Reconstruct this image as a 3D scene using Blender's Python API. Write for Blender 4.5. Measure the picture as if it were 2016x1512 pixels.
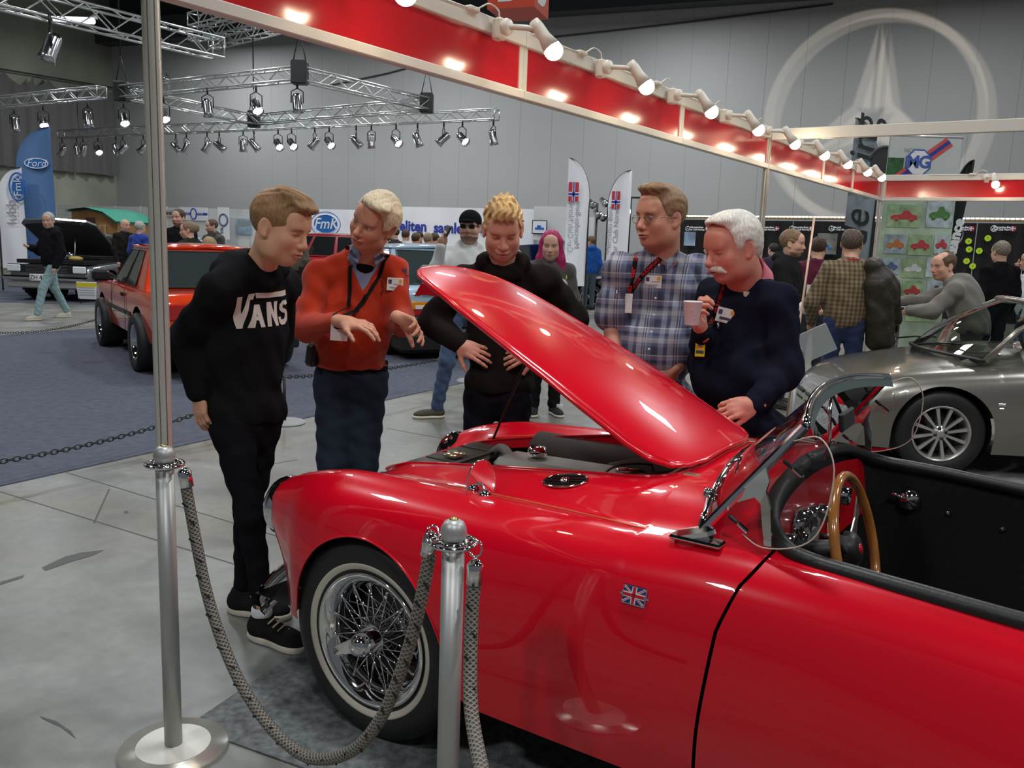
import bpy, bmesh, math, random
import numpy as np
import openvdb
from mathutils import Vector, Matrix
from mathutils.bvhtree import BVHTree

for o in list(bpy.data.objects): bpy.data.objects.remove(o)
SC = bpy.context.scene
COL = SC.collection
R = math.radians
PI = math.pi

# ---------------------------------------------------------------- camera, world, exposure
CF, CH, CP, CR = 1680.0, 1.547, R(9.36), R(2.03)
cd = bpy.data.cameras.new('camera'); cam = bpy.data.objects.new('camera', cd); COL.objects.link(cam)
cd.sensor_fit = 'HORIZONTAL'; cd.sensor_width = 36.0; cd.lens = CF / 2016 * 36.0
cd.clip_start = 0.05; cd.clip_end = 200
_f = Vector((0, math.cos(CP), -math.sin(CP))); _r0 = Vector((1, 0, 0)); _u0 = _r0.cross(_f)
_r = _r0 * math.cos(CR) + _u0 * math.sin(CR); _u = -_r0 * math.sin(CR) + _u0 * math.cos(CR)
_m = Matrix((( _r.x, _u.x, -_f.x, 0), (_r.y, _u.y, -_f.y, 0), (_r.z, _u.z, -_f.z, CH), (0, 0, 0, 1)))
cam.matrix_world = _m
SC.camera = cam

def ray(px, py): return _f + _r * ((px - 1008) / CF) - _u * ((py - 756) / CF)
def at(px, py, Y):
    "the point on the line of sight through a photo pixel at distance Y into the hall"
    d = ray(px, py); return Vector((0, 0, CH)) + d * (Y / d.y)
def atz(px, py, z=0.0):
    d = ray(px, py); return Vector((0, 0, CH)) + d * ((z - CH) / d.z)

SC.view_settings.view_transform = 'Standard'; SC.view_settings.look = 'None'
SC.view_settings.exposure = 0.08; SC.view_settings.gamma = 1.0; SC.view_settings.use_curve_mapping = False
w = bpy.data.worlds.new('hall_air'); SC.world = w; w.use_nodes = True
w.node_tree.nodes['Background'].inputs[0].default_value = (0.80, 0.86, 0.95, 1)
w.node_tree.nodes['Background'].inputs[1].default_value = 0.10

def area(name, loc, size, power, color=(1, 1, 1), target=None, sy=None):
    l = bpy.data.lights.new(name, 'AREA'); l.energy = power; l.color = color; l.size = size
    if sy: l.shape = 'RECTANGLE'; l.size_y = sy
    o = bpy.data.objects.new(name, l); COL.objects.link(o); o.location = loc
    if target is not None:
        o.rotation_euler = (Vector(target) - Vector(loc)).to_track_quat('-Z', 'Y').to_euler()
    return o
def spot(name, loc, target, power, color, size=1.2, blend=.5, rad=.04):
    l = bpy.data.lights.new(name, 'SPOT'); l.energy = power; l.color = color; l.spot_size = size
    l.spot_blend = blend; l.shadow_soft_size = rad
    o = bpy.data.objects.new(name, l); COL.objects.link(o); o.location = loc
    o.rotation_euler = (Vector(target) - Vector(loc)).to_track_quat('-Z', 'Y').to_euler()
    return o

# high bay lamps under the hall ceiling; last four added to brighten back wall
HALL_POWER = 270
for (hx, hy) in [(-14, 14), (-14, 24), (-7, 8), (-7, 17), (-7, 27), (0, 3), (0, 12), (0, 20), (7, 4), (7, 13), (-6, -3), (1, -5), (9, -3), (13, 10), (-12, 33), (-4, 28.5), (4, 26), (11, 21.5)]:
    area('hall_lamp', (hx, hy, 9.0), 0.9, HALL_POWER, (0.93, 0.97, 1.0))

# ---------------------------------------------------------------- helpers
def setp(o, label=None, cat=None, group=None, kind=None):
    if label: o['label'] = label
    if cat: o['category'] = cat
    if group: o['group'] = group
    if kind: o['kind'] = kind
    return o

def empty(name, loc=(0, 0, 0), rz=0.0, label=None, cat=None, group=None, kind=None):
    o = bpy.data.objects.new(name, None); o.empty_display_size = .1; COL.objects.link(o)
    o.location = loc; o.rotation_euler = (0, 0, rz); o.parent = None
    return setp(o, label, cat, group, kind)

def link_mesh(name, me, parent=None, mats=None, **k):
    o = bpy.data.objects.new(name, me); COL.objects.link(o)
    for m in (mats or []): me.materials.append(m)
    if parent is not None: o.parent = parent
    return setp(o, k.get('label'), k.get('cat'), k.get('group'), k.get('kind'))

def wp(o, parent):
    "parent an object whose mesh is in hall coordinates under an empty that has its own place"
    o.data.transform(lmat(parent).inverted() @ lmat(o)); o.matrix_basis = Matrix.Identity(4); o.parent = parent; return o
def lmat(o):
    m = Matrix.LocRotScale(o.location, o.rotation_euler, o.scale)
    return (lmat(o.parent) @ o.matrix_parent_inverse @ m) if o.parent else m

def copy_tree(o, parent=None, kids=None):
    c = o.copy(); COL.objects.link(c)
    if parent is not None: c.parent = parent
    for ch in list(o.children): copy_tree(ch, c)
    return c

class MB:
    "collects shapes, then links them as ONE mesh object"
    def __init__(s): s.v = []; s.f = []; s.m = []; s.mi = 0; s.sm = []; s.smooth = True; s.T = None
    def mat(s, i): s.mi = i; return s
    def add(s, vs, fs, smooth=None):
        n = len(s.v)
        if s.T is not None: vs = [tuple(s.T @ Vector(v)) for v in vs]
        s.v += [tuple(v) for v in vs]
        s.f += [tuple(i + n for i in f) for f in fs]; s.m += [s.mi] * len(fs)
        s.sm += [s.smooth if smooth is None else smooth] * len(fs); return s
    def box(s, c, d, rot=None, bevel=0.0):
        hx, hy, hz = d[0] / 2, d[1] / 2, d[2] / 2; c = Vector(c)
        if bevel > 0:
            b = min(bevel, hx * .98, hy * .98, hz * .98); vs = []; idx = {}
            for sx in (-1, 1):
                for sy in (-1, 1):
                    for sz in (-1, 1):
                        for k in range(3):
                            p = [sx * hx, sy * hy, sz * hz]
                            for j in range(3):
                                if j != k: p[j] -= (sx, sy, sz)[j] * b
                            idx[(sx, sy, sz, k)] = len(vs); vs.append(p)
            fs = []
            for k in range(3):
                a, bb = (k + 1) % 3, (k + 2) % 3
                for sg in (-1, 1):
                    q = []
                    for (i, j) in ((-1, -1), (1, -1), (1, 1), (-1, 1)):
                        t = [0, 0, 0]; t[k] = sg; t[a] = i; t[bb] = j; q.append(idx[(*t, k)])
                    fs.append(q if sg > 0 else q[::-1])
            for k in range(3):
                a, bb = (k + 1) % 3, (k + 2) % 3
                for i in (-1, 1):
                    for j in (-1, 1):
                        t = [0, 0, 0]; t[a] = i; t[bb] = j; t1 = t[:]; t1[k] = -1; t2 = t[:]; t2[k] = 1
                        q = [idx[(*t1, a)], idx[(*t2, a)], idx[(*t2, bb)], idx[(*t1, bb)]]
                        fs.append(q if i * j > 0 else q[::-1])
            for sx in (-1, 1):
                for sy in (-1, 1):
                    for sz in (-1, 1):
                        q = [idx[(sx, sy, sz, k)] for k in range(3)]
                        fs.append(q if sx * sy * sz > 0 else q[::-1])
        else:
            vs = [(x * hx, y * hy, z * hz) for z in (-1, 1) for y in (-1, 1) for x in (-1, 1)]
            fs = [(0, 2, 3, 1), (4, 5, 7, 6), (0, 1, 5, 4), (2, 6, 7, 3), (0, 4, 6, 2), (1, 3, 7, 5)]
        M = rot if rot is not None else Matrix.Identity(3)
        return s.add([c + M @ Vector(v) for v in vs], fs, False)
    def beam(s, a, b, w, h, up=(0, 0, 1), bevel=0.0):
        a = Vector(a); b = Vector(b); x = (b - a); L = x.length; x.normalize()
        up = Vector(up); y = up.cross(x)
        if y.length < 1e-4: y = Vector((0, 1, 0)).cross(x)
        y.normalize(); z = x.cross(y)
        M = Matrix((x, y, z)).transposed()
        return s.box((a + b) / 2, (L, w, h), M, bevel)
    def ring(s, c, n, r, seg, ref=None):
        n = Vector(n).normalized(); t = Vector(ref) if ref is not None else Vector((0, 0, 1))
        if abs(n.dot(t)) > .98: t = Vector((1, 0, 0))
        a = n.cross(t).normalized(); b = n.cross(a)
        return [Vector(c) + a * (r * math.cos(2 * PI * i / seg)) + b * (r * math.sin(2 * PI * i / seg)) for i in range(seg)]
    def tube(s, pts, r, seg=10, caps=True, closed=False):
        pts = [Vector(p) for p in pts]; n = len(pts); rs = r if isinstance(r, (list, tuple)) else [r] * n
        vs = []; ref = None
        for i, p in enumerate(pts):
            if closed: t = pts[(i + 1) % n] - pts[i - 1]
            else: t = pts[min(i + 1, n - 1)] - pts[max(i - 1, 0)]
            if t.length < 1e-9: t = Vector((0, 0, 1))
            t.normalize()
            if ref is None:
                ref = Vector((0, 0, 1)) if abs(t.z) < .9 else Vector((1, 0, 0))
                ref = (ref - t * ref.dot(t)).normalized()
            else:
                ref = ref - t * ref.dot(t)
                ref = ref.normalized() if ref.length > 1e-6 else t.orthogonal().normalized()
            b = t.cross(ref)
            for k in range(seg):
                a = 2 * PI * k / seg; vs.append(p + (ref * math.cos(a) + b * math.sin(a)) * rs[i])
        fs = []
        for i in range(n if closed else n - 1):
            j = (i + 1) % n
            for k in range(seg):
                k2 = (k + 1) % seg; fs.append((i * seg + k, i * seg + k2, j * seg + k2, j * seg + k))
        if caps and not closed:
            fs.append(tuple(range(seg))[::-1]); fs.append(tuple((n - 1) * seg + k for k in range(seg)))
        return s.add(vs, fs)
    def cyl(s, a, b, r, seg=16, r2=None):
        return s.tube([a, b], [r, r if r2 is None else r2], seg)
    def lathe(s, prof, c=(0, 0, 0), axis=(0, 0, 1), seg=32, closed=False):
        "prof: (radius, height) pairs about the axis"
        n = Vector(axis).normalized(); t = Vector((0, 0, 1)) if abs(n.z) < .9 else Vector((1, 0, 0))
        a = n.cross(t).normalized(); b = n.cross(a); c = Vector(c); vs = []
        for (r, h) in prof:
            for i in range(seg):
                g = 2 * PI * i / seg; vs.append(c + n * h + (a * math.cos(g) + b * math.sin(g)) * max(r, 1e-5))
        fs = []; m = len(prof)
        for j in range(m if closed else m - 1):
            j2 = (j + 1) % m
            for i in range(seg):
                i2 = (i + 1) % seg; fs.append((j * seg + i, j2 * seg + i, j2 * seg + i2, j * seg + i2))
        return s.add(vs, fs)
    def ell(s, c, r, rot=None, seg=16, rings=10):
        c = Vector(c); M = rot if rot is not None else Matrix.Identity(3)
        r = (r, r, r) if not hasattr(r, '__len__') else r
        vs = []; fs = []
        for j in range(rings + 1):
            th = PI * j / rings
            for i in range(seg):
                ph = 2 * PI * i / seg
                vs.append(c + M @ Vector((r[0] * math.sin(th) * math.cos(ph), r[1] * math.sin(th) * math.sin(ph), r[2] * math.cos(th))))
        for j in range(rings):
            for i in range(seg):
                i2 = (i + 1) % seg; fs.append((j * seg + i, (j + 1) * seg + i, (j + 1) * seg + i2, j * seg + i2))
        return s.add(vs, fs)
    def grid(s, P, closed_u=False, flip=False):
        n = len(P); m = len(P[0]); vs = [p for row in P for p in row]; fs = []
        for i in range(n - (0 if closed_u else 1)):
            i2 = (i + 1) % n
            for j in range(m - 1):
                q = (i * m + j, i2 * m + j, i2 * m + j + 1, i * m + j + 1)
                fs.append(q[::-1] if flip else q)
        return s.add(vs, fs)
    def prism(s, poly, a, b, smooth=False):
        "poly of 3d points, swept by vector a..b offset"
        a = Vector(a); b = Vector(b); n = len(poly)
        vs = [Vector(p) + a for p in poly] + [Vector(p) + b for p in poly]
        fs = [tuple(range(n))[::-1], tuple(range(n, 2 * n))]
        s.add(vs, fs, False)
        s.add(vs, [(i, (i + 1) % n, (i + 1) % n + n, i + n) for i in range(n)], smooth)
        return s
    def quad(s, a, b, c, d): return s.add([a, b, c, d], [(0, 1, 2, 3)], False)
    def build(s, name, mats, parent=None, fix=True, hall=False, **k):
        me = bpy.data.meshes.new(name); me.from_pydata([tuple(v) for v in s.v], [], s.f)
        if not isinstance(mats, (list, tuple)): mats = [mats]
        for m in mats: me.materials.append(m)
        me.polygons.foreach_set('material_index', s.m); me.polygons.foreach_set('use_smooth', s.sm)
        if fix:
            bm = bmesh.new(); bm.from_mesh(me)
            bmesh.ops.remove_doubles(bm, verts=bm.verts, dist=1e-6)
            bmesh.ops.recalc_face_normals(bm, faces=bm.faces); bm.to_mesh(me); bm.free()
        me.update()
        o = bpy.data.objects.new(name, me); COL.objects.link(o)
        if parent is not None:
            if hall: wp(o, parent)
            else: o.parent = parent
        return setp(o, k.get('label'), k.get('cat'), k.get('group'), k.get('kind'))

# ---------------------------------------------------------------- materials
MATS = {}
def mat(name, col=(.5, .5, .5), rough=.5, metal=0.0, coat=0.0, spec=.5, emit=None, es=0.0, trans=0.0, alpha=1.0, ior=1.45,
        noise=None, bump=None, coatr=.03, sheen=0.0, vcol=False, subs=0.0):
    "noise=(scale, amount, detail) varies the colour, bump=(scale, strength, detail)"
    if name in MATS: return MATS[name]
    m = bpy.data.materials.new(name); m.use_nodes = True; nt = m.node_tree; b = nt.nodes['Principled BSDF']
    I = b.inputs; I['Base Color'].default_value = (*col, 1); I['Roughness'].default_value = rough; I['Metallic'].default_value = metal
    I['Coat Weight'].default_value = coat; I['Coat Roughness'].default_value = coatr; I['Specular IOR Level'].default_value = spec
    I['Transmission Weight'].default_value = trans; I['Alpha'].default_value = alpha; I['IOR'].default_value = ior
    I['Sheen Weight'].default_value = sheen
    if subs: I['Subsurface Weight'].default_value = subs; I['Subsurface Radius'].default_value = (1, .4, .25); I['Subsurface Scale'].default_value = .01
    if emit: I['Emission Color'].default_value = (*emit, 1); I['Emission Strength'].default_value = es
    tc = None; src = None
    if noise or bump: tc = nt.nodes.new('ShaderNodeTexCoord')
    if vcol:
        a = nt.nodes.new('ShaderNodeAttribute'); a.attribute_name = 'col'; src = a.outputs['Color']
    if noise:
        n = nt.nodes.new('ShaderNodeTexNoise'); n.inputs['Scale'].default_value = noise[0]; n.inputs['Detail'].default_value = noise[2] if len(noise) > 2 else 4
        nt.links.new(tc.outputs['Object'], n.inputs['Vector'])
        mr = nt.nodes.new('ShaderNodeMapRange'); mr.inputs[1].default_value = .3; mr.inputs[2].default_value = .7
        mr.inputs[3].default_value = 1 - noise[1]; mr.inputs[4].default_value = 1 + noise[1]
        nt.links.new(n.outputs['Fac'], mr.inputs[0])
        mx = nt.nodes.new('ShaderNodeVectorMath'); mx.operation = 'SCALE'
        if src: nt.links.new(src, mx.inputs[0])
        else: mx.inputs[0].default_value = col
        nt.links.new(mr.outputs[0], mx.inputs['Scale']); src = mx.outputs[0]
    if src: nt.links.new(src, I['Base Color'])
    if bump:
        n = nt.nodes.new('ShaderNodeTexNoise'); n.inputs['Scale'].default_value = bump[0]; n.inputs['Detail'].default_value = bump[2] if len(bump) > 2 else 3
        nt.links.new(tc.outputs['Object'], n.inputs['Vector'])
        bp = nt.nodes.new('ShaderNodeBump'); bp.inputs['Strength'].default_value = bump[1]; bp.inputs['Distance'].default_value = .01
        nt.links.new(n.outputs['Fac'], bp.inputs['Height']); nt.links.new(bp.outputs[0], I['Normal'])
    MATS[name] = m; return m

chrome = mat('chrome', (.82, .82, .83), .06, 1)
alu = mat('brushed_aluminium', (.62, .62, .60), .32, 1, bump=(300, .05))
steel = mat('steel', (.55, .55, .54), .3, 1)
white_metal = mat('white_metal', (.72, .69, .64), .35)
black_plastic = mat('black_plastic', (.015, .015, .016), .4)
black_rubber = mat('black_rubber', (.02, .02, .02), .65, bump=(60, .1))
black_paint = mat('black_paint', (.012, .012, .014), .15, coat=1)
glass_dark = mat('dark_glass', (.02, .024, .026), .04, spec=.8)
white_paint = mat('white_paint', (.8, .8, .8), .4)

def clear_glass(name, tint=(.9, .95, .93), t=.85, rough=.02):
    m = bpy.data.materials.new(name); m.use_nodes = True; nt = m.node_tree; nt.nodes.clear()
    o = nt.nodes.new('ShaderNodeOutputMaterial'); g = nt.nodes.new('ShaderNodeBsdfGlossy'); tr = nt.nodes.new('ShaderNodeBsdfTransparent')
    g.inputs['Roughness'].default_value = rough; g.inputs['Color'].default_value = (.9, .9, .9, 1); tr.inputs['Color'].default_value = (*[c * t for c in tint], 1)
    fr = nt.nodes.new('ShaderNodeFresnel'); fr.inputs['IOR'].default_value = 1.5
    ad = nt.nodes.new('ShaderNodeMath'); ad.operation = 'MULTIPLY_ADD'; ad.inputs[1].default_value = 1.2; ad.inputs[2].default_value = .03
    mx = nt.nodes.new('ShaderNodeMixShader'); nt.links.new(fr.outputs[0], ad.inputs[0]); nt.links.new(ad.outputs[0], mx.inputs[0])
    nt.links.new(tr.outputs[0], mx.inputs[1]); nt.links.new(g.outputs[0], mx.inputs[2]); nt.links.new(mx.outputs[0], o.inputs[0])
    MATS[name] = m; return m

# ---------------------------------------------------------------- splines
def spl(xs, ys, x):
    "monotone-ish cubic through control points, x may be an array"
    xs = np.asarray(xs, float); ys = np.asarray(ys, float); x = np.asarray(x, float)
    h = np.diff(xs); d = np.diff(ys) / h; m = np.zeros_like(ys)
    m[1:-1] = np.where(d[:-1] * d[1:] > 0, 2 * d[:-1] * d[1:] / np.where(np.abs(d[:-1] + d[1:]) < 1e-12, 1, d[:-1] + d[1:]), 0)
    m[0] = d[0]; m[-1] = d[-1]
    i = np.clip(np.searchsorted(xs, x) - 1, 0, len(h) - 1); t = (x - xs[i]) / h[i]; t = np.clip(t, 0, 1)
    return (1 + 2 * t) * (1 - t) ** 2 * ys[i] + t * (1 - t) ** 2 * h[i] * m[i] + t * t * (3 - 2 * t) * ys[i + 1] + t * t * (t - 1) * h[i] * m[i + 1]
def crom(P, n):
    "Catmull-Rom through points, n steps per span"
    P = [Vector(p) for p in P]; out = []
    for i in range(len(P) - 1):
        p0 = P[max(i - 1, 0)]; p1 = P[i]; p2 = P[i + 1]; p3 = P[min(i + 2, len(P) - 1)]
        for k in range(n):
            t = k / n; out.append(.5 * ((2 * p1) + (p2 - p0) * t + (2 * p0 - 5 * p1 + 4 * p2 - p3) * t * t + (3 * p1 - p0 - 3 * p2 + p3) * t ** 3))
    out.append(P[-1]); return out

# ---------------------------------------------------------------- text as mesh
def text_mesh(txt, size=1.0, depth=.0, align='CENTER', shear=0.0, bold=0.0, spacing=1.0):
    cu = bpy.data.curves.new('t', 'FONT'); cu.body = txt; cu.size = size; cu.extrude = depth; cu.align_x = align; cu.align_y = 'CENTER'
    cu.shear = shear; cu.offset = bold; cu.resolution_u = 3; cu.space_character = spacing
    ob = bpy.data.objects.new('t', cu); COL.objects.link(ob)
    bpy.context.view_layer.update()
    me = bpy.data.meshes.new_from_object(ob.evaluated_get(bpy.context.evaluated_depsgraph_get()))
    v = [tuple(x.co) for x in me.vertices]; f = [tuple(p.vertices) for p in me.polygons]
    bpy.data.objects.remove(ob); bpy.data.curves.remove(cu); bpy.data.meshes.remove(me)
    return v, f
def frame(o, x, y):
    "matrix that lays a flat drawing (x right, y up) at o"
    x = Vector(x).normalized(); y = Vector(y); y = (y - x * y.dot(x)).normalized(); z = x.cross(y)
    M = Matrix((x, y, z)).transposed().to_4x4(); M.translation = Vector(o); return M

# ---------------------------------------------------------------- solid modelling with distance fields
class SDF:
    def __init__(s): s.ops = []
    def cone(s, a, b, ra, rb=None, k=.02, mode=0):
        a = np.array(a, float); b = np.array(b, float); rb = ra if rb is None else rb
        lo = np.minimum(a - ra, b - rb); hi = np.maximum(a + ra, b + rb); ba = b - a; L = max(ba @ ba, 1e-9)
        def f(X, Y, Z):
            px, py, pz = X - a[0], Y - a[1], Z - a[2]
            t = np.clip((px * ba[0] + py * ba[1] + pz * ba[2]) / L, 0, 1)
            return np.sqrt((px - t * ba[0]) ** 2 + (py - t * ba[1]) ** 2 + (pz - t * ba[2]) ** 2) - (ra + (rb - ra) * t)
        s.ops.append((f, lo, hi, k, mode)); return s
    def ell(s, c, r, M=None, k=.02, mode=0):
        c = np.array(c, float); r = np.array(r if hasattr(r, '__len__') else (r, r, r), float)
        M = np.eye(3) if M is None else np.array(M, float)      # columns = axes
        ext = np.sqrt(((M * r) ** 2).sum(1)); lo = c - ext; hi = c + ext
        def f(X, Y, Z):
            px, py, pz = X - c[0], Y - c[1], Z - c[2]
            q = [px * M[0, i] + py * M[1, i] + pz * M[2, i] for i in range(3)]
            k0 = np.sqrt(sum((q[i] / r[i]) ** 2 for i in range(3))); k1 = np.sqrt(sum((q[i] / r[i] ** 2) ** 2 for i in range(3))) + 1e-9
            return k0 * (k0 - 1) / k1
        s.ops.append((f, lo, hi, k, mode)); return s
    def box(s, c, h, M=None, rr=.005, k=.01, mode=0):
        c = np.array(c, float); h = np.array(h, float); M = np.eye(3) if M is None else np.array(M, float)
        ext = np.abs(M * h).sum(1) + rr; lo = c - ext; hi = c + ext
        def f(X, Y, Z):
            px, py, pz = X - c[0], Y - c[1], Z - c[2]
            q = [np.abs(px * M[0, i] + py * M[1, i] + pz * M[2, i]) - h[i] + rr for i in range(3)]
            o = np.sqrt(sum(np.maximum(a, 0) ** 2 for a in q)); return o + np.minimum(np.maximum(np.maximum(q[0], q[1]), q[2]), 0) - rr
        s.ops.append((f, lo, hi, k, mode)); return s
    def half(s, p, n, k=.004, mode=1):
        "cut away everything on the side n points to"
        p = np.array(p, float); n = np.array(n, float); n = n / np.linalg.norm(n)
        def f(X, Y, Z): return -((X - p[0]) * n[0] + (Y - p[1]) * n[1] + (Z - p[2]) * n[2])
        s.ops.append((f, None, None, k, mode)); return s
    def disp(s, g):
        s.ops.append((g, None, None, 0, 3)); return s
    def field(s, f, lo, hi, k=.01, mode=0):
        s.ops.append((f, np.array(lo, float), np.array(hi, float), k, mode)); return s
    def mesh(s, vox):
        lo = np.min([o[1] for o in s.ops if o[1] is not None and o[4] == 0], axis=0) - 4 * vox - .02
        hi = np.max([o[2] for o in s.ops if o[2] is not None and o[4] == 0], axis=0) + 4 * vox + .02
        n = np.ceil((hi - lo) / vox).astype(int) + 1
        ax = [(lo[i] + vox * np.arange(n[i])).astype(np.float32) for i in range(3)]
        D = np.full(tuple(n), .2, np.float32)
        for f, a, b, k, mode in s.ops:
            if a is None: sl = [slice(None)] * 3
            else:
                m = k + 4 * vox
                i0 = np.clip(np.floor((a - m - lo) / vox).astype(int), 0, n); i1 = np.clip(np.ceil((b + m - lo) / vox).astype(int) + 1, 0, n)
                if (i1 <= i0).any(): continue
                sl = [slice(i0[i], i1[i]) for i in range(3)]
            sl = tuple(sl)
            X = ax[0][sl[0]][:, None, None]; Y = ax[1][sl[1]][None, :, None]; Z = ax[2][sl[2]][None, None, :]
            cur = D[sl]
            if mode == 3:
                D[sl] = cur + g3(f, X, Y, Z, cur); continue
            d = f(X, Y, Z).astype(np.float32)
            if mode == 0:
                if k > 0:
                    h = np.maximum(k - np.abs(cur - d), 0) / k; D[sl] = np.minimum(cur, d) - h * h * k * .25
                else: D[sl] = np.minimum(cur, d)
            else:
                e = -d if mode == 1 else d        # 1 subtract, 2 intersect
                if mode == 2 and a is not None: pass
                h = np.maximum(k - np.abs(cur - e), 0) / max(k, 1e-9); D[sl] = np.maximum(cur, e) + h * h * k * .25
        g = openvdb.FloatGrid(background=.2); g.copyFromArray(np.ascontiguousarray(D), ijk=(0, 0, 0))
        g.transform = openvdb.createLinearTransform(voxelSize=vox)
        v, q = g.convertToQuads(isovalue=0.0)
        return np.asarray(v, np.float64) + lo, np.asarray(q, np.int64)[:, ::-1]
    def build(s, name, m, vox, parent=None, hall=True, colfn=None, **k):
        v, q = s.mesh(vox); return np_mesh(name, v, q, m, parent, hall, colfn, **k)
def g3(f, X, Y, Z, cur):
    return (f(X, Y, Z) * (np.abs(cur) < .06)).astype(np.float32)
def np_mesh(name, v, q, m, parent=None, hall=True, colfn=None, mi=None, **k):
    me = bpy.data.meshes.new(name); me.vertices.add(len(v)); me.vertices.foreach_set('co', v.astype(np.float32).ravel())
    me.loops.add(q.size); me.loops.foreach_set('vertex_index', q.ravel().astype(np.int32))
    me.polygons.add(len(q)); me.polygons.foreach_set('loop_start', np.arange(0, q.size, q.shape[1], dtype=np.int32))
    me.polygons.foreach_set('use_smooth', np.ones(len(q), bool))
    for mm in (m if isinstance(m, (list, tuple)) else [m]): me.materials.append(mm)
    if mi is not None: me.polygons.foreach_set('material_index', mi.astype(np.int32))
    me.update(); me.validate()
    if colfn is not None:
        c = np.ones((len(v), 4), np.float32); c[:, :3] = colfn(v)
        a = me.color_attributes.new('col', 'FLOAT_COLOR', 'POINT'); a.data.foreach_set('color', c.ravel())
    o = bpy.data.objects.new(name, me); COL.objects.link(o)
    if parent is not None:
        if hall: wp(o, parent)
        else: o.parent = parent
    return setp(o, k.get('label'), k.get('cat'), k.get('group'), k.get('kind'))
def bvh_of(o):
    M = lmat(o); return BVHTree.FromPolygons([M @ v.co for v in o.data.vertices], [tuple(p.vertices) for p in o.data.polygons])
def wob(X, Y, Z, s, seed=0.0):
    "smooth cloth-like wobble"
    return (np.sin(X * s + 1.7 * np.sin(Z * s * .7 + seed) + seed) * np.sin(Z * s * .9 + 1.3 * np.sin(Y * s * .8 + seed * 2)) +
            .5 * np.sin((X + Y) * s * 1.9 + Z * s * 1.3 + seed * 3))
# ================================================================ THE HALL
def V2(a): return Vector((math.cos(a), math.sin(a), 0))
# node helper for the big surfaces
def nodes(m): return m.node_tree.nodes, m.node_tree.links
def concrete_floor():
    m = mat('polished_concrete', (.3, .3, .29), .35); N, L = nodes(m); b = N['Principled BSDF']
    tc = N.new('ShaderNodeTexCoord')
    mp = N.new('ShaderNodeMapping'); mp.inputs['Rotation'].default_value = (0, 0, R(33.3)); L.new(tc.outputs['Object'], mp.inputs[0])
    def noise(sc, det, dist=0.0):
        n = N.new('ShaderNodeTexNoise'); n.inputs['Scale'].default_value = sc; n.inputs['Detail'].default_value = det; n.inputs['Distortion'].default_value = dist
        L.new(mp.outputs[0], n.inputs['Vector']); return n
    a = noise(.55, 5, 1.2); c = noise(3.0, 8, .8); d = noise(16, 4)
    r = N.new('ShaderNodeValToRGB'); e = r.color_ramp.elements
    e[0].position = .28; e[0].color = (.17, .145, .105, 1); e[1].position = .72; e[1].color = (.215, .222, .212, 1)
    x = r.color_ramp.elements.new(.46); x.color = (.19, .185, .16, 1)
    L.new(a.outputs['Fac'], r.inputs[0])
    mm = N.new('ShaderNodeMix'); mm.data_type = 'RGBA'; mm.blend_type = 'OVERLAY'; mm.inputs[0].default_value = .62
    L.new(r.outputs[0], mm.inputs[6]); L.new(c.outputs['Fac'], mm.inputs[7])
    m2 = N.new('ShaderNodeMix'); m2.data_type = 'RGBA'; m2.blend_type = 'OVERLAY'; m2.inputs[0].default_value = .25
    L.new(mm.outputs[2], m2.inputs[6]); L.new(d.outputs['Fac'], m2.inputs[7]); L.new(m2.outputs[2], b.inputs['Base Color'])
    mr = N.new('ShaderNodeMapRange'); mr.inputs[3].default_value = .22; mr.inputs[4].default_value = .5
    L.new(c.outputs['Fac'], mr.inputs[0]); L.new(mr.outputs[0], b.inputs['Roughness'])
    return m
fl = MB(); fl.quad((-30, -12, 0), (30, -12, 0), (30, 46, 0), (-30, 46, 0)); fl.build('floor', concrete_floor(), kind='structure')
UV = Vector((.836, -.5486, 0)); VV = Vector((.5486, .836, 0))     # the hall's two main directions
groove = mat('floor_joint', (.10, .10, .09), .8)
g = MB()
for (p, q) in [((0, 968), (620, 1160)), ((130, 930), (560, 1060)), ((215, 963), (185, 1030)), ((760, 843), (960, 880)), ((585, 905), (470, 925))]:
    a = atz(*p); b = atz(*q); g.beam(a + Vector((0, 0, .0006)), b + Vector((0, 0, .0006)), .010, .001)
g.build('trim_1', groove, kind='structure')
g = MB()
for P in ([(82, 1118), (128, 1096), (160, 1088), (206, 1083), (180, 1095), (140, 1106), (90, 1124)], [(0, 1146), (48, 1132), (44, 1138), (0, 1152)], [(243, 1008), (250, 1005), (254, 1009), (246, 1011)], [(78, 1410), (110, 1420), (140, 1440), (150, 1455), (120, 1432), (85, 1416)]):
    n0 = len(g.v); g.add([atz(*q) + Vector((0, 0, .0012)) for q in P], [tuple(range(len(P)))], False)
g.build('trim_7', mat('floor_stain', (.085, .083, .078), .6), kind='structure')
BA = R(-21.5); BD = V2(BA); BN = Vector((BD.y, -BD.x, 0))        # back wall direction, normal into the hall
BC = Vector((-17.9, 38.8, 0))
if BN.y > 0: BN = -BN
wallmat = mat('grey_wall_panels', (.40, .402, .395), .85)
wl = MB(); e = BC + BD * 46
wl.quad(BC, e, e + Vector((0, 0, 9.4)), BC + Vector((0, 0, 9.4)))
wl.build('wall_back', wallmat, kind='structure')
seam = mat('wall_seam', (.36, .362, .355), .85)
sm = MB()
for i in range(1, 38): p = BC + BD * (1.2 * i) + BN * .004; sm.beam(p, p + Vector((0, 0, 9.3)), .012, .004)
sm.build('trim_2', seam, kind='structure')
cb = MB(); pts = [at(1000, 82, 29), at(1190, 62, 28), at(1400, 38, 27), at(1640, 8, 26.0)]
cable_dark = mat('dark_cable', (.05, .05, .05), .6)
def onwall(px, py, off=.05):
    d = ray(px, py); c0 = Vector((0, 0, CH)); q = BC + BN * off; t = (q - c0).dot(BN) / d.dot(BN); return c0 + d * t
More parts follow.
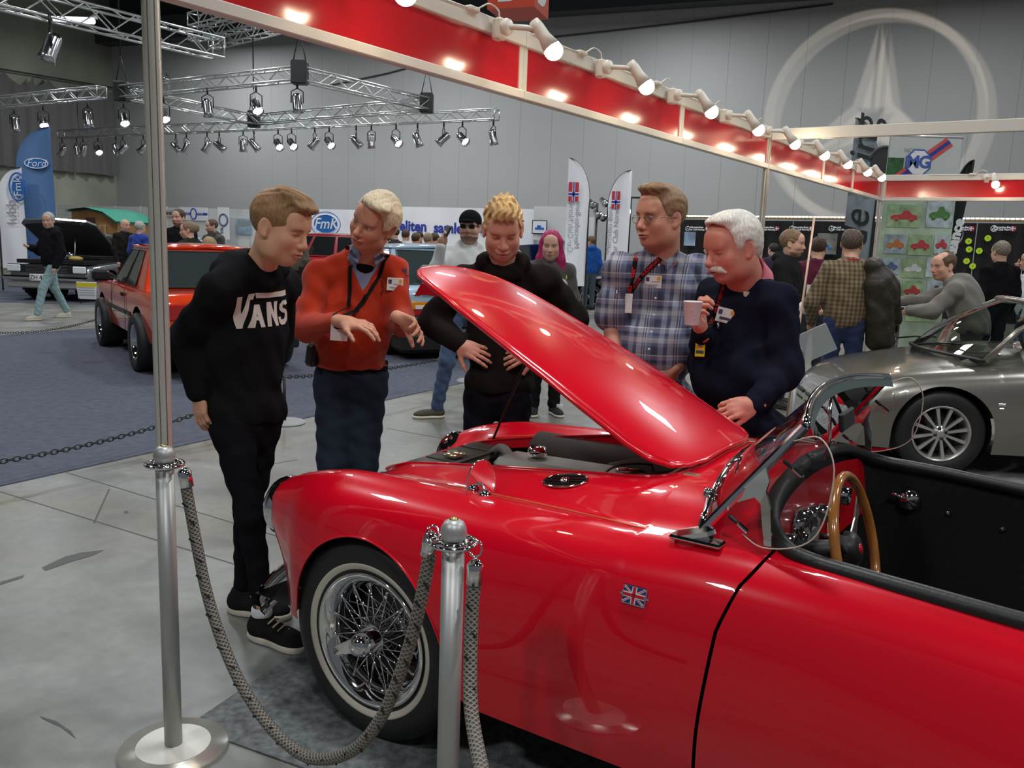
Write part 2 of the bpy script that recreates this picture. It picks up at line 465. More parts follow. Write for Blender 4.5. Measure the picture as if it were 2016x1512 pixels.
cb.tube([onwall(*p) for p in ((640, 170), (760, 145), (1000, 82), (1190, 62), (1400, 38), (1640, 8))], .03, 6)
cb.build('trim_3', cable_dark, kind='structure')
# left concrete wall
LD = Vector((-BD.y * -1, -BD.x, 0)); LD = Vector((-.366, -.93, 0)).normalized(); LN = Vector((.93, -.366, 0))
lw = MB(); e = BC + LD * 40
lw.quad(BC, e, e + Vector((0, 0, 14)), BC + Vector((0, 0, 14)))
mconc = mat('raw_concrete_wall', (.30, .31, .25), .85, noise=(.28, .35, 6), bump=(3, .2))
lw.build('wall_left', mconc, kind='structure')
# ceiling
mceil = mat('black_ceiling', (.025, .027, .03), .9)
ce = MB(); ce.quad((-32, -12, 12), (32, -12, 12), (32, 48, 12), (-32, 48, 12)); ce.build('ceiling', mceil, kind='structure')
gd = MB(); a = BC + BN * .5 - BD * .9; gd.beam(a + Vector((0, 0, 9.75)), a + BD * 47 + Vector((0, 0, 9.75)), .7, .9)
gd.build('trim_4', mat('dark_girder', (.05, .06, .065), .7), kind='structure')
up = MB(); up.quad(BC + BD * 46 + Vector((0, 0, 9.4)), BC + Vector((0, 0, 9.4)), BC + Vector((0, 0, 12)), BC + BD * 46 + Vector((0, 0, 12)))
up.build('trim_5', mat('dark_upper_wall', (.05, .055, .06), .8), kind='structure')

# grey curtain on the concrete wall
def drape(p0, d, n, L, z0, z1, amp, per, name, m, scallop=0.0, seed=1, **k):
    rnd = random.Random(seed); P = []; ns = int(L / .08); ph = 0
    for i in range(ns + 1):
        s = L * i / ns; ph = 2 * PI * s / per + .8 * math.sin(s * 1.3 + seed) + .5 * math.sin(s * 3.1)
        top = z1 - scallop * (abs(math.sin(PI * s / 1.25)) ** .8)
        row = []
        for j in range(13):
            t = j / 12; z = z0 + (top - z0) * t; a = amp * (1 - .55 * t)
            row.append(p0 + d * s + n * (.12 + a * math.sin(ph) + a * .4 * math.sin(2.3 * ph + 1 + t)) + Vector((0, 0, z)))
        P.append(row)
    b = MB(); b.grid(P); return b.build(name, m, **k)
mcurt = mat('grey_curtain_cloth', (.145, .14, .14), .9, sheen=.2)
for i in range(5):
    s0 = .3 + i * 1.95
    drape(BC + LD * s0 + LN * .2, LD, LN, 1.9, 3.85 - .03 * i, 7.55 - .045 * s0, .13, .62, 'wall_curtain', mcurt, scallop=.45, seed=i + 1,
          label=['grey wall curtain in the far corner next to the light back wall', 'second grey wall curtain out from the far corner', 'third grey wall curtain out from the far corner, above the tall blue flag',
                 'fourth grey wall curtain out from the far corner, at the left edge of the photo', 'grey wall curtain nearest the viewer on the concrete wall'][i], cat='curtain', group='grey curtains on the concrete wall')
rail = MB(); rail.tube([BC + LD * .1 + LN * .25 + Vector((0, 0, 7.6)), BC + LD * 10 + LN * .25 + Vector((0, 0, 7.15))], .03, 6); rail.build('trim_6', cable_dark, kind='structure')

# ---------------------------------------------------------------- trusses and stage lights
mtruss = mat('truss_aluminium', (.62, .64, .63), .3, .85)
def truss(a, b, w=.27, r=.024, name='lighting_truss', step=.42, square=True):
    a = Vector(a); b = Vector(b); x = (b - a).normalized(); L = (b - a).length; y = Vector((0, 0, 1)).cross(x).normalized(); z = x.cross(y)
    m = MB(); h = w / 2; cs = [(-h, -h), (h, -h), (h, h), (-h, h)]
    for (p, q) in cs: m.tube([a + y * p + z * q, b + y * p + z * q], r, 6)
    n = max(1, int(L / step))
    for i in range(n):
        p0 = a + x * (L * i / n); p1 = a + x * (L * (i + 1) / n)
        for k in range(4):
            c0 = cs[k]; c1 = cs[(k + 1) % 4]
            if i % 2: c0, c1 = c1, c0
            m.tube([p0 + y * c0[0] + z * c0[1], p1 + y * c1[0] + z * c1[1]], r * .55, 5, caps=False)
    for e in (a, b):
        for k in range(4):
            c0 = cs[k]; c1 = cs[(k + 1) % 4]; m.tube([e + y * c0[0] + z * c0[1], e + y * c1[0] + z * c1[1]], r * .7, 5)
    return m, x
def tr(a, b, label, **k):
    m, x = truss(a, b, **k); return m.build('lighting_truss', mtruss, fix=False, label=label, cat='truss', group='aluminium lighting trusses')
T1a, T1b = atz(120, 265, 5), atz(978, 225, 5)
tr(T1a, T1b, 'long straight aluminium truss in front of the back wall, lowest of the rig')
NEAR, RIGHT, FAR, LEFT = atz(590, 145, 5), atz(840, 205, 5), atz(500, 236, 5), atz(240, 182, 5)
tr(LEFT, NEAR, 'aluminium truss on the near left side of the square rig'); tr(NEAR, RIGHT, 'aluminium truss sloping down to the right of the square rig')
tr(LEFT, FAR, 'aluminium truss on the far left side of the square rig'); tr(FAR, RIGHT, 'aluminium truss on the far right side of the square rig')
tr(atz(-60, 208, 5), atz(200, 181, 5), 'aluminium truss crossing in front of the grey curtain')
tr(atz(-80, -28, 6.5), atz(430, 96, 6.5), 'near aluminium truss crossing the top left corner of the photo', w=.5, r=.035, step=.6)
for i, (p, q, l) in enumerate([((380, 40), (640, -30), 'upper of the three roof trusses behind the white post'), ((380, 70), (760, -20), 'middle of the three roof trusses behind the white post'), ((420, 84), (560, 48), 'lower short roof truss behind the white post')]):
    tr(atz(*p, 7.6), atz(*q, 7.6), 'aluminium roof truss, ' + l, w=.34, r=.026, step=.5)
mcan = mat('polished_lamp_can', (.6, .6, .62), .18, 1); mlens = mat('lit_lamp_lens', (1, 1, 1), .4, emit=(.82, .84, 1.0), es=14)
mlens2 = mat('dim_lamp_lens', (.9, .9, .9), .3, emit=(.8, .8, 1.0), es=1.2); mblack = mat('black_steel', (.02, .02, .02), .45)
def can_light(top, aim, lit, label, s=1.0, lamp=False):
    aim = Vector(aim).normalized(); top = Vector(top)
    t = empty('stage_light', top - Vector((0, 0, .38 * s)), 0, label, 'stage light', 'stage lights on the trusses')
    c = Vector((0, 0, 0)); m = MB()
    m.lathe([(.0, -.17 * s), (.06 * s, -.165 * s), (.085 * s, -.12 * s), (.088 * s, .10 * s), (.11 * s, .17 * s), (.10 * s, .17 * s), (.08 * s, .10 * s)], c, aim, 14)
    m.build('lamp_can', mcan, t)
    l = MB(); l.lathe([(.0, .12 * s), (.086 * s, .12 * s)], c, aim, 14); l.build('lens', mlens if lit else mlens2, t)
    y = MB(); side = aim.cross(Vector((0, 0, 1))); side = side.normalized() if side.length > .1 else Vector((1, 0, 0))
    y.tube([c + side * .11 * s, c + side * .11 * s + Vector((0, 0, .2 * s)), c + Vector((0, 0, .26 * s)), c - side * .11 * s + Vector((0, 0, .2 * s)), c - side * .11 * s], .011 * s, 6)
    y.tube([c + Vector((0, 0, .26 * s)), c + Vector((0, 0, .38 * s))], .02 * s, 6)
    y.build('yoke', mblack, t)
    return t
rnd = random.Random(3)
def on_T1(px):
    best = None
    for i in range(400):
        p = T1a.lerp(T1b, i / 399); d = p - Vector((0, 0, CH)); x = 1008 + CF * d.dot(_r) / d.dot(_f)
        if best is None or abs(x - px) < best[0]: best = (abs(x - px), p)
    return best[1]
ordn = ['first', 'second', 'third', 'fourth', 'fifth', 'sixth', 'seventh', 'eighth', 'ninth', 'tenth', 'eleventh', 'twelfth', 'thirteenth', 'fourteenth', 'fifteenth', 'sixteenth', 'seventeenth', 'eighteenth', 'nineteenth', 'twentieth', 'twenty-first', 'twenty-second', 'twenty-third', 'twenty-fourth']
for i, (px, lit) in enumerate([(122, 0), (150, 0), (163, 0), (192, 1), (228, 0), (241, 0), (281, 0), (346, 0), (367, 0), (407, 0), (431, 0), (478, 0), (500, 0), (548, 1), (573, 1), (620, 0), (648, 1), (702, 0), (730, 0), (780, 1), (822, 0), (875, 0), (911, 1), (972, 0)]):
    p = on_T1(px) - Vector((0, 0, .13)); a = rnd.uniform(-1, 1)
    can_light(p, (.5 + .3 * a, -.7, -.7) if lit else (a, .1, -.8), lit, 'stage light hanging from the long lower truss, %s from its left end' % ordn[i], 1.25)
for i, (px, py, q, lit) in enumerate([(27, 212, 0, 0), (84, 206, 0, 1), (172, 200, 0, 0), (243, 200, 1, 1), (322, 190, 1, 1), (408, 172, 1, 0), (504, 168, 1, 1), (585, 160, 1, 0)]):
    can_light(atz(px, py, 4.85), (.4, -.6, -.7) if lit else (.1, 0, -1), lit, 'stage light hanging from the upper trusses, %s from the left edge of the photo' % ordn[i], 1.2)
can_light(atz(97, 26, 6.2), (-.3, -.2, -.9), 0, 'large chrome stage light in the top left corner', 1.9)
can_light(atz(328, 140, 5.6), (0, 0, 1), 0, 'small stage light pointing up on top of the square rig', .8)
for i, P in enumerate((LEFT, NEAR, FAR, RIGHT)):
    m = MB(); m.box(P + Vector((0, 0, .02)), (.34, .28, .5), bevel=.03); m.tube([P + Vector((-.15, 0, .2)), P + Vector((0, 0, .9)), P + Vector((.15, 0, .2))], .015, 5)
    m.tube([P + Vector((0, 0, .9)), P + Vector((0, 0, 6.9))], .018, 5)
    m.build('chain_hoist', mblack, label='black chain hoist holding the %s corner of the square rig' % ('left', 'near', 'far', 'right')[i], cat='hoist', group='chain hoists')
# fluorescent tube
t = empty('fluorescent_light', atz(146, 40, 8.2), 0, 'lit fluorescent tube light high in the top left corner', 'light')
m = MB(); m.box((0, 0, 0), (1.3, .25, .16), bevel=.04); m.build('diffuser', mat('tube_light', (1, 1, 1), .5, emit=(.85, .85, 1), es=7), t)
m = MB(); m.box((0, 0, .12), (1.4, .3, .08)); m.build('housing', mblack, t)

# ---------------------------------------------------------------- the booth frame round the red car
FA = R(34.3); FV = Vector((math.sin(FA), math.cos(FA), 0)); FU = Vector((FV.y, -FV.x, 0)); F0 = Vector((-1.06, 2.55, 0))
def fp(s, o=0, z=0): return F0 + FV * s + FU * o + Vector((0, 0, z))
mred = mat('glossy_red_panel', (.55, .012, .018), .18, coat=.6, coatr=.12)
mfr = mat('cream_frame', (.70, .66, .58), .4)
def fascia(pa, pb, d, label):
    t = empty('booth_fascia', (0, 0, 0), 0, label, 'booth fascia', 'red fascia panels of the booth')
    n = Vector((d.y, -d.x, 0))
    for (z, h, w, nm) in ((2.22, .04, .045, 'bottom_rail'), (2.465, .07, .05, 'top_rail')):
        m = MB(); m.beam(pa + Vector((0, 0, z)), pb + Vector((0, 0, z)), w, h, bevel=.004); wp(m.build(nm, mfr), t)
    m = MB(); m.beam(pa + d * .018 + Vector((0, 0, 2.335)), pb - d * .018 + Vector((0, 0, 2.335)), .006, .192); wp(m.build('red_panel', mred), t)
    for e in (pa + d * .012, pb - d * .012): m = MB(); m.beam(e + Vector((0, 0, 2.24)), e + Vector((0, 0, 2.43)), .03, .018, up=n); wp(m.build('end_strip', mfr), t)
    return t
seams = [-2.0, .0, 1.87, 3.66, 5.35, 6.96, 8.11, 9.55]
nm = ['above the near white post', 'right of the near white post', 'second from the near white post', 'ending at the middle post', 'just beyond the middle post', 'second beyond the middle post', 'shortest, next to the corner post']
for i in range(7): fascia(fp(seams[i] + .004), fp(seams[i + 1] - .004), FV, 'red fascia panel with cream rails, ' + nm[i])
def gp(s, o=0, z=0): return fp(9.55) + UV * s + Vector((0, 0, z))
fascia(gp(.02), gp(1.9), UV, 'red fascia panel running right from the corner post')
fascia(gp(1.91), gp(3.8), UV, 'red fascia panel at the right edge of the photo')
malp = mat('post_aluminium', (.58, .55, .49), .33, .35)
def post(p, h, label, seg=8, r=.025):
    m = MB(); prof = []
    for k in range(8):
        a = 2 * PI * k / 8
        for da, rr in ((-.30, r), (-.07, r), (-.06, r * .62), (.06, r * .62), (.07, r), (.30, r)): prof.append((math.cos(a + da) * rr, math.sin(a + da) * rr))
    m.prism([Vector((x, y, 0)) for x, y in prof], p, p + Vector((0, 0, h)))
    t = empty('booth_post', p, 0, label, 'post', 'octagonal booth posts'); m.v = [tuple(Vector(v) - p) for v in m.v]
    o = m.build('profile', malp, t)
    f = MB(); f.cyl((0, 0, 0), (0, 0, .035), .018, 12); f.build('foot', black_plastic, t); return t
post(fp(0, 0, .03), 2.47, 'grooved aluminium booth post, tallest in the photo, behind the near barrier post')
post(fp(5.35, 0, .03), 2.47, 'grooved booth post standing behind the two older men'); post(fp(9.55, 0, .03), 2.47, 'white booth post at the far corner under the red fascia')
m = MB(); m.beam(fp(5.35, .03, 2.46), fp(5.35, 0, 2.46) + UV * 6, .05, .085, bevel=.004); m.build('booth_crossbeam', mfr, label='plain cream beam crossing in front of the projected star', cat='beam')
# spot lamps on the fascia
mbulb = mat('hot_bulb', (1, 1, 1), .3, emit=(1, .80, .55), es=55); mlampw = mat('cream_lamp_plastic', (.72, .66, .56), .4)
def booth_lamp(s, base, d, n, label, power=30, aim=None):
    "d along the fascia, n towards the booth inside"
    B = base; t = empty('spot_lamp', B, 0, label, 'spot lamp', 'spot lamps clipped on the fascia')
    def L(a, b, z): return d * a + n * b + Vector((0, 0, z))
    m = MB(); m.box(L(0, .03, -.005), (.05, .05, .09), Matrix((d, n, Vector((0, 0, 1)))).transposed(), bevel=.008); m.build('clamp', mlampw, t)
    m = MB(); m.lathe([(0, -.018), (.03, -.016), (.036, 0), (.03, .016), (0, .018)], L(0, .07, 0), n, 20); m.tube([L(0, .08, 0), L(.05, .14, .0), L(.07, .17, -.005)], .012, 8); m.build('arm', mlampw, t)
    c = L(.085, .185, -.01); ax = (d * .25 + n * .55 + Vector((0, 0, -.8))).normalized()
    m = MB(); m.lathe([(0, .055), (.022, .05), (.027, .02), (.027, -.03), (.040, -.085), (.036, -.085), (.024, -.03), (.0, -.02)], c, -ax * -1 * -1, 20); m.build('lamp_shade', mlampw, t)
    bl = MB(); bl.ell(c + ax * .100, (.040, .040, .040)); bl.build('bulb', mbulb, t)
    m = MB(); m.tube(crom([L(0, .03, .04), L(-.01, .03, .07), L(-.06, .02, .085), L(-.11, .01, .06), L(-.13, 0, .045)], 5), .0035, 6)
    m.box(L(-.15, 0, .045), (.07, .035, .022), Matrix((d, n, Vector((0, 0, 1)))).transposed(), bevel=.006); m.tube([L(-.18, 0, .045), L(-.35, 0, .04), L(-.6, 0, .043)], .003, 5); m.build('cable', mlampw, t)
    w0 = B + c + ax * .11; a = spot('booth_spot', w0, w0 + (aim if aim is not None else ax), power, (1, .74, .46), 2.2, .6, .03)
    return t
for i, s in enumerate([.66, 1.60, 2.50, 3.38, 4.22, 5.05, 5.88, 6.66, 7.45, 8.10]):
    booth_lamp(s, fp(s, .03, 2.45), FV, FU, 'glowing spot lamp on the red fascia, %s along from the near white post' % ordn[i], 95 if i < 6 else 50)
booth_lamp(0, gp(1.1, 0, 2.45) - VV * .03, UV, -VV, 'glowing spot lamp on the right hand red fascia', 40)
booth_lamp(0, gp(2.4, 0, 2.45) - VV * .03, UV, -VV, 'glowing spot lamp further along the right hand red fascia', 60)

# hall letter cube
t = empty('sign_cube', atz(1022, -22, 4.75), R(-18), 'hanging orange red cube with a white letter D on each face', 'sign')
m = MB(); m.box((0, 0, 0), (.62, .62, .62)); m.build('cube_body', mat('orange_red_board', (.62, .06, .02), .5), t)
v, f = text_mesh('D', .5, .004, bold=.02)
for a in (0, 1, 3):
    m = MB(); Rz = Matrix.Rotation(a * PI / 2, 4, 'Z')
    m.T = Rz @ frame((0, -.312, -.06), (1, 0, 0), (0, 0, 1)); m.add(v, f, False); m.build('letter', white_paint, t)
m = MB(); m.tube([(0, 0, .3), (0, 0, 6.5)], .01, 5); m.build('hanging_wire', steel, t)

# projector throwing the star pattern on the back wall
def onwall2(px, py): return onwall(px, py, 0)
pj = Vector((5.6, 13.0, 8.2)); tgt = onwall(1716, 228, 0)
gl_ = spot('star_projector_beam', pj, tgt, 4200, (1.0, .86, .72), R(44), .0, .012)
ld = gl_.data; ld.use_nodes = True; nt = ld.node_tree; N, L = nt.nodes, nt.links; em = N['Emission']
def _in(n, i, v):
    if isinstance(v, (int, float)): n.inputs[i].default_value = v
    else: L.new(v, n.inputs[i])
def ma(op, a, b=0.0, c=0.0):
    n = N.new('ShaderNodeMath'); n.operation = op; _in(n, 0, a); _in(n, 1, b)
    if op in ('MULTIPLY_ADD', 'SMOOTH_MIN'): _in(n, 2, c)
    return n.outputs[0]
def sstep(x, lo, hi):
    n = N.new('ShaderNodeMapRange'); n.interpolation_type = 'SMOOTHSTEP'; _in(n, 0, x); n.inputs[1].default_value = lo; n.inputs[2].default_value = hi; return n.outputs[0]
tc = N.new('ShaderNodeTexCoord'); sp = N.new('ShaderNodeSeparateXYZ'); L.new(tc.outputs['Normal'], sp.inputs[0])
az = ma('MAXIMUM', ma('ABSOLUTE', sp.outputs[2]), .05); U0_, V0_ = ma('DIVIDE', sp.outputs[0], az), ma('DIVIDE', sp.outputs[1], az)
KR = .198
def star(u0, v0, g):
    u = ma('DIVIDE', ma('SUBTRACT', U0_, u0), KR); v = ma('DIVIDE', ma('SUBTRACT', V0_, v0), KR)
    r = ma('SQRT', ma('ADD', ma('MULTIPLY', u, u), ma('MULTIPLY', v, v)))
    out = ma('MULTIPLY', sstep(r, .93, .965), ma('SUBTRACT', 1.0, sstep(r, 1.02, 1.055)))
    for k in range(3):
        a = PI / 2 + k * 2 * PI / 3; ax = ma('ADD', ma('MULTIPLY', u, math.cos(a)), ma('MULTIPLY', v, math.sin(a))); bx = ma('ADD', ma('MULTIPLY', u, -math.sin(a)), ma('MULTIPLY', v, math.cos(a)))
        wd = ma('SUBTRACT', .23, ma('MULTIPLY', ax, .225)); e = ma('SUBTRACT', wd, ma('ABSOLUTE', bx))
        ins = ma('MULTIPLY', sstep(e, 0.0, .04), sstep(ax, .05, .10)); ins = ma('MULTIPLY', ins, sstep(ma('ABSOLUTE', bx), .0, .035)); out = ma('MAXIMUM', out, ins)
    return ma('MULTIPLY', out, g)
tot = ma('ADD', star(0, 0, .6), star(.016, -.010, .4)); L.new(ma('MULTIPLY', tot, 1.0), em.inputs['Strength'])
can_light(pj + Vector((0, 0, .35)) - (tgt - pj).normalized() * .3, (tgt - pj).normalized(), 0, 'projector hanging above the booths, throwing the star pattern', 1.4)
# ================================================================ THE RED ROADSTER
mg_red = mat('red_car_paint', (.70, .002, .016), .28, coat=.9, coatr=.015, spec=.15)
mg_dark = mat('underbody_black', (.010, .009, .009), .7)
mleather = mat('black_leather', (.016, .015, .014), .42, bump=(120, .08))
mtyre = mat('tyre_rubber', (.017, .017, .016), .55, bump=(90, .12)); mwhitewall = mat('whitewall_rubber', (.62, .57, .47), .5)
roadster = empty('red_roadster', (-.049, 3.016, 0), -R(33.27), 'shiny red open roadster with raised bonnet, wire wheels and whitewall tyres', 'car')
def interp_rail(t):
    xs = sorted(t); return [np.array(xs, float), np.array([t[x][0] for x in xs], float), np.array([t[x][1] for x in xs], float)]
RAILS = [interp_rail(d) for d in [
    # centre line, shroud, seam valley, crown, shoulder, widest, lower, sill  : x -> (lateral, height)
    {-.66: (0, .54), -.60: (0, .60), -.45: (0, .675), -.35: (0, .725), -.2: (0, .775), .1: (0, .835), .4: (0, .885), .7: (0, .925), .85: (0, .940), 1.05: (0, .945), 1.2: (0, .93), 1.8: (0, .88), 2.1: (0, .875), 2.4: (0, .83), 2.8: (0, .70), 3.2: (0, .50)},
    {-.66: (.14, .53), -.60: (.14, .595), -.45: (.15, .668), -.35: (.17, .718), -.2: (.22, .768), .1: (.28, .822), .4: (.33, .866), .7: (.37, .902), .85: (.38, .915), 1.05: (.38, .922), 1.2: (.40, .90), 1.8: (.38, .86), 2.1: (.36, .855), 2.4: (.34, .81), 2.8: (.32, .68), 3.2: (.3, .49)},
    {-.66: (.36, .60), -.60: (.36, .63), -.45: (.36, .672), -.35: (.365, .715), -.2: (.38, .755), .1: (.43, .793), .4: (.48, .818), .7: (.525, .838), .85: (.55, .846), 1.05: (.56, .856), 1.2: (.56, .855), 1.8: (.53, .825), 2.1: (.50, .815), 2.4: (.48, .78), 2.8: (.44, .665), 3.2: (.4, .48)},
    {-.66: (.49, .700), -.60: (.49, .722), -.45: (.50, .757), -.35: (.51, .779), -.2: (.52, .800), .1: (.535, .817), .4: (.56, .827), .7: (.585, .835), .85: (.60, .841), 1.05: (.61, .850), 1.2: (.61, .848), 1.8: (.59, .815), 2.1: (.57, .820), 2.4: (.56, .80), 2.8: (.53, .68), 3.2: (.5, .48)},
    {-.66: (.545, .665), -.60: (.565, .675), -.45: (.605, .70), -.35: (.628, .718), -.2: (.645, .735), .1: (.665, .755), .4: (.680, .765), .7: (.690, .770), .85: (.692, .770), 1.05: (.692, .768), 1.2: (.690, .76), 1.8: (.675, .725), 2.1: (.68, .735), 2.4: (.68, .72), 2.8: (.64, .61), 3.2: (.55, .45)},
    {-.66: (.555, .57), -.60: (.585, .565), -.45: (.635, .56), -.35: (.668, .57), -.2: (.690, .58), .1: (.718, .59), .4: (.732, .585), .7: (.736, .57), .85: (.736, .56), 1.05: (.735, .55), 1.2: (.732, .54), 1.8: (.728, .52), 2.1: (.735, .54), 2.4: (.735, .54), 2.8: (.69, .49), 3.2: (.58, .41)},
    {-.66: (.55, .45), -.60: (.58, .43), -.45: (.635, .42), -.35: (.675, .42), -.2: (.700, .42), .1: (.722, .42), .4: (.728, .41), .7: (.728, .40), .85: (.726, .39), 1.05: (.722, .38), 1.2: (.72, .38), 1.8: (.72, .37), 2.1: (.725, .38), 2.4: (.725, .38), 2.8: (.68, .38), 3.2: (.58, .37)},
    {-.66: (.56, .29), -.60: (.59, .27), -.45: (.63, .25), -.35: (.655, .23), -.2: (.675, .22), .1: (.685, .21), .4: (.685, .20), .7: (.68, .20), .85: (.675, .20), 1.05: (.67, .20), 1.2: (.67, .20), 1.8: (.67, .20), 2.1: (.68, .22), 2.4: (.68, .25), 2.8: (.64, .30), 3.2: (.56, .33)}]]
AP = ([-.46, -.445, -.42, -.38, -.30, -.10, .2, .5, .70, .78, .82, .845, .852], [0, .07, .12, .16, .205, .25, .295, .325, .335, .32, .28, .18, 0])
CKX = ([1.085, 1.09, 1.10, 1.115, 1.135, 1.165, 1.21, 1.27, 1.4, 1.7, 1.95, 2.02, 2.07, 2.09, 2.095], [0, .16, .30, .40, .465, .515, .55, .568, .575, .57, .55, .52, .42, .25, 0])
def fx(x): return x
def l0(x):
    if -.46 < x < .852: return float(np.interp(x, *AP))
    if 1.085 < x < 2.095: return float(np.interp(x, *CKX))
    return 0.0
def zbot(x):
    for cx, r in ((.012, .338), (2.388, .35)):
        if abs(x - cx) < r: return .325 + math.sqrt(r * r - (x - cx) ** 2)
    if x < -.326: return .31
    if .350 <= x < .42: return .262 + .063 * (1 - (x - .350) / .07) ** 2
    return .262
def section(x):
    cps = [(float(spl(r[0], r[1], x)), float(spl(r[0], r[2], x))) for r in RAILS]
    pts = crom([Vector((a, b, 0)) for a, b in cps], 10); return [(p.x, p.y) for p in pts], 40
def resample(pl, n):
    d = [0]
    for i in range(1, len(pl)): d.append(d[-1] + math.hypot(pl[i][0] - pl[i - 1][0], pl[i][1] - pl[i - 1][1]))
    t = np.linspace(0, d[-1], n); return list(zip(np.interp(t, d, [p[0] for p in pl]), np.interp(t, d, [p[1] for p in pl])))
_sc = {}
def body_col(x, clip=True):
    x = round(x, 4)
    if (x, clip) in _sc: return _sc[(x, clip)]
    pl, k = section(x); a = l0(x) if clip or x < 1.0 else 0; zb = zbot(x)
    inner = pl[:k + 1]; outer = pl[k:]
    if a > 0:
        z = float(np.interp(a, [p[0] for p in inner], [p[1] for p in inner])); inner = [(a, z)] + [p for p in inner if p[0] > a + .002]
    cut = [outer[0]]
    for i in range(1, len(outer)):
        if outer[i][1] < zb:
            p, q = outer[i - 1], outer[i]; t = (p[1] - zb) / max(p[1] - q[1], 1e-6); cut.append((p[0] + (q[0] - p[0]) * t, zb)); break
        cut.append(outer[i])
    if len(cut) < 2: cut.append((cut[0][0] + .001, cut[0][1] - .001))
    _sc[(x, clip)] = resample(inner, 18) + resample(cut, 22)[1:]; return _sc[(x, clip)]
def nose_shift(s, z):
    w_ = min(max((-.32 - s) / .34, 0), 1); return .25 * w_ * w_ * max(0, .60 - z) / .32 + .07 * w_ ** 3 * max(0, z - .66) / .06
def gap(z):      # front shut line of the door
    return float(np.interp(z, [.2, .45, .70, .80, .86], [-.015, 0, .022, .055, .095]))
def doorw(s):
    return max(0.0, 1 - abs(s - 1.078) / .30) if abs(s - 1.078) < .30 else 0.0
def body_pt(s, j, side):
    y, z = body_col(s)[j]; x = s
    wd = doorw(s)
    if wd > 0:
        for _ in range(3):
            g_ = gap(z)
            if s < 1.08 and y < .515: g_ = min(float(np.interp(y, CKX[1][:6], CKX[0][:6])) - 1.0745, g_ if y > .45 else 9)
            x = s + g_ * wd; y, z = body_col(x, s > 1.08)[j]
    x += nose_shift(s, z)
    if x < -.2: x = -.2 + (x + .2) * .845
    return (x, -side * y, z)
def body_part(stations, j0, j1, name, side, parent=roadster, m=mg_red, **k):
    b = MB(); b.grid([[body_pt(s, j, side) for j in range(j0, j1 + 1)] for s in stations])
    # turned-in return along the edges
    return b.build(name, m, parent, **k)
def rng(a, b, n): return list(np.linspace(a, b, n))
NJ = 38
FRONT = rng(-.66, -.46, 12) + [-.4595, -.457, -.452, -.447, -.44, -.43, -.42, -.40, -.38, -.36, -.335, -.3265] + [-.3255 + .675 * i / 44 for i in range(45)] + [.3505, .36, .37, .38, .40, .42] + rng(.45, .80, 14) + [.81, .82, .83, .838, .843, .847, .850, .8515, .853] + rng(.865, 1.07, 10)
for side in (1, -1):
    body_part(FRONT + [1.0745], 0, NJ, 'front_wing', side)
    D = [1.083, 1.10, 1.13, 1.17] + rng(1.22, 1.76, 14)
    body_part(D, 0, NJ, 'door', side)
    RR = [1.768, 1.80] + rng(1.85, 2.0, 4) + rng(2.005, 2.035, 3) + [2.039, 2.05, 2.06, 2.07, 2.08, 2.09, 2.0955, 2.10] + rng(2.15, 2.72, 20) + [2.737, 2.739] + rng(2.76, 3.2, 10)
    body_part(RR, 0, NJ, 'rear_wing', side)
for side in (1, -1):          # rolled lips of the front arches
    b = MB(); b.tube([body_pt(x, NJ, side) for x in [-.3255 + .675 * i / 44 for i in range(45)]], .0035, 6); b.build('wheel_arch_lip', mg_red, roadster)
b = MB(); P = []
for x in [q for q in FRONT if -.46 < q < .8525]: P.append((x, l0(x), body_col(x)[0][1]))
loop = [(x, -l, z) for x, l, z in P] + [(x, l, z) for x, l, z in reversed(P)]
b.tube(loop, .005, 6, closed=True)
b.grid([[(x, y, z), (x, y * .93, z - .035)] for x, y, z in loop], closed_u=True)
b.build('bonnet_opening_rim', mg_red, roadster)
# inside of the engine bay
b = MB(); bay = [(x * .98 + .01, y * 1.0, z) for x, y, z in loop]
b.grid([[(x, y * .93, z - .034), (x, y * 1.05, z - .07), (x, y * 1.25, z - .12), (x, y * 1.3, .30)] for x, y, z in bay], closed_u=True)
b.quad((-.6, -.6, .30), (.9, -.6, .30), (.9, .6, .30), (-.6, .6, .30)); b.build('engine_bay', mg_dark, roadster)
mduct = mat('brown_black_duct', (.05, .038, .03), .75); mengine = mat('grey_green_enamel', (.36, .36, .32), .35, .3, coat=.3); mbrass = mat('radiator_cap_brass', (.75, .66, .42), .25, .9)
mrad = mat('radiator_black', (.075, .066, .054), .4)
t = b = MB(); b.box((-.17, .02, .71), (.18, .46, .09), bevel=.012)
for k in range(4): b.box((-.185, -.16 + .11 * k, .757), (.13, .09, .006), bevel=.002)
b.box((-.10, 0, .757), (.02, .46, .012)); b.box((-.24, 0, .70), (.02, .44, .10)); b.build('radiator', mrad, roadster)
b = MB(); b.lathe([(0, .022), (.026, .022), (.034, .014), (.034, .006), (.022, 0), (.02, -.02)], (-.15, -.05, .762), seg=28)
for k in (0, PI): b.box((-.15 + .034 * math.cos(k + .8), -.05 + .034 * math.sin(k + .8), .772), (.018, .018, .012), bevel=.004)
b.build('radiator_cap', mbrass, roadster)
b = MB(); b.box((.34, 0, .772), (.62, .16, .075), Matrix.Rotation(R(-2), 3, 'Y'), bevel=.022); b.box((.34, 0, .70), (.66, .19, .02), bevel=.006); b.build('rocker_cover', mengine, roadster)
b = MB(); b.lathe([(0, .034), (.026, .032), (.036, .022), (.036, .008), (.03, 0)], (.17, .01, .812), seg=28); b.build('oil_filler_cap', chrome, roadster)
b = MB(); b.lathe([(0, .016), (.01, .016), (.012, .0)], (.52, 0, .815), seg=12); b.tube([(.50, -.03, .82), (.56, .03, .82)], .01, 8); b.build('rocker_nut', chrome, roadster)
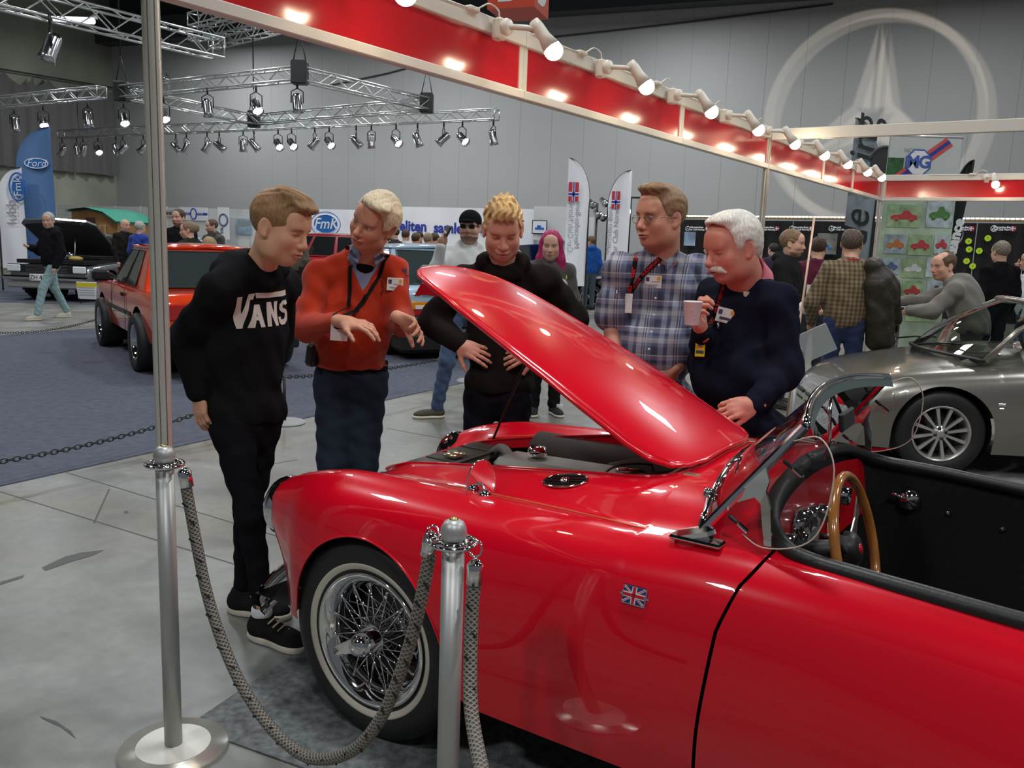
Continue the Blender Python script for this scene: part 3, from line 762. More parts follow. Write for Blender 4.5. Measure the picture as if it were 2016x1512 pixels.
b = MB(); b.box((.32, 0, .55), (.6, .34, .30), bevel=.04); b.build('engine_block', mrad, roadster)
b = MB(); b.tube(crom([(-.12, .14, .74), (-.07, .13, .775), (-.02, .10, .775), (.03, .07, .745)], 6), .019, 12); b.build('top_hose', mat('grey_hose', (.22, .21, .19), .6), roadster)
b = MB(); b.tube([(-.0, .30, .74), (.35, .30, .745), (.62, .25, .75)], .085, 20); b.build('air_box', mduct, roadster)
b = MB(); b.tube(crom([(.42, .13, .73), (.55, .10, .775), (.68, .05, .80), (.78, -.02, .80)], 6), .075, 20); b.build('heater_duct', mduct, roadster)
b = MB(); b.box((.775, -.19, .845), (.07, .20, .13), Matrix.Rotation(R(30), 3, 'Y'), bevel=.01); b.build('heater_box', mat('cream_enamel', (.82, .80, .72), .3, coat=.5), roadster)
b = MB(); b.tube(crom([(.46, -.10, .78), (.50, -.06, .84), (.58, .02, .85), (.66, .08, .82)], 6), .004, 6); b.tube(crom([(.60, -.20, .80), (.66, -.14, .86), (.76, -.06, .88), (.80, -.02, .88)], 6), .004, 6); b.build('ignition_cable', cable_dark, roadster)
# bonnet, hinged at the back and raised
HX, HZ, HA = .862, .948, R(34.0)
def hood_pt(x, l, dz=0.0):
    zc = float(spl(RAILS[0][0], RAILS[0][2], x)); a = .36
    z = zc - .034 * (l / a) ** 2 - .02 * (l / a) ** 6 + dz + .012
    dx = x - HX; dzz = z - HZ; c, s_ = math.cos(HA), math.sin(HA)
    return (HX + dx * c + dzz * s_, -l, HZ - dx * s_ + dzz * c)
def hw(x):
    X = [-.37, -.367, -.355, -.335, -.30, -.22, -.06, .2, .5, .68, .76, .81, .838, .85]; Y = [0, .055, .11, .155, .195, .235, .272, .305, .332, .342, .335, .305, .25, .17]
    return float(np.interp(x, X, Y))
HS = [-.37, -.369, -.367, -.362, -.355, -.347, -.335, -.32, -.30, -.27, -.24] + rng(-.20, .68, 20) + [.72, .75, .77, .79, .81, .825, .838, .845, .85]
b = MB()
top = [[hood_pt(x, hw(x) * f) for f in np.linspace(-1, 1, 25)] for x in HS]; bot = [[hood_pt(x, hw(x) * f * .995, -.014) for f in np.linspace(-1, 1, 25)] for x in HS]
b.grid(top); b.grid(bot, flip=True)
n = len(HS)
edge_t = [r[0] for r in top] + top[-1][1:] + [r[-1] for r in reversed(top[:-1])] ; edge_b = [r[0] for r in bot] + bot[-1][1:] + [r[-1] for r in reversed(bot[:-1])]
b.grid([[p, q] for p, q in zip(edge_t, edge_b)])
b.build('bonnet', mg_red, roadster)
b = MB(); b.tube([Vector(p) + Vector((0, 0, -.004)) for p in edge_t], .0065, 8); b.build('bonnet_rolled_edge', mg_red, roadster)
b = MB(); q0 = Vector(hood_pt(-.33, .05, -.015)); x_ = Vector((math.cos(HA), 0, -math.sin(HA))); dn = Vector((-math.sin(HA), 0, -math.cos(HA)))
b.prism([q0 + x_ * .10, q0 + x_ * .16 , q0 + dn * .10 + x_ * .0, q0 + dn * .13 - x_ * .03, q0 + dn * .07 - x_ * .03], (0, .012, 0), (0, -.012, 0)); b.build('bonnet_catch', mg_red, roadster)
b = MB(); b.tube([(-.19, .24, .75), hood_pt(.02, -.17, -.02)], .0045, 8); b.lathe([(0, .012), (.014, .01), (.016, 0)], (-.19, .24, .742), seg=12); b.build('bonnet_prop', black_plastic, roadster)
for l in (-.27, .27):
    b = MB(); b.box((HX - .01, l, HZ - .03), (.05, .03, .02), bevel=.004); b.build('bonnet_hinge', mbrass, roadster)
# seam bead along the wing, its orange tone paints in a highlight
b = MB()
def surf_at(x, l, side=1, off=0.0):
    pl, k = section(x); z = float(np.interp(l, [p[0] for p in pl[:k + 6]], [p[1] for p in pl[:k + 6]])); return Vector((x, -side * l, z + off))
for side in (1, -1): b.tube([surf_at(x, float(spl(RAILS[2][0], RAILS[2][1], x)) + .012, side, .001) for x in rng(-.30, 1.06, 40)], .0035, 6)
b.build('wing_piping', mat('highlight_piping', (.62, .09, .03), .3, coat=.6), roadster)
# oval vents
def oval(cx, cl, side):
    c = surf_at(cx, cl, side, .001); dx = (surf_at(cx + .05, cl, side) - surf_at(cx - .05, cl, side)).normalized(); dy = (surf_at(cx, cl + .03, side) - surf_at(cx, cl - .03, side)).normalized()
    nz = dx.cross(dy); nz = nz if nz.z > 0 else -nz
    rim = MB(); A, B_ = .072, .038
    pts = [c + dx * (A * math.cos(a)) + dy * (B_ * math.sin(a)) + nz * .002 for a in np.linspace(0, 2 * PI, 40, endpoint=False)]
    rim.tube(pts, .0035, 6, closed=True); v = rim.build('wing_vent', chrome, roadster)
    g_ = MB(); g_.add([c + nz * .0012] + pts, [(0, i + 1, (i + 1) % 40 + 1) for i in range(40)], False); g_.build('vent_recess', mg_dark, v)
    s_ = MB()
    for k in (-.6, -.2, .2, .6):
        w_ = A * math.sqrt(1 - k * k) * .96; q = c + dy * (B_ * k) + nz * .004; s_.beam(q - dx * w_, q + dx * w_, .006, .005, up=nz, bevel=.001)
    s_.build('vent_slats', mat('dark_chrome', (.25, .22, .2), .15, 1), v)
    e = MB(); e.lathe([(0, .010), (.012, .009), (.016, .006), (.016, 0)], c, nz, 8); e.build('vent_badge', chrome, v)
for side in (1, -1): oval(.515, .395, side)
# union flag plaque on the wing
def side_pt(x, z, side=1):
    pl, k = section(x); o = pl[k:]; l = float(np.interp(-z, [-p[1] for p in o], [p[0] for p in o])); return Vector((x, -side * l, z))
c = side_pt(.895, .727); dx = (side_pt(.93, .727) - side_pt(.86, .727)).normalized(); dz = (side_pt(.895, .76) - side_pt(.895, .70)).normalized()
fm = frame(c + Vector((0, -.003, 0)), dx, dz); b = MB(); b.T = fm
mblue = mat('flag_blue', (.02, .03, .16), .25, coat=.6); mflw = mat('flag_white', (.75, .73, .68), .25, coat=.6); mflr = mat('flag_red', (.5, .01, .03), .25, coat=.6)
W_, H_ = .028, .020
b.box((0, 0, 0), (2 * W_ + .006, 2 * H_ + .006, .004), bevel=.0015); b.add([(-W_ - .008, -.003, 0), (-W_ - .008, .003, 0), (-W_, .006, .001), (-W_, -.006, .001)], [(0, 1, 2, 3)]); b.box((-W_ - .006, 0, 0), (.008, .008, .004), bevel=.002); b.box((W_ + .006, 0, 0), (.008, .008, .004), bevel=.002)
badge = b.build('flag_badge', chrome, roadster)
b = MB(); b.T = fm; b.box((0, 0, .0022), (2 * W_, 2 * H_, .001)); b.build('flag_field', mblue, badge)
b = MB(); b.T = fm
b.box((0, 0, .0034), (2 * W_, .0125, .0008)); b.box((0, 0, .0034), (.0125, 2 * H_, .0008))
for s1 in (1, -1): b.beam((-W_ * .97, -H_ * .94 * s1, .0029), (W_ * .97, H_ * .94 * s1, .0029), .005, .0006)
b.build('flag_white_crosses', mflw, badge)
b = MB(); b.T = fm; b.box((0, 0, .0042), (2 * W_, .0075, .0008)); b.box((0, 0, .0042), (.0075, 2 * H_, .0008))
for s1 in (1, -1): b.beam((-W_ * .97, -H_ * .95 * s1, .0033), (W_ * .97, H_ * .95 * s1, .0033), .0018, .0006)
b.build('flag_red_crosses', mflr, badge)
# front: headlamps, grille, bumper, valance
for side in (1, -1):
    c = Vector((-.561, -side * .485, .605)); ax = Vector((-.97, -side * .06, .04)).normalized()
    b = MB(); b.lathe([(.098, -.06), (.106, -.03), (.106, .0), (.098, .018), (.088, .022), (.086, .010)], c, ax, 40); h = b.build('headlamp', chrome, roadster)
    b = MB(); b.lathe([(0, .035), (.04, .031), (.07, .021), (.088, .006)], c, ax, 32); b.build('headlamp_glass', mat('lamp_glass', (.75, .78, .8), .08, coat=1), h)
    c2 = Vector((-.53, -side * .44, .42)); b = MB(); b.lathe([(0, .035), (.02, .03), (.03, .01), (.034, -.02)], c2, (-1, 0, 0), 20); b.build('side_lamp', mat('lamp_white', (.8, .78, .7), .3, coat=1), roadster)
b = MB(); ga = np.linspace(0, 2 * PI, 40, endpoint=False)
b.tube([(-.585 - .02 * (1 - (abs(z) / .12) ** 2 if abs(z) < .12 else 0) , y, .475 + z) for y, z in [(.20 * math.cos(a) * (1 + .15 * math.sin(a)), .125 * math.sin(a)) for a in ga]], .013, 8, closed=True); gr = b.build('grille', chrome, roadster)
b = MB()
for k in range(-11, 12):
    y = k * .016; h_ = .12 * math.sqrt(max(0, 1 - (y / .205) ** 2)); b.tube([(-.59, y, .475 - h_), (-.615, y, .475), (-.59, y, .475 + h_)], .0028, 5)
b.build('grille_bars', chrome, gr)
b = MB(); b.box((-.50, 0, .42), (.06, .98, .26), bevel=.03); b.build('front_valance', mg_dark, roadster)
b = MB(); prof = [(.0, -.062), (-.022, -.052), (-.030, -.014), (-.036, -.007), (-.036, .007), (-.030, .014), (-.022, .052), (0, .062), (.004, .058), (-.016, .046), (-.026, 0), (-.016, -.046), (.004, -.058)]
P = []
for k in range(31):
    y = -.60 + 1.20 * k / 30; x = -.70 + .15 * abs(y / .60) ** 2.6; sc = 1 if abs(y) < .5 else 1 - .12 * ((abs(y) - .5) / .1) ** 2
    P.append([(x + px, y, .285 + pz * sc) for px, pz in prof + [prof[0]]])
b.grid(P); b.build('front_bumper', chrome, roadster)
for s_ in (-.36, .36):
    b = MB(); b.beam((-.67, s_, .30), (-.50, s_, .34), .02, .04); b.build('bumper_bracket', mblack, roadster)
# wheels
def wire_wheel(x, side, front=True):
    wh = empty('wire_wheel', (x, -side * .60, .325)); wh.parent = roadster
    def L(l): return -side * l
    ax = Vector((0, -side, 0)); b = MB()
    b.lathe([(.205, -.07), (.235, -.082), (.285, -.080), (.312, -.062), (.324, -.040), (.326, -.02), (.326, .02), (.324, .040), (.312, .060), (.285, .074), (.262, .077), (.205, .055)], (0, 0, 0), ax, 72)
    ty = b.build('tyre', mtyre, wh)
    b = MB(); b.lathe([(.2535, .0788), (.262, .0800), (.272, .0790), (.2745, .0765)], (0, 0, 0), ax, 72); b.lathe([(.250, .0745), (.2535, .0790)], (0, 0, 0), ax, 72); b.lathe([(.232, .0655), (.2535, .0785)], (0, 0, 0), ax, 72)
    b = MB(); b.lathe([(.2255, .0640), (.229, .0668), (.240, .0712), (.2455, .0722), (.2465, .0700)], (0, 0, 0), ax, 72); b.build('whitewall_band', mwhitewall, wh)
    b = MB(); b.lathe([(.170, -.06), (.176, -.035), (.172, -.01), (.172, .012), (.186, .022), (.190, .040), (.203, .052), (.213, .058), (.216, .065), (.210, .069), (.203, .066), (.186, .056), (.180, .046), (.165, .030), (.162, .0), (.165, -.05)], (0, 0, 0), ax, 72, closed=True)
    rim = b.build('rim', chrome, wh)
    b = MB(); b.lathe([(0, .115), (.020, .115), (.030, .105), (.034, .085), (.042, .078), (.042, .062), (.050, .055), (.050, .045), (.038, .03), (.038, -.03), (.060, -.045), (.060, -.058), (0, -.06)], (0, 0, 0), ax, 36); b.build('hub', chrome, wh)
    b = MB(); b.lathe([(0, .132), (.012, .131), (.026, .124), (.034, .112), (.038, .09)], (0, 0, 0), ax, 28)
    for a in (R(20), R(200)):
        d = Vector((math.cos(a), 0, math.sin(a))); e = Vector((-math.sin(a), 0, math.cos(a)))
        b.prism([d * .015 + e * .026 + ax * .095, d * .048 + e * .020 + ax * .100, d * .078 + e * .012 + ax * .128, d * .086 + ax * .136, d * .078 - e * .012 + ax * .128, d * .048 - e * .020 + ax * .100, d * .015 - e * .026 + ax * .095], ax * .0, ax * .011)
    b.build('knock_off_spinner', chrome, wh)
    meshes = []
    def spoke(a0, r0, l0_, a1, r1, l1):
        p = Vector((r0 * math.cos(a0), 0, r0 * math.sin(a0))) + ax * l0_; q = Vector((r1 * math.cos(a1), 0, r1 * math.sin(a1))) + ax * l1
        m = MB(); m.tube([p, p.lerp(q, .9)], .0022, 6); m.tube([p.lerp(q, .9), q], .0042, 6); return m.build('spoke', chrome, rim)
    protos = [spoke(0, .046, .050, s_ * .42, .178, .038) for s_ in (1, -1)] + [spoke(.1, .056, -.048, .1 + s_ * .55, .172, -.004) for s_ in (1, -1)]
    for k in range(1, 15):
        for p in protos:
            c = p.copy(); c.parent = rim; c.rotation_euler = (0, 2 * PI * k / 15, 0); COL.objects.link(c)
    b = MB(); b.lathe([(.05, -.05), (.15, -.055), (.15, -.075), (.05, -.08)], (0, 0, 0), ax, 32); b.build('brake_drum', mat('brake_drum_grey', (.10, .10, .10), .5, .4), wh)
    return wh
wire_wheel(0, 1); 
for (x, side) in ((0, -1), (2.388, 1), (2.388, -1)):
    wh = empty('wire_wheel', (x, -side * .60, .325)); wh.parent = roadster; ax = Vector((0, -side, 0))
    b = MB(); b.lathe([(.205, -.07), (.235, -.082), (.285, -.080), (.312, -.062), (.326, -.02), (.326, .02), (.312, .060), (.285, .074), (.262, .077), (.205, .055)], (0, 0, 0), ax, 48); b.build('tyre', mtyre, wh)
    b = MB(); b.lathe([(.0, .10), (.04, .09), (.05, .045), (.17, .03), (.205, .055), (.213, .065), (.2, .069)], (0, 0, 0), ax, 36); b.build('rim', chrome, wh)
# wheel wells
for x in (.012, 2.388):
    for side in (1, -1):
        b = MB(); b.grid([[(x + .348 * math.sin(a), -side * l, .325 + .348 * math.cos(a)) for l in (.34, .45, .56, .60)] for a in np.linspace(-1.55, 1.75, 28)])
        b.add([(x + .352 * math.sin(a), -side * .34, .325 + .352 * math.cos(a)) for a in np.linspace(-1.6, 1.9, 28)], [tuple(range(28))], False)
        b.build('wheel_well', mg_dark, roadster)
b = MB(); b.tube([(0, -.5, .33), (0, .5, .33)], .03, 10); b.tube([(2.388, -.5, .33), (2.388, .5, .33)], .03, 10); b.box((1.2, 0, .23), (2.6, 1.2, .05)); b.build('chassis', mg_dark, roadster)
b = MB(); b.beam((.06, -.47, .46), (.20, -.40, .36), .03, .03); b.build('shock_arm', mat('rusty_arm', (.45, .28, .14), .5), roadster)
# ---- cockpit
def ck_edge(side, off=0.0):
    P = []
    for x in [1.085, 1.0865, 1.089, 1.093, 1.10, 1.115, 1.135, 1.155, 1.18, 1.21, 1.24, 1.28, 1.34] + rng(1.42, 1.95, 10) + [1.99, 2.02, 2.05, 2.07, 2.08, 2.09, 2.094]:
        l = float(np.interp(x, *CKX)); pl, k = section(x); z = float(np.interp(l, [p[0] for p in pl[:k + 1]], [p[1] for p in pl[:k + 1]])); P.append(Vector((x, -side * l, z + off)))
    return P
# smooth cockpit edge loop
E1 = ck_edge(1, .004); E2 = ck_edge(-1, .004)
E1[0].y = 0; E1[-1].y = 0
loop = E1 + E2[1:-1][::-1]
b = MB(); b.tube(crom([Vector(p) for p in loop[::1]], 2), .021, 12); b.build('cockpit_padding', mleather, roadster)
b = MB()
b.grid([[p + Vector((0, 0, 0)), Vector((p.x, p.y * 1.0, .24))] for p in loop + [loop[0]]]); b.build('cockpit_lining', mleather, roadster)
b = MB(); b.box((1.59, 0, .235), (1.04, 1.14, .02)); b.build('cockpit_floor', mat('black_carpet', (.012, .012, .013), .95), roadster)
def dx_(y): return 1.112 + .052 * (abs(y) / .5) ** 2.2
b = MB(); b.grid([[(dx_(y) - .01 + .02 * t, y, zt_ + (zb_ - zt_) * t) for t in (0, .5, 1)] for y, zt_, zb_ in [(y, .905 - .03 * (abs(y) / .5) ** 2, .64 + .05 * (abs(y) / .5) ** 2) for y in np.linspace(-.52, .52, 25)]]); b.build('dashboard', mat('dash_red', (.50, .004, .012), .3, coat=.5), roadster)
mgauge = mat('gauge_face', (.02, .02, .02), .2, coat=1)
for (l, z, r) in [(.36, .79, .052), (.15, .80, .052), (.255, .75, .026), (.02, .80, .030), (-.10, .78, .026), (-.30, .79, .03)]:
    b = MB(); b.lathe([(r * .80, .012), (r * .88, .034), (r, .032), (r * 1.04, .005)], (dx_(l), -l, z), (1, 0, .0), 28); gz = b.build('gauge', chrome, roadster)
    b = MB(); b.lathe([(0, .014), (r * .85, .013)], (dx_(l), -l, z), (1, 0, 0), 24); b.build('gauge_face', mgauge, gz)
b = MB(); b.box((1.128, .02, .70), (.008, .10, .12), bevel=.003); b.build('dash_plate', mat('aluminium_plate', (.55, .53, .5), .35, .7), roadster)
for (l, z) in [(.20, .69), (.10, .70), (-.02, .69), (-.12, .70), (-.2, .74), (.43, .72)]:
    b = MB(); b.tube([(dx_(l), -l, z), (dx_(l) + .038, -l, z)], [.008, .012], 10); b.build('dash_knob', black_plastic, roadster)
# steering wheel
SWC = Vector((1.31, -.335, .833)); SWN = Vector((1, 0, .28)).normalized()
def inv_c(px, py, l):
    pass
sw = empty('steering_wheel', tuple(SWC)); sw.parent = roadster
mwood = mat('varnished_wood', (.36, .13, .025), .2, coat=1, noise=(9, .3))
b = MB(); ring_ = b.ring((0, 0, 0), SWN, .18, 56); b.tube(ring_, .0125, 12, closed=True); b.build('wooden_rim', mwood, sw)
b = MB(); a_ = SWN.cross(Vector((0, 0, 1))).normalized(); c_ = SWN.cross(a_)
for k in range(3):
    g_ = R(90) + k * 2 * PI / 3; d = a_ * math.cos(g_) + c_ * math.sin(g_) * (-1 if c_.z > 0 else 1); e_ = SWN.cross(d)
    b.prism([d * .03 + e_ * .022, d * .10 + e_ * .010, d * .185 + e_ * .016, d * .185 - e_ * .016, d * .10 - e_ * .010, d * .03 - e_ * .022], -SWN * .012, -SWN * .008)
b.build('spokes', alu, sw)
b = MB(); b.lathe([(0, .012), (.03, .010), (.042, 0), (.045, -.02)], (0, 0, 0), SWN, 28); b.build('horn_boss', mleather, sw)
b = MB(); b.lathe([(0, .015), (.012, .014), (.014, .011)], (0, 0, 0), SWN, 8); b.build('boss_badge', mflr, sw)
b = MB(); b.tube([-SWN * .01, -SWN * .22], .026, 14); b.build('steering_column', mblack, sw)
# seats
for l in (.28, -.28):
    st = empty('seat', (1.75, -l, .25)); st.parent = roadster
    b = MB(); b.box((-.02, 0, .12), (.44, .42, .16), bevel=.05); b.build('cushion', mleather, st)
    b = MB(); b.box((.20, 0, .30), (.12, .44, .42), Matrix.Rotation(R(14), 3, 'Y'), bevel=.045); b.build('backrest', mleather, st)
b = MB(); b.box((1.45, 0, .33), (.7, .16, .2), bevel=.05); b.build('transmission_tunnel', mat('black_carpet', (0, 0, 0)), roadster)
b = MB(); b.lathe([(0, .02), (.03, .014), (.036, 0)], (1.30, .556, .745), (0, -1, 0), 20); b.tube([(1.30, .545, .745), (1.25, .53, .765)], .006, 8); b.build('door_pull', chrome, roadster)
for (x, z) in [(1.42, .72), (1.58, .70), (1.75, .68), (1.42, .45), (1.75, .45)]:
    b = MB(); b.lathe([(0, .006), (.006, .004), (.008, 0)], (x, .566, z), (0, -1, 0), 10); b.build('snap_button', chrome, roadster)
# ---- windscreen
BN_, BF_ = Vector((1.00, -.60, .872)), Vector((1.00, .60, .872)); TN, TF = Vector((1.205, -.50, 1.155)), Vector((1.205, .50, 1.155))
def bow(a, b_, d, n=16): return [a.lerp(b_, k / n) + Vector(d) * (1 - (2 * k / n - 1) ** 2) for k in range(n + 1)]
bot_ = bow(BN_ + Vector((.0, .02, .012)), BF_ + Vector((0, -.02, .012)), (-.075, 0, .085)); top_ = bow(TN, TF, (-.07, 0, .03))
ws = empty('windscreen', (1.1, 0, .9)); ws.parent = roadster
def wl_(m, name, mt): m.v = [tuple(Vector(v) - Vector((1.1, 0, .9))) for v in m.v]; return m.build(name, mt, ws)
mglass = clear_glass('windscreen_glass', (.86, .90, .88), .86)
b = MB(); b.grid([bot_, [p.lerp(q, .5) for p, q in zip(bot_, top_)], top_]); wl_(b, 'glass', mglass)
for p, q, nm_ in ((BN_, TN, 'near'), (BF_, TF, 'far')):
    b = MB(); b.beam(p, q, .022, .030, up=(0, 1, 0), bevel=.006); b.box(p + Vector((-.005, 0, .0)), (.10, .035, .035), Matrix.Rotation(R(-20), 3, 'Y'), bevel=.012); b.box(p + Vector((0, 0, -.012)), (.13, .05, .012), bevel=.005); wl_(b, 'pillar', chrome)
b = MB(); b.tube(top_, .011, 8); wl_(b, 'top_rail', chrome)
b = MB(); b.tube([p + Vector((0, 0, -.004)) for p in bot_], .010, 8); wl_(b, 'bottom_rail', chrome)
b = MB(); b.grid([[p + Vector((.004, 0, .014)), p + Vector((.02, 0, -.028))] for p in top_]); wl_(b, 'sun_strip', mat('grey_seal', (.10, .13, .13), .35))
for s_ in (-1, 1):
    b = MB(); p = Vector((1.085, s_ * .565, .99)); b.prism([p + Vector((-.012, 0, -.012)), p + Vector((.055, 0, .068)), p + Vector((.066, 0, .035)), p + Vector((.060, 0, .012)), p + Vector((.074, 0, -.03)), p + Vector((.084, 0, -.118)), p + Vector((.066, 0, -.118)), p + Vector((.050, 0, -.02)), p + Vector((.035, 0, -.008)), p + Vector((-.004, 0, -.028))], (0, -.005, 0), (0, .005, 0)); wl_(b, 'stanchion', chrome)
for (f_, ) in ((.22,), (.72,)):
    for s_, A_, B_ in ((-1, BN_, TN), (1, BF_, TF)):
        p = A_.lerp(B_, f_) + Vector((.02, 0, -.005)); b = MB(); b.beam(p, p + Vector((.022, 0, -.014)), .010, .010, bevel=.003); wl_(b, 'clip_arm', mblack)
        b = MB(); b.beam(p + Vector((.022, 0, -.014)), p + Vector((.048, 0, -.032)), .016, .009, bevel=.003); wl_(b, 'clip', chrome)
macr = clear_glass('acrylic', (.93, .93, .92), .93)
for s_ in (-1, 1):
    A_ = Vector((1.10, s_ * .575, .89)); pl_ = crom([A_, A_ + Vector((.06, s_ * .03, -.012)), A_ + Vector((.15, s_ * .05, .02)), A_ + Vector((.19, s_ * .05, .08)), A_ + Vector((.20, s_ * .04, .20)), A_ + Vector((.16, s_ * .02, .26)), A_ + Vector((.10, 0, .24))], 5)
    b = MB(); b.add(pl_, [tuple(range(len(pl_)))], False); wl_(b, 'wind_wing', macr)
    b = MB(); b.tube(pl_, .0018, 6); wl_(b, 'wind_wing_edge', mat('acrylic_edge', (.6, .5, .42), .15))
for y0, y1 in ((-.42, -.12), (.02, .34)):
    b = MB(); z0 = .955 if abs(y0) < .2 else .93; b.lathe([(0, .02), (.012, .018), (.014, 0)], (.955, y0, z0 - .01), (0, 0, 1), 14)
    p = Vector((.96, y0, z0)); q = Vector((.99, (y0 + y1) / 2 + .05, z0 + .075)); b.tube([p, q], .003, 6); b.tube([q - Vector((.02, .12, .02)), q + Vector((.02, .12, .01))], .004, 6); wl_(b, 'wiper', chrome)
b = MB(); b.tube([(1.14, .0, 1.17), (1.17, .02, 1.10)], .005, 6); b.box((1.185, .03, 1.085), (.014, .15, .055), Matrix.Rotation(R(-8), 3, 'Y'), bevel=.006); rm = wl_(b, 'rear_view_mirror', mblack)
b = MB(); b.quad((.0935, -.04, .162), (.0935, .10, .162), (.087, .10, .21), (.087, -.04, .21)); b.build('mirror_glass', mat('mirror_silver', (.95, .95, .95), .02, 1), ws)
b = MB(); b.tube([(1.14, .0, .965), (1.15, 0, 1.02), (1.14, .0, 1.17)], .005, 8); wl_(b, 'centre_stay', chrome)
# wing mirrors
for side in (1, -1):
    wm = empty('wing_mirror', tuple(surf_at(.325, .53, side))); wm.parent = roadster
    b = MB(); b.lathe([(.0, .012), (.010, .012), (.018, .004), (.02, 0)], (0, 0, 0), (0, 0, 1), 16); b.tube([(0, 0, .006), (-.012, side * .010, .02), (-.035, side * .02, .02)], .005, 8); b.build('stalk', chrome, wm)
    nrm = Vector((.93, side * -.36, .03)).normalized(); cc = Vector((-.028, side * .02, .018)); uu = Vector((0, 0, 1)); ss = nrm.cross(uu).normalized()
    rp = [cc + ss * (.050 * math.cos(a)) + uu * (.075 * math.sin(a)) for a in np.linspace(0, 2 * PI, 40, endpoint=False)]
    b = MB(); b.tube(rp, .003, 6, closed=True)
    b.grid([[cc - nrm * .018, *[cc - nrm * (.018 - .017 * f * f) + (p - cc) * f for f in (.4, .7, .9, 1)]] for p in rp], closed_u=True); b.build('mirror_shell', chrome, wm)
    b = MB(); b.add([cc + nrm * .003] + [p + nrm * .001 for p in rp], [(0, i + 1, (i + 1) % 40 + 1) for i in range(40)], True); b.build('mirror_glass', mat('mirror_silver'), wm)
# ================================================================ OTHER CARS
def loft_body(name, rails, arches, zsill, stations, parent, m, c0=True):
    R_ = [interp_rail(d) for d in rails]
    def col(x):
        cps = [Vector((float(spl(r[0], r[1], x)), float(spl(r[0], r[2], x)), 0)) for r in R_]
        pts = [(p.x, p.y) for p in crom(cps, 8)]; k = 8 * (len(R_) - 4); inner = pts[:k + 1]; outer = pts[k:]
        zb = zsill
        for cx, cz, r in arches:
            if abs(x - cx) < r: zb = max(zb, cz + math.sqrt(r * r - (x - cx) ** 2))
        cut = [outer[0]]
        for i in range(1, len(outer)):
            if outer[i][1] < zb:
                p, q = outer[i - 1], outer[i]; t = (p[1] - zb) / max(p[1] - q[1], 1e-6); cut.append((p[0] + (q[0] - p[0]) * t, zb)); break
            cut.append(outer[i])
        if len(cut) < 2: cut.append((cut[0][0], cut[0][1] - .001))
        return resample(inner, 14) + resample(cut, 16)[1:]
    xs = sorted(set(stations)); b = MB()
    for side in (1, -1): b.grid([[(x, -side * y, z) for y, z in col(x)] for x in xs])
    for x in (xs[0], xs[-1]):
        c = col(x); poly = [(x, y, z) for y, z in c] + [(x, -y, z) for y, z in reversed(c)]; b.add(poly, [tuple(range(len(poly)))], False)
    return b.build(name, m, parent)
def stations_for(x0, x1, arches, n=60):
    s = list(np.linspace(x0, x1, n))
    for cx, cz, r in arches: s += [cx - r + .0005, cx + r - .0005, cx - r - .0005, cx + r + .0005] + [cx + r * math.sin(a) for a in np.linspace(-1.5, 1.5, 26)]
    return [x for x in s if x0 <= x <= x1]
def car_wheel(parent, x, side, hw_, R_, rr, w, style, mrim, name='wheel', c=None):
    ax = Vector((0, -side, 0)); wh = empty(name, (x, -side * (hw_ - w / 2), R_)); wh.parent = parent; h = w / 2
    b = MB(); b.lathe([(rr, -h * .9), (R_ * .93, -h), (R_, -h * .7), (R_, h * .7), (R_ * .93, h), (rr + .02, h * .96), (rr, h * .8)], (0, 0, 0), ax, 48); b.build('tyre', mtyre, wh)
    b = MB(); b.lathe([(rr * .88, -h * .7), (rr * .9, h * .5), (rr * .97, h * .86), (rr + .004, h * .93), (rr + .006, h * .84)], (0, 0, 0), ax, 48)
    if style[0] == 'spoke':
        n, wd = style[1], style[2]
        for k in range(n):
            a = 2 * PI * k / n + .2; d = Vector((math.cos(a), 0, math.sin(a))); e = Vector((-d.z, 0, d.x))
            b.prism([d * rr * .2 + e * wd * .6, d * rr * .93 + e * wd, d * rr * .93 - e * wd, d * rr * .2 - e * wd * .6], ax * (h * .45), ax * (h * .72))
        b.lathe([(0, h * .80), (rr * .12, h * .79), (rr * .15, h * .72), (rr * .27, h * .70), (rr * .29, h * .4)], (0, 0, 0), ax, 32)
    else:
        b.lathe([(0, h * .7), (rr * .3, h * .68), (rr * .34, h * .5), (rr * .8, h * .45), (rr * .9, h * .6)], (0, 0, 0), ax, 32)
        for k in range(8):
            a = 2 * PI * k / 8; d = Vector((math.cos(a), 0, math.sin(a))); b.ell(d * rr * .6 + ax * h * .5, (.03, .02, .03), seg=8, rings=6)
    b.build('rim', mrim, wh)
    b = MB(); b.lathe([(0, -h * .2), (rr * .75, -h * .2), (rr * .75, -h * .3)], (0, 0, 0), ax, 28); b.build('brake_disc', mat('brake_disc_dark', (.03, .03, .03), .5), wh)
    if style[0] == 'spoke':
        b = MB()
        for k in range(4):
            a = 2 * PI * k / 4 + .3; d = Vector((math.cos(a), 0, math.sin(a))); b.lathe([(0, h * .82), (.011, h * .80), (.013, h * .68)], d * rr * .19, ax, 10)
        b.build('wheel_nuts', black_plastic, wh)
    return wh
def wheel_dark(parent, arches, hw_):
    for cx, cz, r in arches:
        for s in (1, -1):
            b = MB(); b.grid([[(cx + (r + .008) * math.sin(a), -s * l, cz + (r + .008) * math.cos(a)) for l in (.3, hw_ - .02)] for a in np.linspace(-2.1, 2.1, 24)])
            b.add([(cx + (r + .012) * math.sin(a), -s * .3, cz + (r + .012) * math.cos(a)) for a in np.linspace(0, 2 * PI, 24, endpoint=False)], [tuple(range(24))], False)
            b.build('wheel_arch_liner', mg_dark, parent)
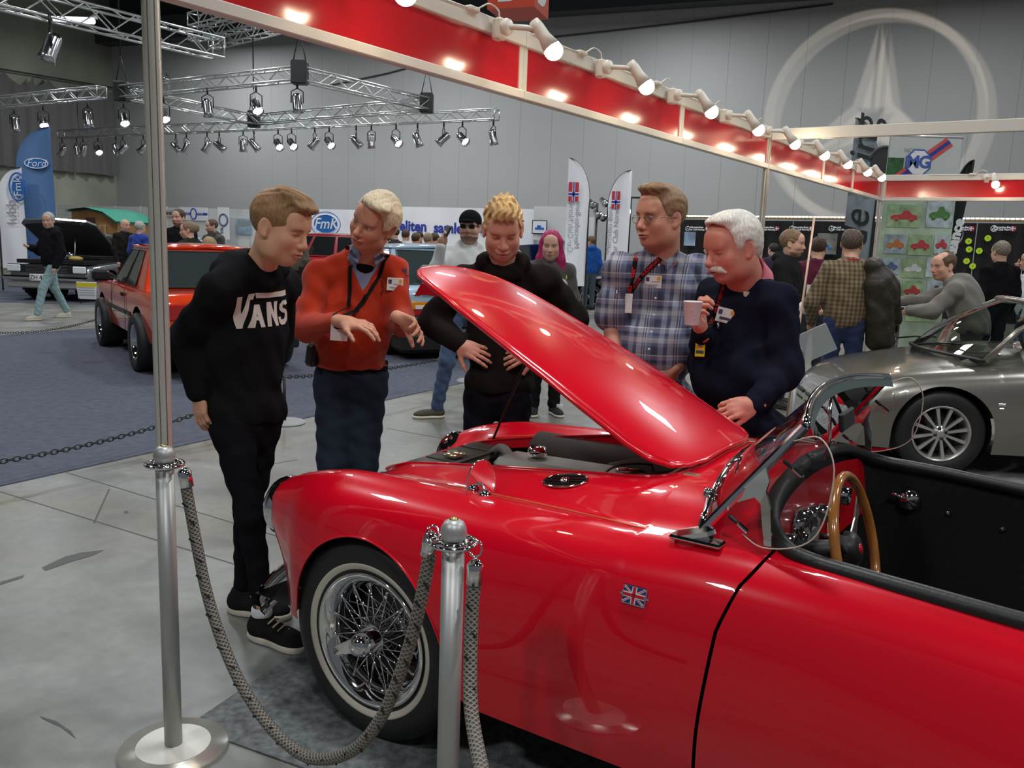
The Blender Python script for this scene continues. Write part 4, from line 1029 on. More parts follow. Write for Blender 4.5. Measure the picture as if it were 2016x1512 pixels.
def pane(parent, pts, m=None, frame_m=None, off=.004, name='window', rim=.012):
    "pts: 4 corners, flat window with a frame"
    P = [Vector(p) for p in pts]; n = (P[1] - P[0]).cross(P[2] - P[0]).normalized(); c = sum(P, Vector()) / len(P)
    if n.dot(c - Vector((1.2, 0, .9))) < 0: n = -n
    b = MB(); b.prism([p + (c - p) * .03 for p in P], n * -.002, n * off); g_ = b.build(name, m or glass_dark, parent)
    if frame_m:
        b = MB(); b.tube([p + n * off for p in P], rim, 6, closed=True); b.build('window_frame', frame_m, g_)
    return g_
def cabin(parent, m, xA, xB, xC, xD, zb, zr, yb, yr, splits, fm, rear=True, glass=None):
    "greenhouse: xA..xD along the belt, xB..xC along the roof; splits = pillar positions 0..1"
    N = 10; b = MB(); P = []
    for i in range(N + 1):
        t = i / N; row = []
        for j in range(11):
            s = -1 + 2 * j / 10; y = yr * s; z = zr - .035 * (2 * t - 1) ** 2 - .035 * s * s
            row.append((xB + (xC - xB) * t, y, z))
        P.append(row)
    b.grid(P); b.build('roof', m, parent)
    b = MB()
    def LP(t, s, h):      # point on the cabin side, t along, h 0 belt .. 1 roof
        x0 = xA + (xD - xA) * t; x1 = xB + (xC - xB) * t; x = x0 + (x1 - x0) * h; y = yb + (yr - yb) * h
        return Vector((x, -s * y, zb + (zr - .07 - zb) * h))
    for s in (1, -1):
        b.grid([[LP(t, s, h) for h in (0, .5, 1)] for t in np.linspace(0, 1, 12)])
        b.tube([LP(t, s, 1.0) + Vector((0, 0, .005)) for t in np.linspace(0, 1, 12)], .02, 8)
    for t in (0, 1): b.grid([[LP(t, 1, h), LP(t, -1, h)] for h in (0, .5, 1)]); b.tube([LP(t, 1, 1), Vector((LP(t, 1, 1).x, 0, zr - .035)), LP(t, -1, 1)], .025, 8)
    b.build('pillars', m, parent)
    for s in (1, -1):
        for a, c in splits: pane(parent, [LP(a, s, .06), LP(c, s, .06), LP(c, s, .92), LP(a, s, .92)], glass, fm, .008, rim=.008)
    for t, e in ((0, 1), (1, 1)):
        dx = -.012 if t == 0 else .012; q = [LP(t, 1, .08), LP(t, -1, .08), LP(t, -1, .93), LP(t, 1, .93)]
        q = [Vector((p.x + dx, p.y * .93, p.z)) for p in q]; pane(parent, q, glass, fm, .01, name='windscreen' if t == 0 else 'rear_window', rim=.01)
    return LP
def box_rails(x0, x1, zh0, zh1, xh, zt, xt, zr1, hw_, zs):
    "boxy saloon: nose at x0, bonnet rises zh0..zh1 to xh, boot from xt at zt to x1 at zr1"
    X = [x0, x0 + .06, x0 + .25, xh, (xh + xt) / 2, xt, x1 - .2, x1 - .05, x1]
    Z = [zh0 - .10, zh0 - .02, zh0 + .02, zh1, (zh1 + zt) / 2, zt, zr1 + .02, zr1 - .01, zr1 - .08]; Wd = [hw_ - .08, hw_ - .03, hw_ - .01, hw_, hw_, hw_, hw_ - .02, hw_ - .05, hw_ - .09]
    r = [{}, {}, {}, {}, {}, {}, {}]
    for x, z, w_ in zip(X, Z, Wd):
        r[0][x] = (0, z); r[1][x] = (w_ * .5, z - .005); r[2][x] = (w_ - .10, z - .015); r[3][x] = (w_ - .03, z - .035); r[4][x] = (w_, z - .14); r[5][x] = (w_, (z + zs) / 2 - .05); r[6][x] = (w_ - .04, zs - .02)
    return r
def car_root(name, front_pt, back_dir, label, **k):
    d = Vector(back_dir); return empty(name, front_pt, math.atan2(d.y, d.x), label, 'car', **k)

# ---- orange red saloon with wide wheels, seen from behind
fw = Vector((-.56, .83, 0)).normalized(); rt = Vector((fw.y, -fw.x, 0)); p0 = Vector((-5.4, 11.4, 0)) + rt * .70
om = mat('orange_red_paint', (.80, .055, .012), .15, coat=1, coatr=.02)
sk = car_root('orange_saloon', p0, -fw, 'bright orange red saloon seen from behind on the blue carpet')
AR = [(0, .32, .40), (2.40, .32, .40)]
loft_body('body', box_rails(-.72, 3.28, .86, .92, .75, .93, 2.5, .90, .80, .34), AR, .36, stations_for(-.72, 3.28, AR), sk, om)
cabin(sk, om, .62, 1.22, 2.25, 2.72, .90, 1.42, .76, .60, [(.06, .40), (.44, .72)], black_plastic, glass=mat('smoky_glass', (.035, .045, .045), .03, spec=1))
for x in (0, 2.40):
    for s in (1, -1): car_wheel(sk, x, s, .86, .325, .19, .30 if x else .27, ('disc',), chrome)
wheel_dark(sk, AR, .78)
for s in (1, -1):
    b = MB(); b.beam((.42, -s * .806, .60), (2.0, -s * .806, .60), .012, .05, bevel=.004); b.build('side_moulding', black_plastic, sk)
    b = MB(); b.beam((2.62, -s * .69, .96), (2.28, -s * .56, 1.36), .016, .02); b.build('chrome_strip', chrome, sk)
    b = MB(); b.box((3.285, -s * .56, .72), (.03, .34, .16), bevel=.01); b.build('tail_light', mat('red_lens', (.45, .01, .01), .15, coat=1), sk)
    b = MB(); b.box((.80, -s * .92, .98), (.10, .20, .14), bevel=.03); b.tube([(.78, -s * .78, .93), (.80, -s * .86, .96)], .02, 8); b.build('door_mirror', black_plastic, sk)
    b = MB(); b.box((1.55, -s * .815, .80), (.12, .02, .05), bevel=.01); b.build('door_handle', black_plastic, sk)
    b = MB(); b.tube([(1.70, -s * .812, .88), (1.72, -s * .815, .6), (1.68, -s * .81, .38)], .003, 5); b.tube([(.78, -s * .80, .88), (.76, -s * .812, .6), (.78, -s * .81, .38)], .003, 5); b.build('door_gap', mg_dark, sk)
b = MB(); b.box((3.32, 0, .52), (.10, 1.56, .12), bevel=.03); b.build('rear_bumper', chrome, sk)
b = MB(); b.box((3.30, 0, .40), (.08, 1.40, .16), bevel=.02); b.build('rear_panel', black_plastic, sk)
b = MB(); b.box((3.345, -.30, .355), (.02, .52, .12), bevel=.006); pl = b.build('number_plate', black_plastic, sk)
v, f = text_mesh('SKODA', .10, .001, bold=.003); b = MB(); b.T = frame((3.357, -.30, .355), (0, 1, 0), (0, 0, 1)); b.add(v, f, False); b.build('plate_lettering', mat('cream_letters', (.75, .70, .5), .5), pl)

# ---- light blue hatchback behind the man in orange
lb = mat('light_blue_paint', (.42, .58, .70), .15, coat=1, coatr=.02)
fw = Vector((-.83, .56, 0)).normalized()
fw = Vector((-.45, .89, 0)).normalized(); rt = Vector((fw.y, -fw.x, 0))
rear_r = Vector((-.05, 11.5, 0)); p0 = rear_r - rt * .78 + fw * 3.25
lc = car_root('light_blue_car', p0, -fw, 'light blue hatchback with grey headrests, left of the blond boy')
AR = [(0, .30, .35), (2.45, .30, .35)]
loft_body('body', box_rails(-.75, 3.25, .78, .90, .7, .98, 2.6, .96, .82, .30), AR, .32, stations_for(-.75, 3.25, AR), lc, lb)
mg2 = clear_glass('car_glass', (.45, .5, .5), .55)
cabin(lc, lb, .55, 1.15, 2.35, 3.02, .93, 1.50, .76, .60, [(.05, .36), (.40, .66), (.70, .93)], black_plastic, glass=mat('smoky_glass'))
for x in (0, 2.45):
    for s in (1, -1): car_wheel(lc, x, s, .80, .30, .19, .2, ('spoke', 8, .018), alu)
wheel_dark(lc, AR, .78)
for s in (1, -1):
    b = MB(); b.box((3.255, -s * .60, .72), (.04, .36, .10), bevel=.012); b.build('indicator', mat('amber_lens', (.85, .30, .01), .2, coat=1), lc)
    b = MB(); b.box((3.262, -s * .60, .635), (.03, .36, .09), bevel=.012); b.build('tail_light', mat('red_lens', (0, 0, 0)), lc)
    b = MB(); b.box((3.275, -s * .52, .70), (.02, .14, .05), bevel=.005); b.build('reverse_light', white_paint, lc)
    b = MB(); b.box((2.95, -s * .30, 1.13), (.10, .26, .20), bevel=.05); b.build('headrest', mat('grey_cloth', (.20, .20, .20), .9), lc)
b = MB(); b.box((3.20, 0, .90), (.22, 1.15, .035), Matrix.Rotation(R(8), 3, 'Y'), bevel=.012); b.build('spoiler', lb, lc)
b = MB(); b.box((3.29, 0, .50), (.12, 1.64, .16), bevel=.03); b.build('rear_bumper', black_plastic, lc)
b = MB(); b.box((3.0, 0, .25), (.5, 1.5, .3), bevel=.05); b.build('underbody', mg_dark, lc)

# ---- silver roadster on the right
sm_ = mat('silver_green_paint', (.27, .255, .22), .30, .7, coat=1, coatr=.03)
ya = R(7); bd = Vector((math.cos(ya), -math.sin(ya), 0)); nn = Vector((-math.sin(ya), -math.cos(ya), 0))
tf0 = Vector((3.08, 6.04, 0)) - nn * .70
tf = car_root('silver_roadster', tf0, bd, 'grey silver modern roadster with twelve spoke wheels behind the red car')
XR = [-.80, -.72, -.55, -.30, 0, .30, .60, 1.2, 1.8, 2.3, 2.8, 3.1]
def TR(ys, zs): return {x: (y, z) for x, y, z in zip(XR, ys, zs)}
rails = [TR([0] * 12, [.42, .55, .66, .74, .80, .86, .89, .90, .92, .96, .94, .80]),
         TR([.2, .3, .36, .38, .40, .42, .42, .42, .42, .42, .40, .36], [.42, .545, .655, .735, .795, .85, .885, .90, .92, .955, .93, .79]),
         TR([.34, .44, .52, .55, .56, .58, .60, .60, .60, .60, .58, .5], [.41, .525, .64, .715, .765, .80, .835, .86, .88, .92, .91, .77]),
         TR([.42, .53, .61, .66, .68, .69, .70, .70, .70, .71, .69, .6], [.40, .50, .62, .695, .745, .775, .80, .83, .85, .885, .87, .74]),
         TR([.48, .60, .69, .745, .765, .775, .78, .78, .785, .80, .76, .66], [.37, .44, .53, .61, .665, .69, .71, .72, .74, .78, .76, .66]),
         TR([.50, .62, .72, .775, .80, .805, .80, .80, .805, .82, .78, .68], [.33, .36, .42, .46, .48, .48, .46, .46, .48, .50, .50, .48]),
         TR([.48, .60, .69, .745, .765, .76, .74, .74, .75, .78, .75, .64], [.20, .18, .18, .18, .18, .18, .18, .18, .18, .18, .20, .26])]
AR = [(0.01, .31, .345), (2.375, .31, .345)]
loft_body('body', rails, AR, .17, stations_for(-.80, 3.1, AR, 80), tf, sm_)
wheel_dark(tf, AR, .74)
msil = mat('silver_alloy', (.62, .60, .57), .3, .8)
for x in (0.01, 2.375):
    for s in (1, -1): car_wheel(tf, x, s, .765, .308, .198, .20, ('spoke', 12, .0125), msil)
b = MB(); b.box((-.10, -.62, .33), (.10, .05, .17), bevel=.02); b.build('brake_caliper', mat('red_caliper', (.35, .01, .01), .35, coat=.6), tf)
LWN, LWF = Vector((.28, -.66, .835)), Vector((.28, .66, .835)); UWN, UWF = Vector((.80, -.52, 1.225)), Vector((.80, .52, 1.225))
lo = bow(LWN, LWF, (-.26, 0, .02)); hi = bow(UWN, UWF, (-.14, 0, .03))
tfg = clear_glass('roadster_glass', (.70, .78, .70), .62)
b = MB(); b.grid([[p.lerp(q, t) + Vector((-.03, 0, .03)) * math.sin(PI * t) for t in (0, .25, .5, .75, 1)] for p, q in zip(lo, hi)]); ws2 = b.build('windscreen', tfg, tf)
b = MB(); b.tube(lo, .014, 8); b.build('windscreen_seal', black_plastic, tf)
b = MB(); b.tube(hi, .024, 10); b.tube([LWN, LWN.lerp(UWN, .5) + Vector((-.03, 0, .03)), UWN], .022, 10); b.tube([LWF, LWF.lerp(UWF, .5) + Vector((-.03, 0, .03)), UWF], .020, 10); b.build('windscreen_frame', sm_, tf)
b = MB()
for (a, c) in ((-.45, .02), (.05, .50)):
    b.tube([(.03, c, .87), (.10, (a + c) / 2, .91), (.18, a, .93)], .007, 6); b.tube([(.06, c - .05, .885), (.15, a + .05, .93)], .005, 6)
b.build('wipers', black_plastic, tf)
b = MB(); P = []
for i in range(11):
    t = i / 10; x = .80 + t * 1.3; z = 1.25 - .16 * t ** 2.2; P.append([(x, y * (.50 + .1 * t), z - .05 * abs(y) ** 3) for y in np.linspace(-1, 1, 13)])
b.grid(P); b.build('hard_top', sm_, tf)
b = MB(); b.box((1.6, 0, .86), (1.1, 1.24, .03)); b.box((.42, 0, .80), (.5, 1.2, .08), bevel=.03); b.build('dashboard_shelf', mat('grey_trim', (.10, .10, .085), .7), tf)
b = MB(); b.ring_ = 0; rp = b.ring((.72, -.34, .95), (1, 0, .45), .17, 28); b.tube(rp, .014, 8, closed=True); b.build('steering_wheel', mat('grey_trim', (0, 0, 0)), tf)
for y in (-.34, .34):
    b = MB(); b.box((1.22, y, .96), (.16, .46, .40), Matrix.Rotation(R(12), 3, 'Y'), bevel=.07); b.build('seat', mat('olive_seat', (.14, .13, .07), .8), tf)
b = MB(); b.tube([(.585, -.700, .80), (.575, -.79, .68), (.57, -.803, .46), (.575, -.79, .30), (.60, -.775, .26), (1.6, -.775, .26)], .004, 5); b.tube([(-.76, -.50, .44), (-.45, -.66, .53), (-.33, -.745, .56), (-.32, -.77, .50)], .003, 5)
b.tube([(-.75, -.2, .50), (-.70, -.40, .53), (-.55, -.55, .62), (-.10, -.60, .74), (.24, -.62, .79)], .0025, 5); b.build('panel_gaps', mg_dark, tf)
b = MB(); b.box((-.60, -.50, .57), (.26, .03, .10), Matrix.Rotation(R(-24), 3, 'Y') @ Matrix.Rotation(R(34), 3, 'Z'), bevel=.012); b.build('headlamp', mat('lamp_glass', (0, 0, 0)), tf)
for y, z in ((-.22, .44), (-.22, .38), (.22, .44), (.22, .38)):
    b = MB(); b.box((-.775, y, z), (.06, .34, .025), bevel=.006); b.build('grille_slot', mg_dark, tf)
b = MB(); b.box((.37, -.806, .55), (.05, .006, .02), bevel=.002); b.box((.37, -.806, .52), (.03, .006, .015), bevel=.002); b.build('wing_badge', chrome, tf)
b = MB(); b.box((-.45, -.715, .50), (.12, .01, .05), Matrix.Rotation(R(10), 3, 'Z'), bevel=.01); b.build('repeater_lens', sm_, tf)

# ---- cars far behind
def far_car(name, p, bdir, m, label, xh=.7, roof=1.42, cab=(.65, 1.2, 2.2, 2.8), L=(-.8, 3.35), hw_=.82, zh=(.80, .92), rim=None, glassm=None, wh=('spoke', 5, .03), zt=.95, zr1=.93, splits=((.05, .42), (.46, .8)), rr=.19):
    c = car_root(name, p, bdir, label); AR = [(0, .31, .36), (2.5, .31, .36)]
    loft_body('body', box_rails(L[0], L[1], zh[0], zh[1], xh, zt, 2.7, zr1, hw_, .30), AR, .28, stations_for(L[0], L[1], AR, 34), c, m)
    if cab: cabin(c, m, *cab, zt - .03, roof, hw_ - .05, hw_ - .2, splits, black_plastic, glass=glassm)
    for x in (0, 2.5):
        for s in (1, -1): car_wheel(c, x, s, hw_, .31, rr, .2, wh, rim or alu)
    wheel_dark(c, AR, hw_ - .03); return c
def front_end(c, hw_, x, z, lamp_w=.3, round_lamps=False, bumper=chrome, lampz=.0):
    b = MB(); b.box((x - .01, 0, z), (.05, hw_ * 1.9, .17), bevel=.01); b.build('grille_panel', black_plastic, c)
    for i in range(5):
        b = MB(); b.beam((x - .04, -hw_ * .5, z - .06 + i * .03), (x - .04, hw_ * .5, z - .06 + i * .03), .008, .008, up=(0, 0, 1)); b.build('grille_bar', chrome, c)
    for s in (1, -1):
        b = MB()
        if round_lamps:
            for y in (.62,): b.lathe([(0, .03), (.06, .02), (.085, 0)], (x - .04, s * y * hw_ * 1.2, z), (-1, 0, 0), 20)
        else: b.box((x - .035, s * (hw_ - lamp_w / 2 - .04), z), (.04, lamp_w, .14), bevel=.02)
        b.build('headlamp', mat('lamp_glass', (0, 0, 0)), c)
    b = MB(); b.box((x - .09, 0, z - .20), (.14, hw_ * 2.02, .11), bevel=.035); b.box((x - .05, 0, z - .34), (.10, hw_ * 1.9, .14), bevel=.03); b.build('front_bumper', bumper, c)
sgrey = mat('steel_grey_paint', (.20, .215, .22), .25, .6, coat=1)
bdir = Vector((.10, 1, 0)).normalized()
fc = far_car('grey_saloon', (-9.72, 18.75, 0), bdir, sgrey, 'grey saloon with its bonnet open at the left edge of the photo', zh=(.74, .84), zt=.90, zr1=.9, hw_=.92)
front_end(fc, .92, -.80, .68)
b = MB(); b.box((-.96, .02, .50), (.02, .56, .14), bevel=.01); pl = b.build('number_plate', white_paint, fc)
v, f = text_mesh('ZH 43093', .13, .001); b = MB(); b.T = frame((-.972, .02, .50), (0, -1, 0), (0, 0, 1)); b.add(v, f, False); b.build('plate_lettering', black_plastic, pl)
b = MB(); b.box((-.10, 0, .82), (1.2, 1.5, .08)); b.build('engine_bay', mg_dark, fc)
for (x, y, z, sx, sy, sz, mm) in [(-.35, .1, .92, .4, .35, .14, steel), (-.5, -.45, .90, .25, .3, .12, mat('brass_tank', (.45, .33, .10), .4)), (-.3, -.2, .95, .15, .2, .2, chrome), (-.1, .5, .9, .3, .2, .12, white_paint)]:
    b = MB(); b.ell((x, y, z), (sx / 2, sy / 2, sz / 2), seg=12, rings=8); b.build('engine_part', mm, fc)
b = MB(); H0, H1 = (.60, 0, .96), (-.42, 0, 1.62)
b.prism([(.62, -.80, .95), (-.36, -.84, 1.60), (-.48, -.70, 1.67), (-.52, 0, 1.70), (-.48, .70, 1.67), (-.36, .84, 1.60), (.62, .80, .95)], (0, 0, 0), (.02, 0, .035)); hd = b.build('open_bonnet', sgrey, fc)
b = MB(); b.prism([(.58, -.74, .96), (-.34, -.78, 1.575), (-.45, 0, 1.66), (-.34, .78, 1.575), (.58, .74, .96)], (-.004, 0, -.012), (-.004, 0, -.002)); b.build('bonnet_lining', mat('dark_lining', (.03, .03, .03), .8), hd)
b = MB(); b.tube([(-.40, -.35, .88), (-.15, -.25, 1.44)], .012, 6); b.build('bonnet_prop', steel, fc)
gblue = mat('grey_blue_paint', (.33, .38, .43), .2, .3, coat=1)
g2 = far_car('grey_blue_saloon', (-11.2, 24.4, 0), Vector((.62, .78, 0)).normalized(), gblue, 'pale grey blue saloon with round front lamps behind the orange car', zh=(.80, .92), zt=.96, hw_=.84)
front_end(g2, .84, -.80, .72, round_lamps=True, bumper=black_plastic)
b = MB(); b.box((-.98, 0, .50), (.02, .5, .12)); b.build('number_plate', white_paint, g2)
rv = far_car('red_van', (-6.9, 24.5, 0), Vector((.95, -.25, 0)).normalized(), mat('red_van_paint', (.55, .015, .03), .2, coat=1), 'red estate car with chrome framed windows behind the boy in the black hoodie', roof=1.66, zt=1.05, zh=(.85, 1.0), zr1=1.03, cab=(.5, 1.0, 3.0, 3.3), splits=((.05, .3), (.34, .62), (.66, .95)))
far_car('white_saloon', (-14.2, 29.2, 0), Vector((.95, .3, 0)).normalized(), white_paint, 'white saloon partly hidden behind the near white post')
bk = far_car('black_coupe', (2.02, 22.15, 0), Vector((.97, -.2, 0)).normalized(), black_paint, 'black coupe with deep dish star wheels right of the man in the blue jacket', zh=(.70, .85), zt=.92, zr1=.9, roof=1.36, wh=('spoke', 5, .034), rim=chrome, rr=.225)
bb = far_car('dark_blue_car', (.75, 26.2, 0), Vector((.55, .83, 0)).normalized(), mat('dark_blue_paint', (.01, .02, .09), .15, coat=1), 'dark blue car with raised bonnet behind the girl with pink hair', zh=(.72, .85), zt=.92, roof=1.38)
b = MB(); b.prism([(.55, -.72, .92), (-.25, -.74, 1.46), (-.35, 0, 1.52), (-.25, .74, 1.46), (.55, .72, .92)], (0, 0, 0), (.02, 0, .03)); b.build('open_bonnet', mat('dark_blue_paint', (0, 0, 0)), bb)
# ================================================================ PEOPLE
def nv(a): a = np.array(a, float); return a / np.linalg.norm(a)
def A(*a): return np.array(at(*a), float)
def skin_cols(base, hf=None, brow=None, sc=1.0, lip=None, stub=None, eyes=None):
    base = np.array(base)
    lipc = np.array(lip) if lip is not None else base * np.array([.86, .52, .50])
    def f(v):
        c = np.tile(base, (len(v), 1)); n_ = .5 + .5 * np.sin(v[:, 0] * 37 + 3 * np.sin(v[:, 2] * 29)) * np.sin(v[:, 2] * 41 + v[:, 1] * 33); c *= (1 - .06 * n_)[:, None]
        if hf is not None:
            q = (v - hf[0]) @ hf[1] / sc; x, y, z = q[:, 0], q[:, 1], q[:, 2]; near = (np.abs(x) < .12) & (np.abs(z) < .2) & (y > .0)
            def mix(w_, col):
                w_ = np.clip(w_, 0, 1)[:, None] * near[:, None]; c[:] = c * (1 - w_) + np.array(col) * w_
            chk = np.exp(-(((np.abs(x) - .040) / .022) ** 2 + ((z + .035) / .022) ** 2)); mix(.45 * chk * (y > .04), base * np.array([1.0, .62, .58]))
            mix(.5 * np.exp(-((x / .016) ** 2 + ((z + .035) / .014) ** 2)) * (y > .08), base * np.array([1, .62, .6]))
            if stub is not None:
                sb = (1 / (1 + np.exp((z + .048) / .006))) * (1 / (1 + np.exp((-.115 - z) / .01))) * (y > -.01); mu = np.exp(-((z + .050) / .008) ** 2) * (np.abs(x) < .034) * (y > .06); mix(.8 * np.maximum(sb * (np.abs(z + .066) > .009) , mu), stub)
            lp = np.exp(-((x / .021) ** 4 + ((z + .0665) / .0085) ** 4)) * (y > .06); mix(lp, lipc)
            mix(np.exp(-((x / .021) ** 4 + ((z + .0655) / .0022) ** 2)) * (y > .06), base * .25)
            ey = np.exp(-(((np.abs(x) - .031) / .014) ** 4 + ((z - .0005) / .0035) ** 4)) * (y > .05); mix(ey * .85, base * np.array([.28, .22, .20]))
            if eyes is not None:
                ew = np.exp(-(((np.abs(x) - .031) / .0125) ** 4 + ((z - .0005) / .0048) ** 4)) * (y > .05); mix(ew, (.62, .55, .50)); ir = np.exp(-(((x - eyes[0] - .031 * np.sign(x)) / .0052) ** 4 + ((z + .0005) / .0050) ** 4)) * (y > .05); mix(ir, eyes[1])
                ul = np.exp(-(((np.abs(x) - .031) / .0145) ** 4 + ((z - .0062) / .0020) ** 2)) * (y > .05); mix(.8 * ul, base * .25)
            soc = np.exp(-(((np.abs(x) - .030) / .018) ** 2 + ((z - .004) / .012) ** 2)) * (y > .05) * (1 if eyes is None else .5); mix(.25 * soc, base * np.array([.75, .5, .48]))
            if brow is not None: bz = .0215 - 3.5 * (np.abs(x) - .026) ** 2 * 4; mix(.85 * np.exp(-(((np.abs(x) - .031) / .018) ** 4 + ((z - bz) / .0042) ** 2)) * (y > .04), brow)
            nz = np.exp(-(((np.abs(x) - .007) / .004) ** 2 + ((z + .044) / .004) ** 2)) * (y > .085); mix(.7 * nz, base * .3)
        return c
    return f
def head_sdf(S, hc, M, sc=1.0, gaunt=1.0, jaw=1.0, nose=1.0, eyes_open=False):
    def P(x, y, z): return hc + M @ (np.array([x, y, z]) * sc)
    def E(c, r, k=.02, mode=0, rot=None): S.ell(P(*c), np.array(r) * sc, M if rot is None else M @ rot, k * sc, mode)
    E((0, -.018, .038), (.077, .097, .085), 0); E((0, .018, -.015), (.066 * gaunt, .078, .092), .03); E((0, .012, -.055), (.060 * jaw, .072, .060), .03); E((0, .050, -.094), (.030 * jaw, .034, .024), .03)
    for s in (1, -1):
        E((s * .038, .052, -.026), (.026, .030, .026), .025); E((s * .048, .010, -.072), (.020 * jaw, .034, .030), .03)
    E((0, .080, .026), (.050, .016, .013), .02); E((0, .066, .055), (.052, .03, .04), .03)
    for s in (1, -1): E((s * .031, .100, .001), (.0165, .016, .0115), .014, 1)
    for s in (1, -1):
        E((s * .031, .0735, -.001), (.0135, .0145, .0125), .004); E((s * .031, .0765, .0055), (.0145, .0125, .0065), .004)
    S.cone(P(0, .088, .012), P(0, .108 * nose, -.030), .0085 * sc, .0125 * sc, .012 * sc); E((0, .106 * nose, -.034), (.012, .012, .011), .008)
    for s in (1, -1): E((s * .0125, .096, -.037), (.0085, .012, .008), .007)
    E((0, .086, -.060), (.027, .016, .013), .012); E((0, .0985, -.0615), (.021, .0095, .0058), .005); E((0, .0965, -.0715), (.018, .0095, .0062), .005)
    E((0, .113, -.0662), (.024, .014, .0014), .004, 1)
    for s in (1, -1):
        R_ = np.array([[math.cos(.35 * s), -math.sin(.35 * s), 0], [math.sin(.35 * s), math.cos(.35 * s), 0], [0, 0, 1]])
        E((s * .080, -.014, -.004), (.0075, .020, .033), .008, rot=R_); E((s * .088, -.010, .000), (.006, .011, .020), .005, 1, rot=R_); E((s * .079, -.004, -.030), (.006, .010, .010), .006)
def hand_sdf(S, W, d, n, thumb, sc=1.0, curls=(.5, .5, .5, .5), spread=.10, thumb_out=.6, k=.004):
    "W wrist, d towards the fingers, n out of the back of the hand, thumb = +-1 side (x = d x n)"
    d = nv(d); n = np.array(n, float); n = nv(n - d * (n @ d)); x = np.cross(d, n) * thumb
    def P(a, b, c): return W + (d * a + x * b + n * c) * sc
    S.cone(P(-.03, 0, 0), P(.02, 0, 0), .026 * sc, .027 * sc, .015); M = np.stack([d, x, n], 1)
    S.ell(P(.048, .0, 0), np.array([.050, .040, .0155]) * sc, M, .02); S.ell(P(.035, .022, -.008), np.array([.032, .018, .015]) * sc, M, .012)
    L = [(.040, .026, .020), (.044, .030, .021), (.041, .028, .020), (.032, .020, .018)]
    for i in range(4):
        off = .030 - .0195 * i; a0 = P(.080 - .004 * abs(i - 1.2), off, .002); sp = (1.5 - i) * spread; c = curls[i]; ang = c * .55; p = a0; S.cone(P(.045, off * .8, 0), a0, .0105 * sc, .0100 * sc, .008)
        for j, l in enumerate(L[i]):
            dr = (d * math.cos(sp) + x * math.sin(sp)); dr = dr * math.cos(ang) - n * math.sin(ang); q = p + nv(dr) * l * sc
            S.cone(p, q, (.0092 - .0008 * j) * sc, (.0086 - .0010 * j) * sc, k); p = q; ang += c * (.95 if j == 0 else .6)
    p0 = P(.014, .026, -.004); t1 = nv(d * math.cos(thumb_out) + x * math.sin(thumb_out) - n * .25); p1 = p0 + t1 * .038 * sc; t2 = nv(d * math.cos(thumb_out * .7) + x * math.sin(thumb_out * .7) - n * .35)
    p2 = p1 + t2 * .030 * sc; p3 = p2 + nv(t2 - n * .15) * .024 * sc
    S.cone(p0, p1, .0145 * sc, .0115 * sc, .014); S.cone(p1, p2, .0108 * sc, .0098 * sc, k); S.cone(p2, p3, .0098 * sc, .0080 * sc, k)
def basis(f, u):
    f = nv(f); u = np.array(u, float); u = nv(u - f * (u @ f)); return np.stack([np.cross(f, u), f, u], 1)     # right, front, up
def std_joints(h, pos, yaw, lean=0.0, **ov):
    "yaw: direction faced, 0 = away from the viewer (+Y)"
    s = h / 1.75; f = np.array([math.sin(yaw), math.cos(yaw), 0]); r = np.array([f[1], -f[0], 0]); pos = np.array(pos, float)
    J = dict(pelvis=(0, 0, .96), belly=(0, .01, 1.10), chest=(0, .0 + lean * .5, 1.29), neck=(0, -.01 + lean, 1.47), head=(0, .035 + lean * 1.4, 1.62),
             shR=(.185, -.01 + lean * .9, 1.405), shL=(-.185, -.01 + lean * .9, 1.405), elR=(.235, -.03, 1.12), elL=(-.235, -.03, 1.12), wrR=(.23, .07, .88), wrL=(-.23, .07, .88),
             hipR=(.09, 0, .93), hipL=(-.09, 0, .93), knR=(.10, .03, .50), knL=(-.10, .03, .50), anR=(.10, 0, .09), anL=(-.10, 0, .09), toeR=(.13, .16, .03), toeL=(-.13, .16, .03))
    J.update(ov); out = {}
    for k, v in J.items(): v = np.array(v, float); out[k] = pos + r * v[0] * s + f * v[1] * s + np.array([0, 0, v[2] * s])
    out['f'] = f; out['r'] = r; return out
def tor(S, J, g, infl, k=.05):
    "torso masses; g = dict of girths"
    up = nv(J['neck'] - J['pelvis']); f = np.array(J['f'], float); M = basis(f, up) if abs(f @ up) < .9 else basis(f, (0, 0, 1)); r = M[:, 0]; f = M[:, 1]
    cw, cd_, bw, bd_, pw, pd = g.get('cw', .165), g.get('cd', .105), g.get('bw', .145), g.get('bd', .10), g.get('pw', .155), g.get('pd', .105); hh = g.get('h', 1.0)
    S.ell(J['chest'], (cw + infl, cd_ + infl, .19 * hh + infl), M, 0); S.ell(J['belly'] + f * g.get('bo', 0), (bw + infl, bd_ + infl, .17 * hh + infl), M, .10); S.ell(J['pelvis'], (pw + infl, pd + infl, .12 * hh + infl), M, .09)
    sh = (J['shR'] + J['shL']) / 2
    dn_ = np.array([0, 0, -.012]); S.cone(J['shR'] + dn_, J['shL'] + dn_, .050 + infl * .6, None, .05); S.cone(J['neck'] - up * .01, sh - up * .05, .055 + infl * .6, .080 + infl * .5, .05)
    for s_ in ('R', 'L'): S.cone(J['neck'] - up * .012, J['sh' + s_] + dn_, .042 + infl * .6, .046 + infl * .7, .04)
    return M
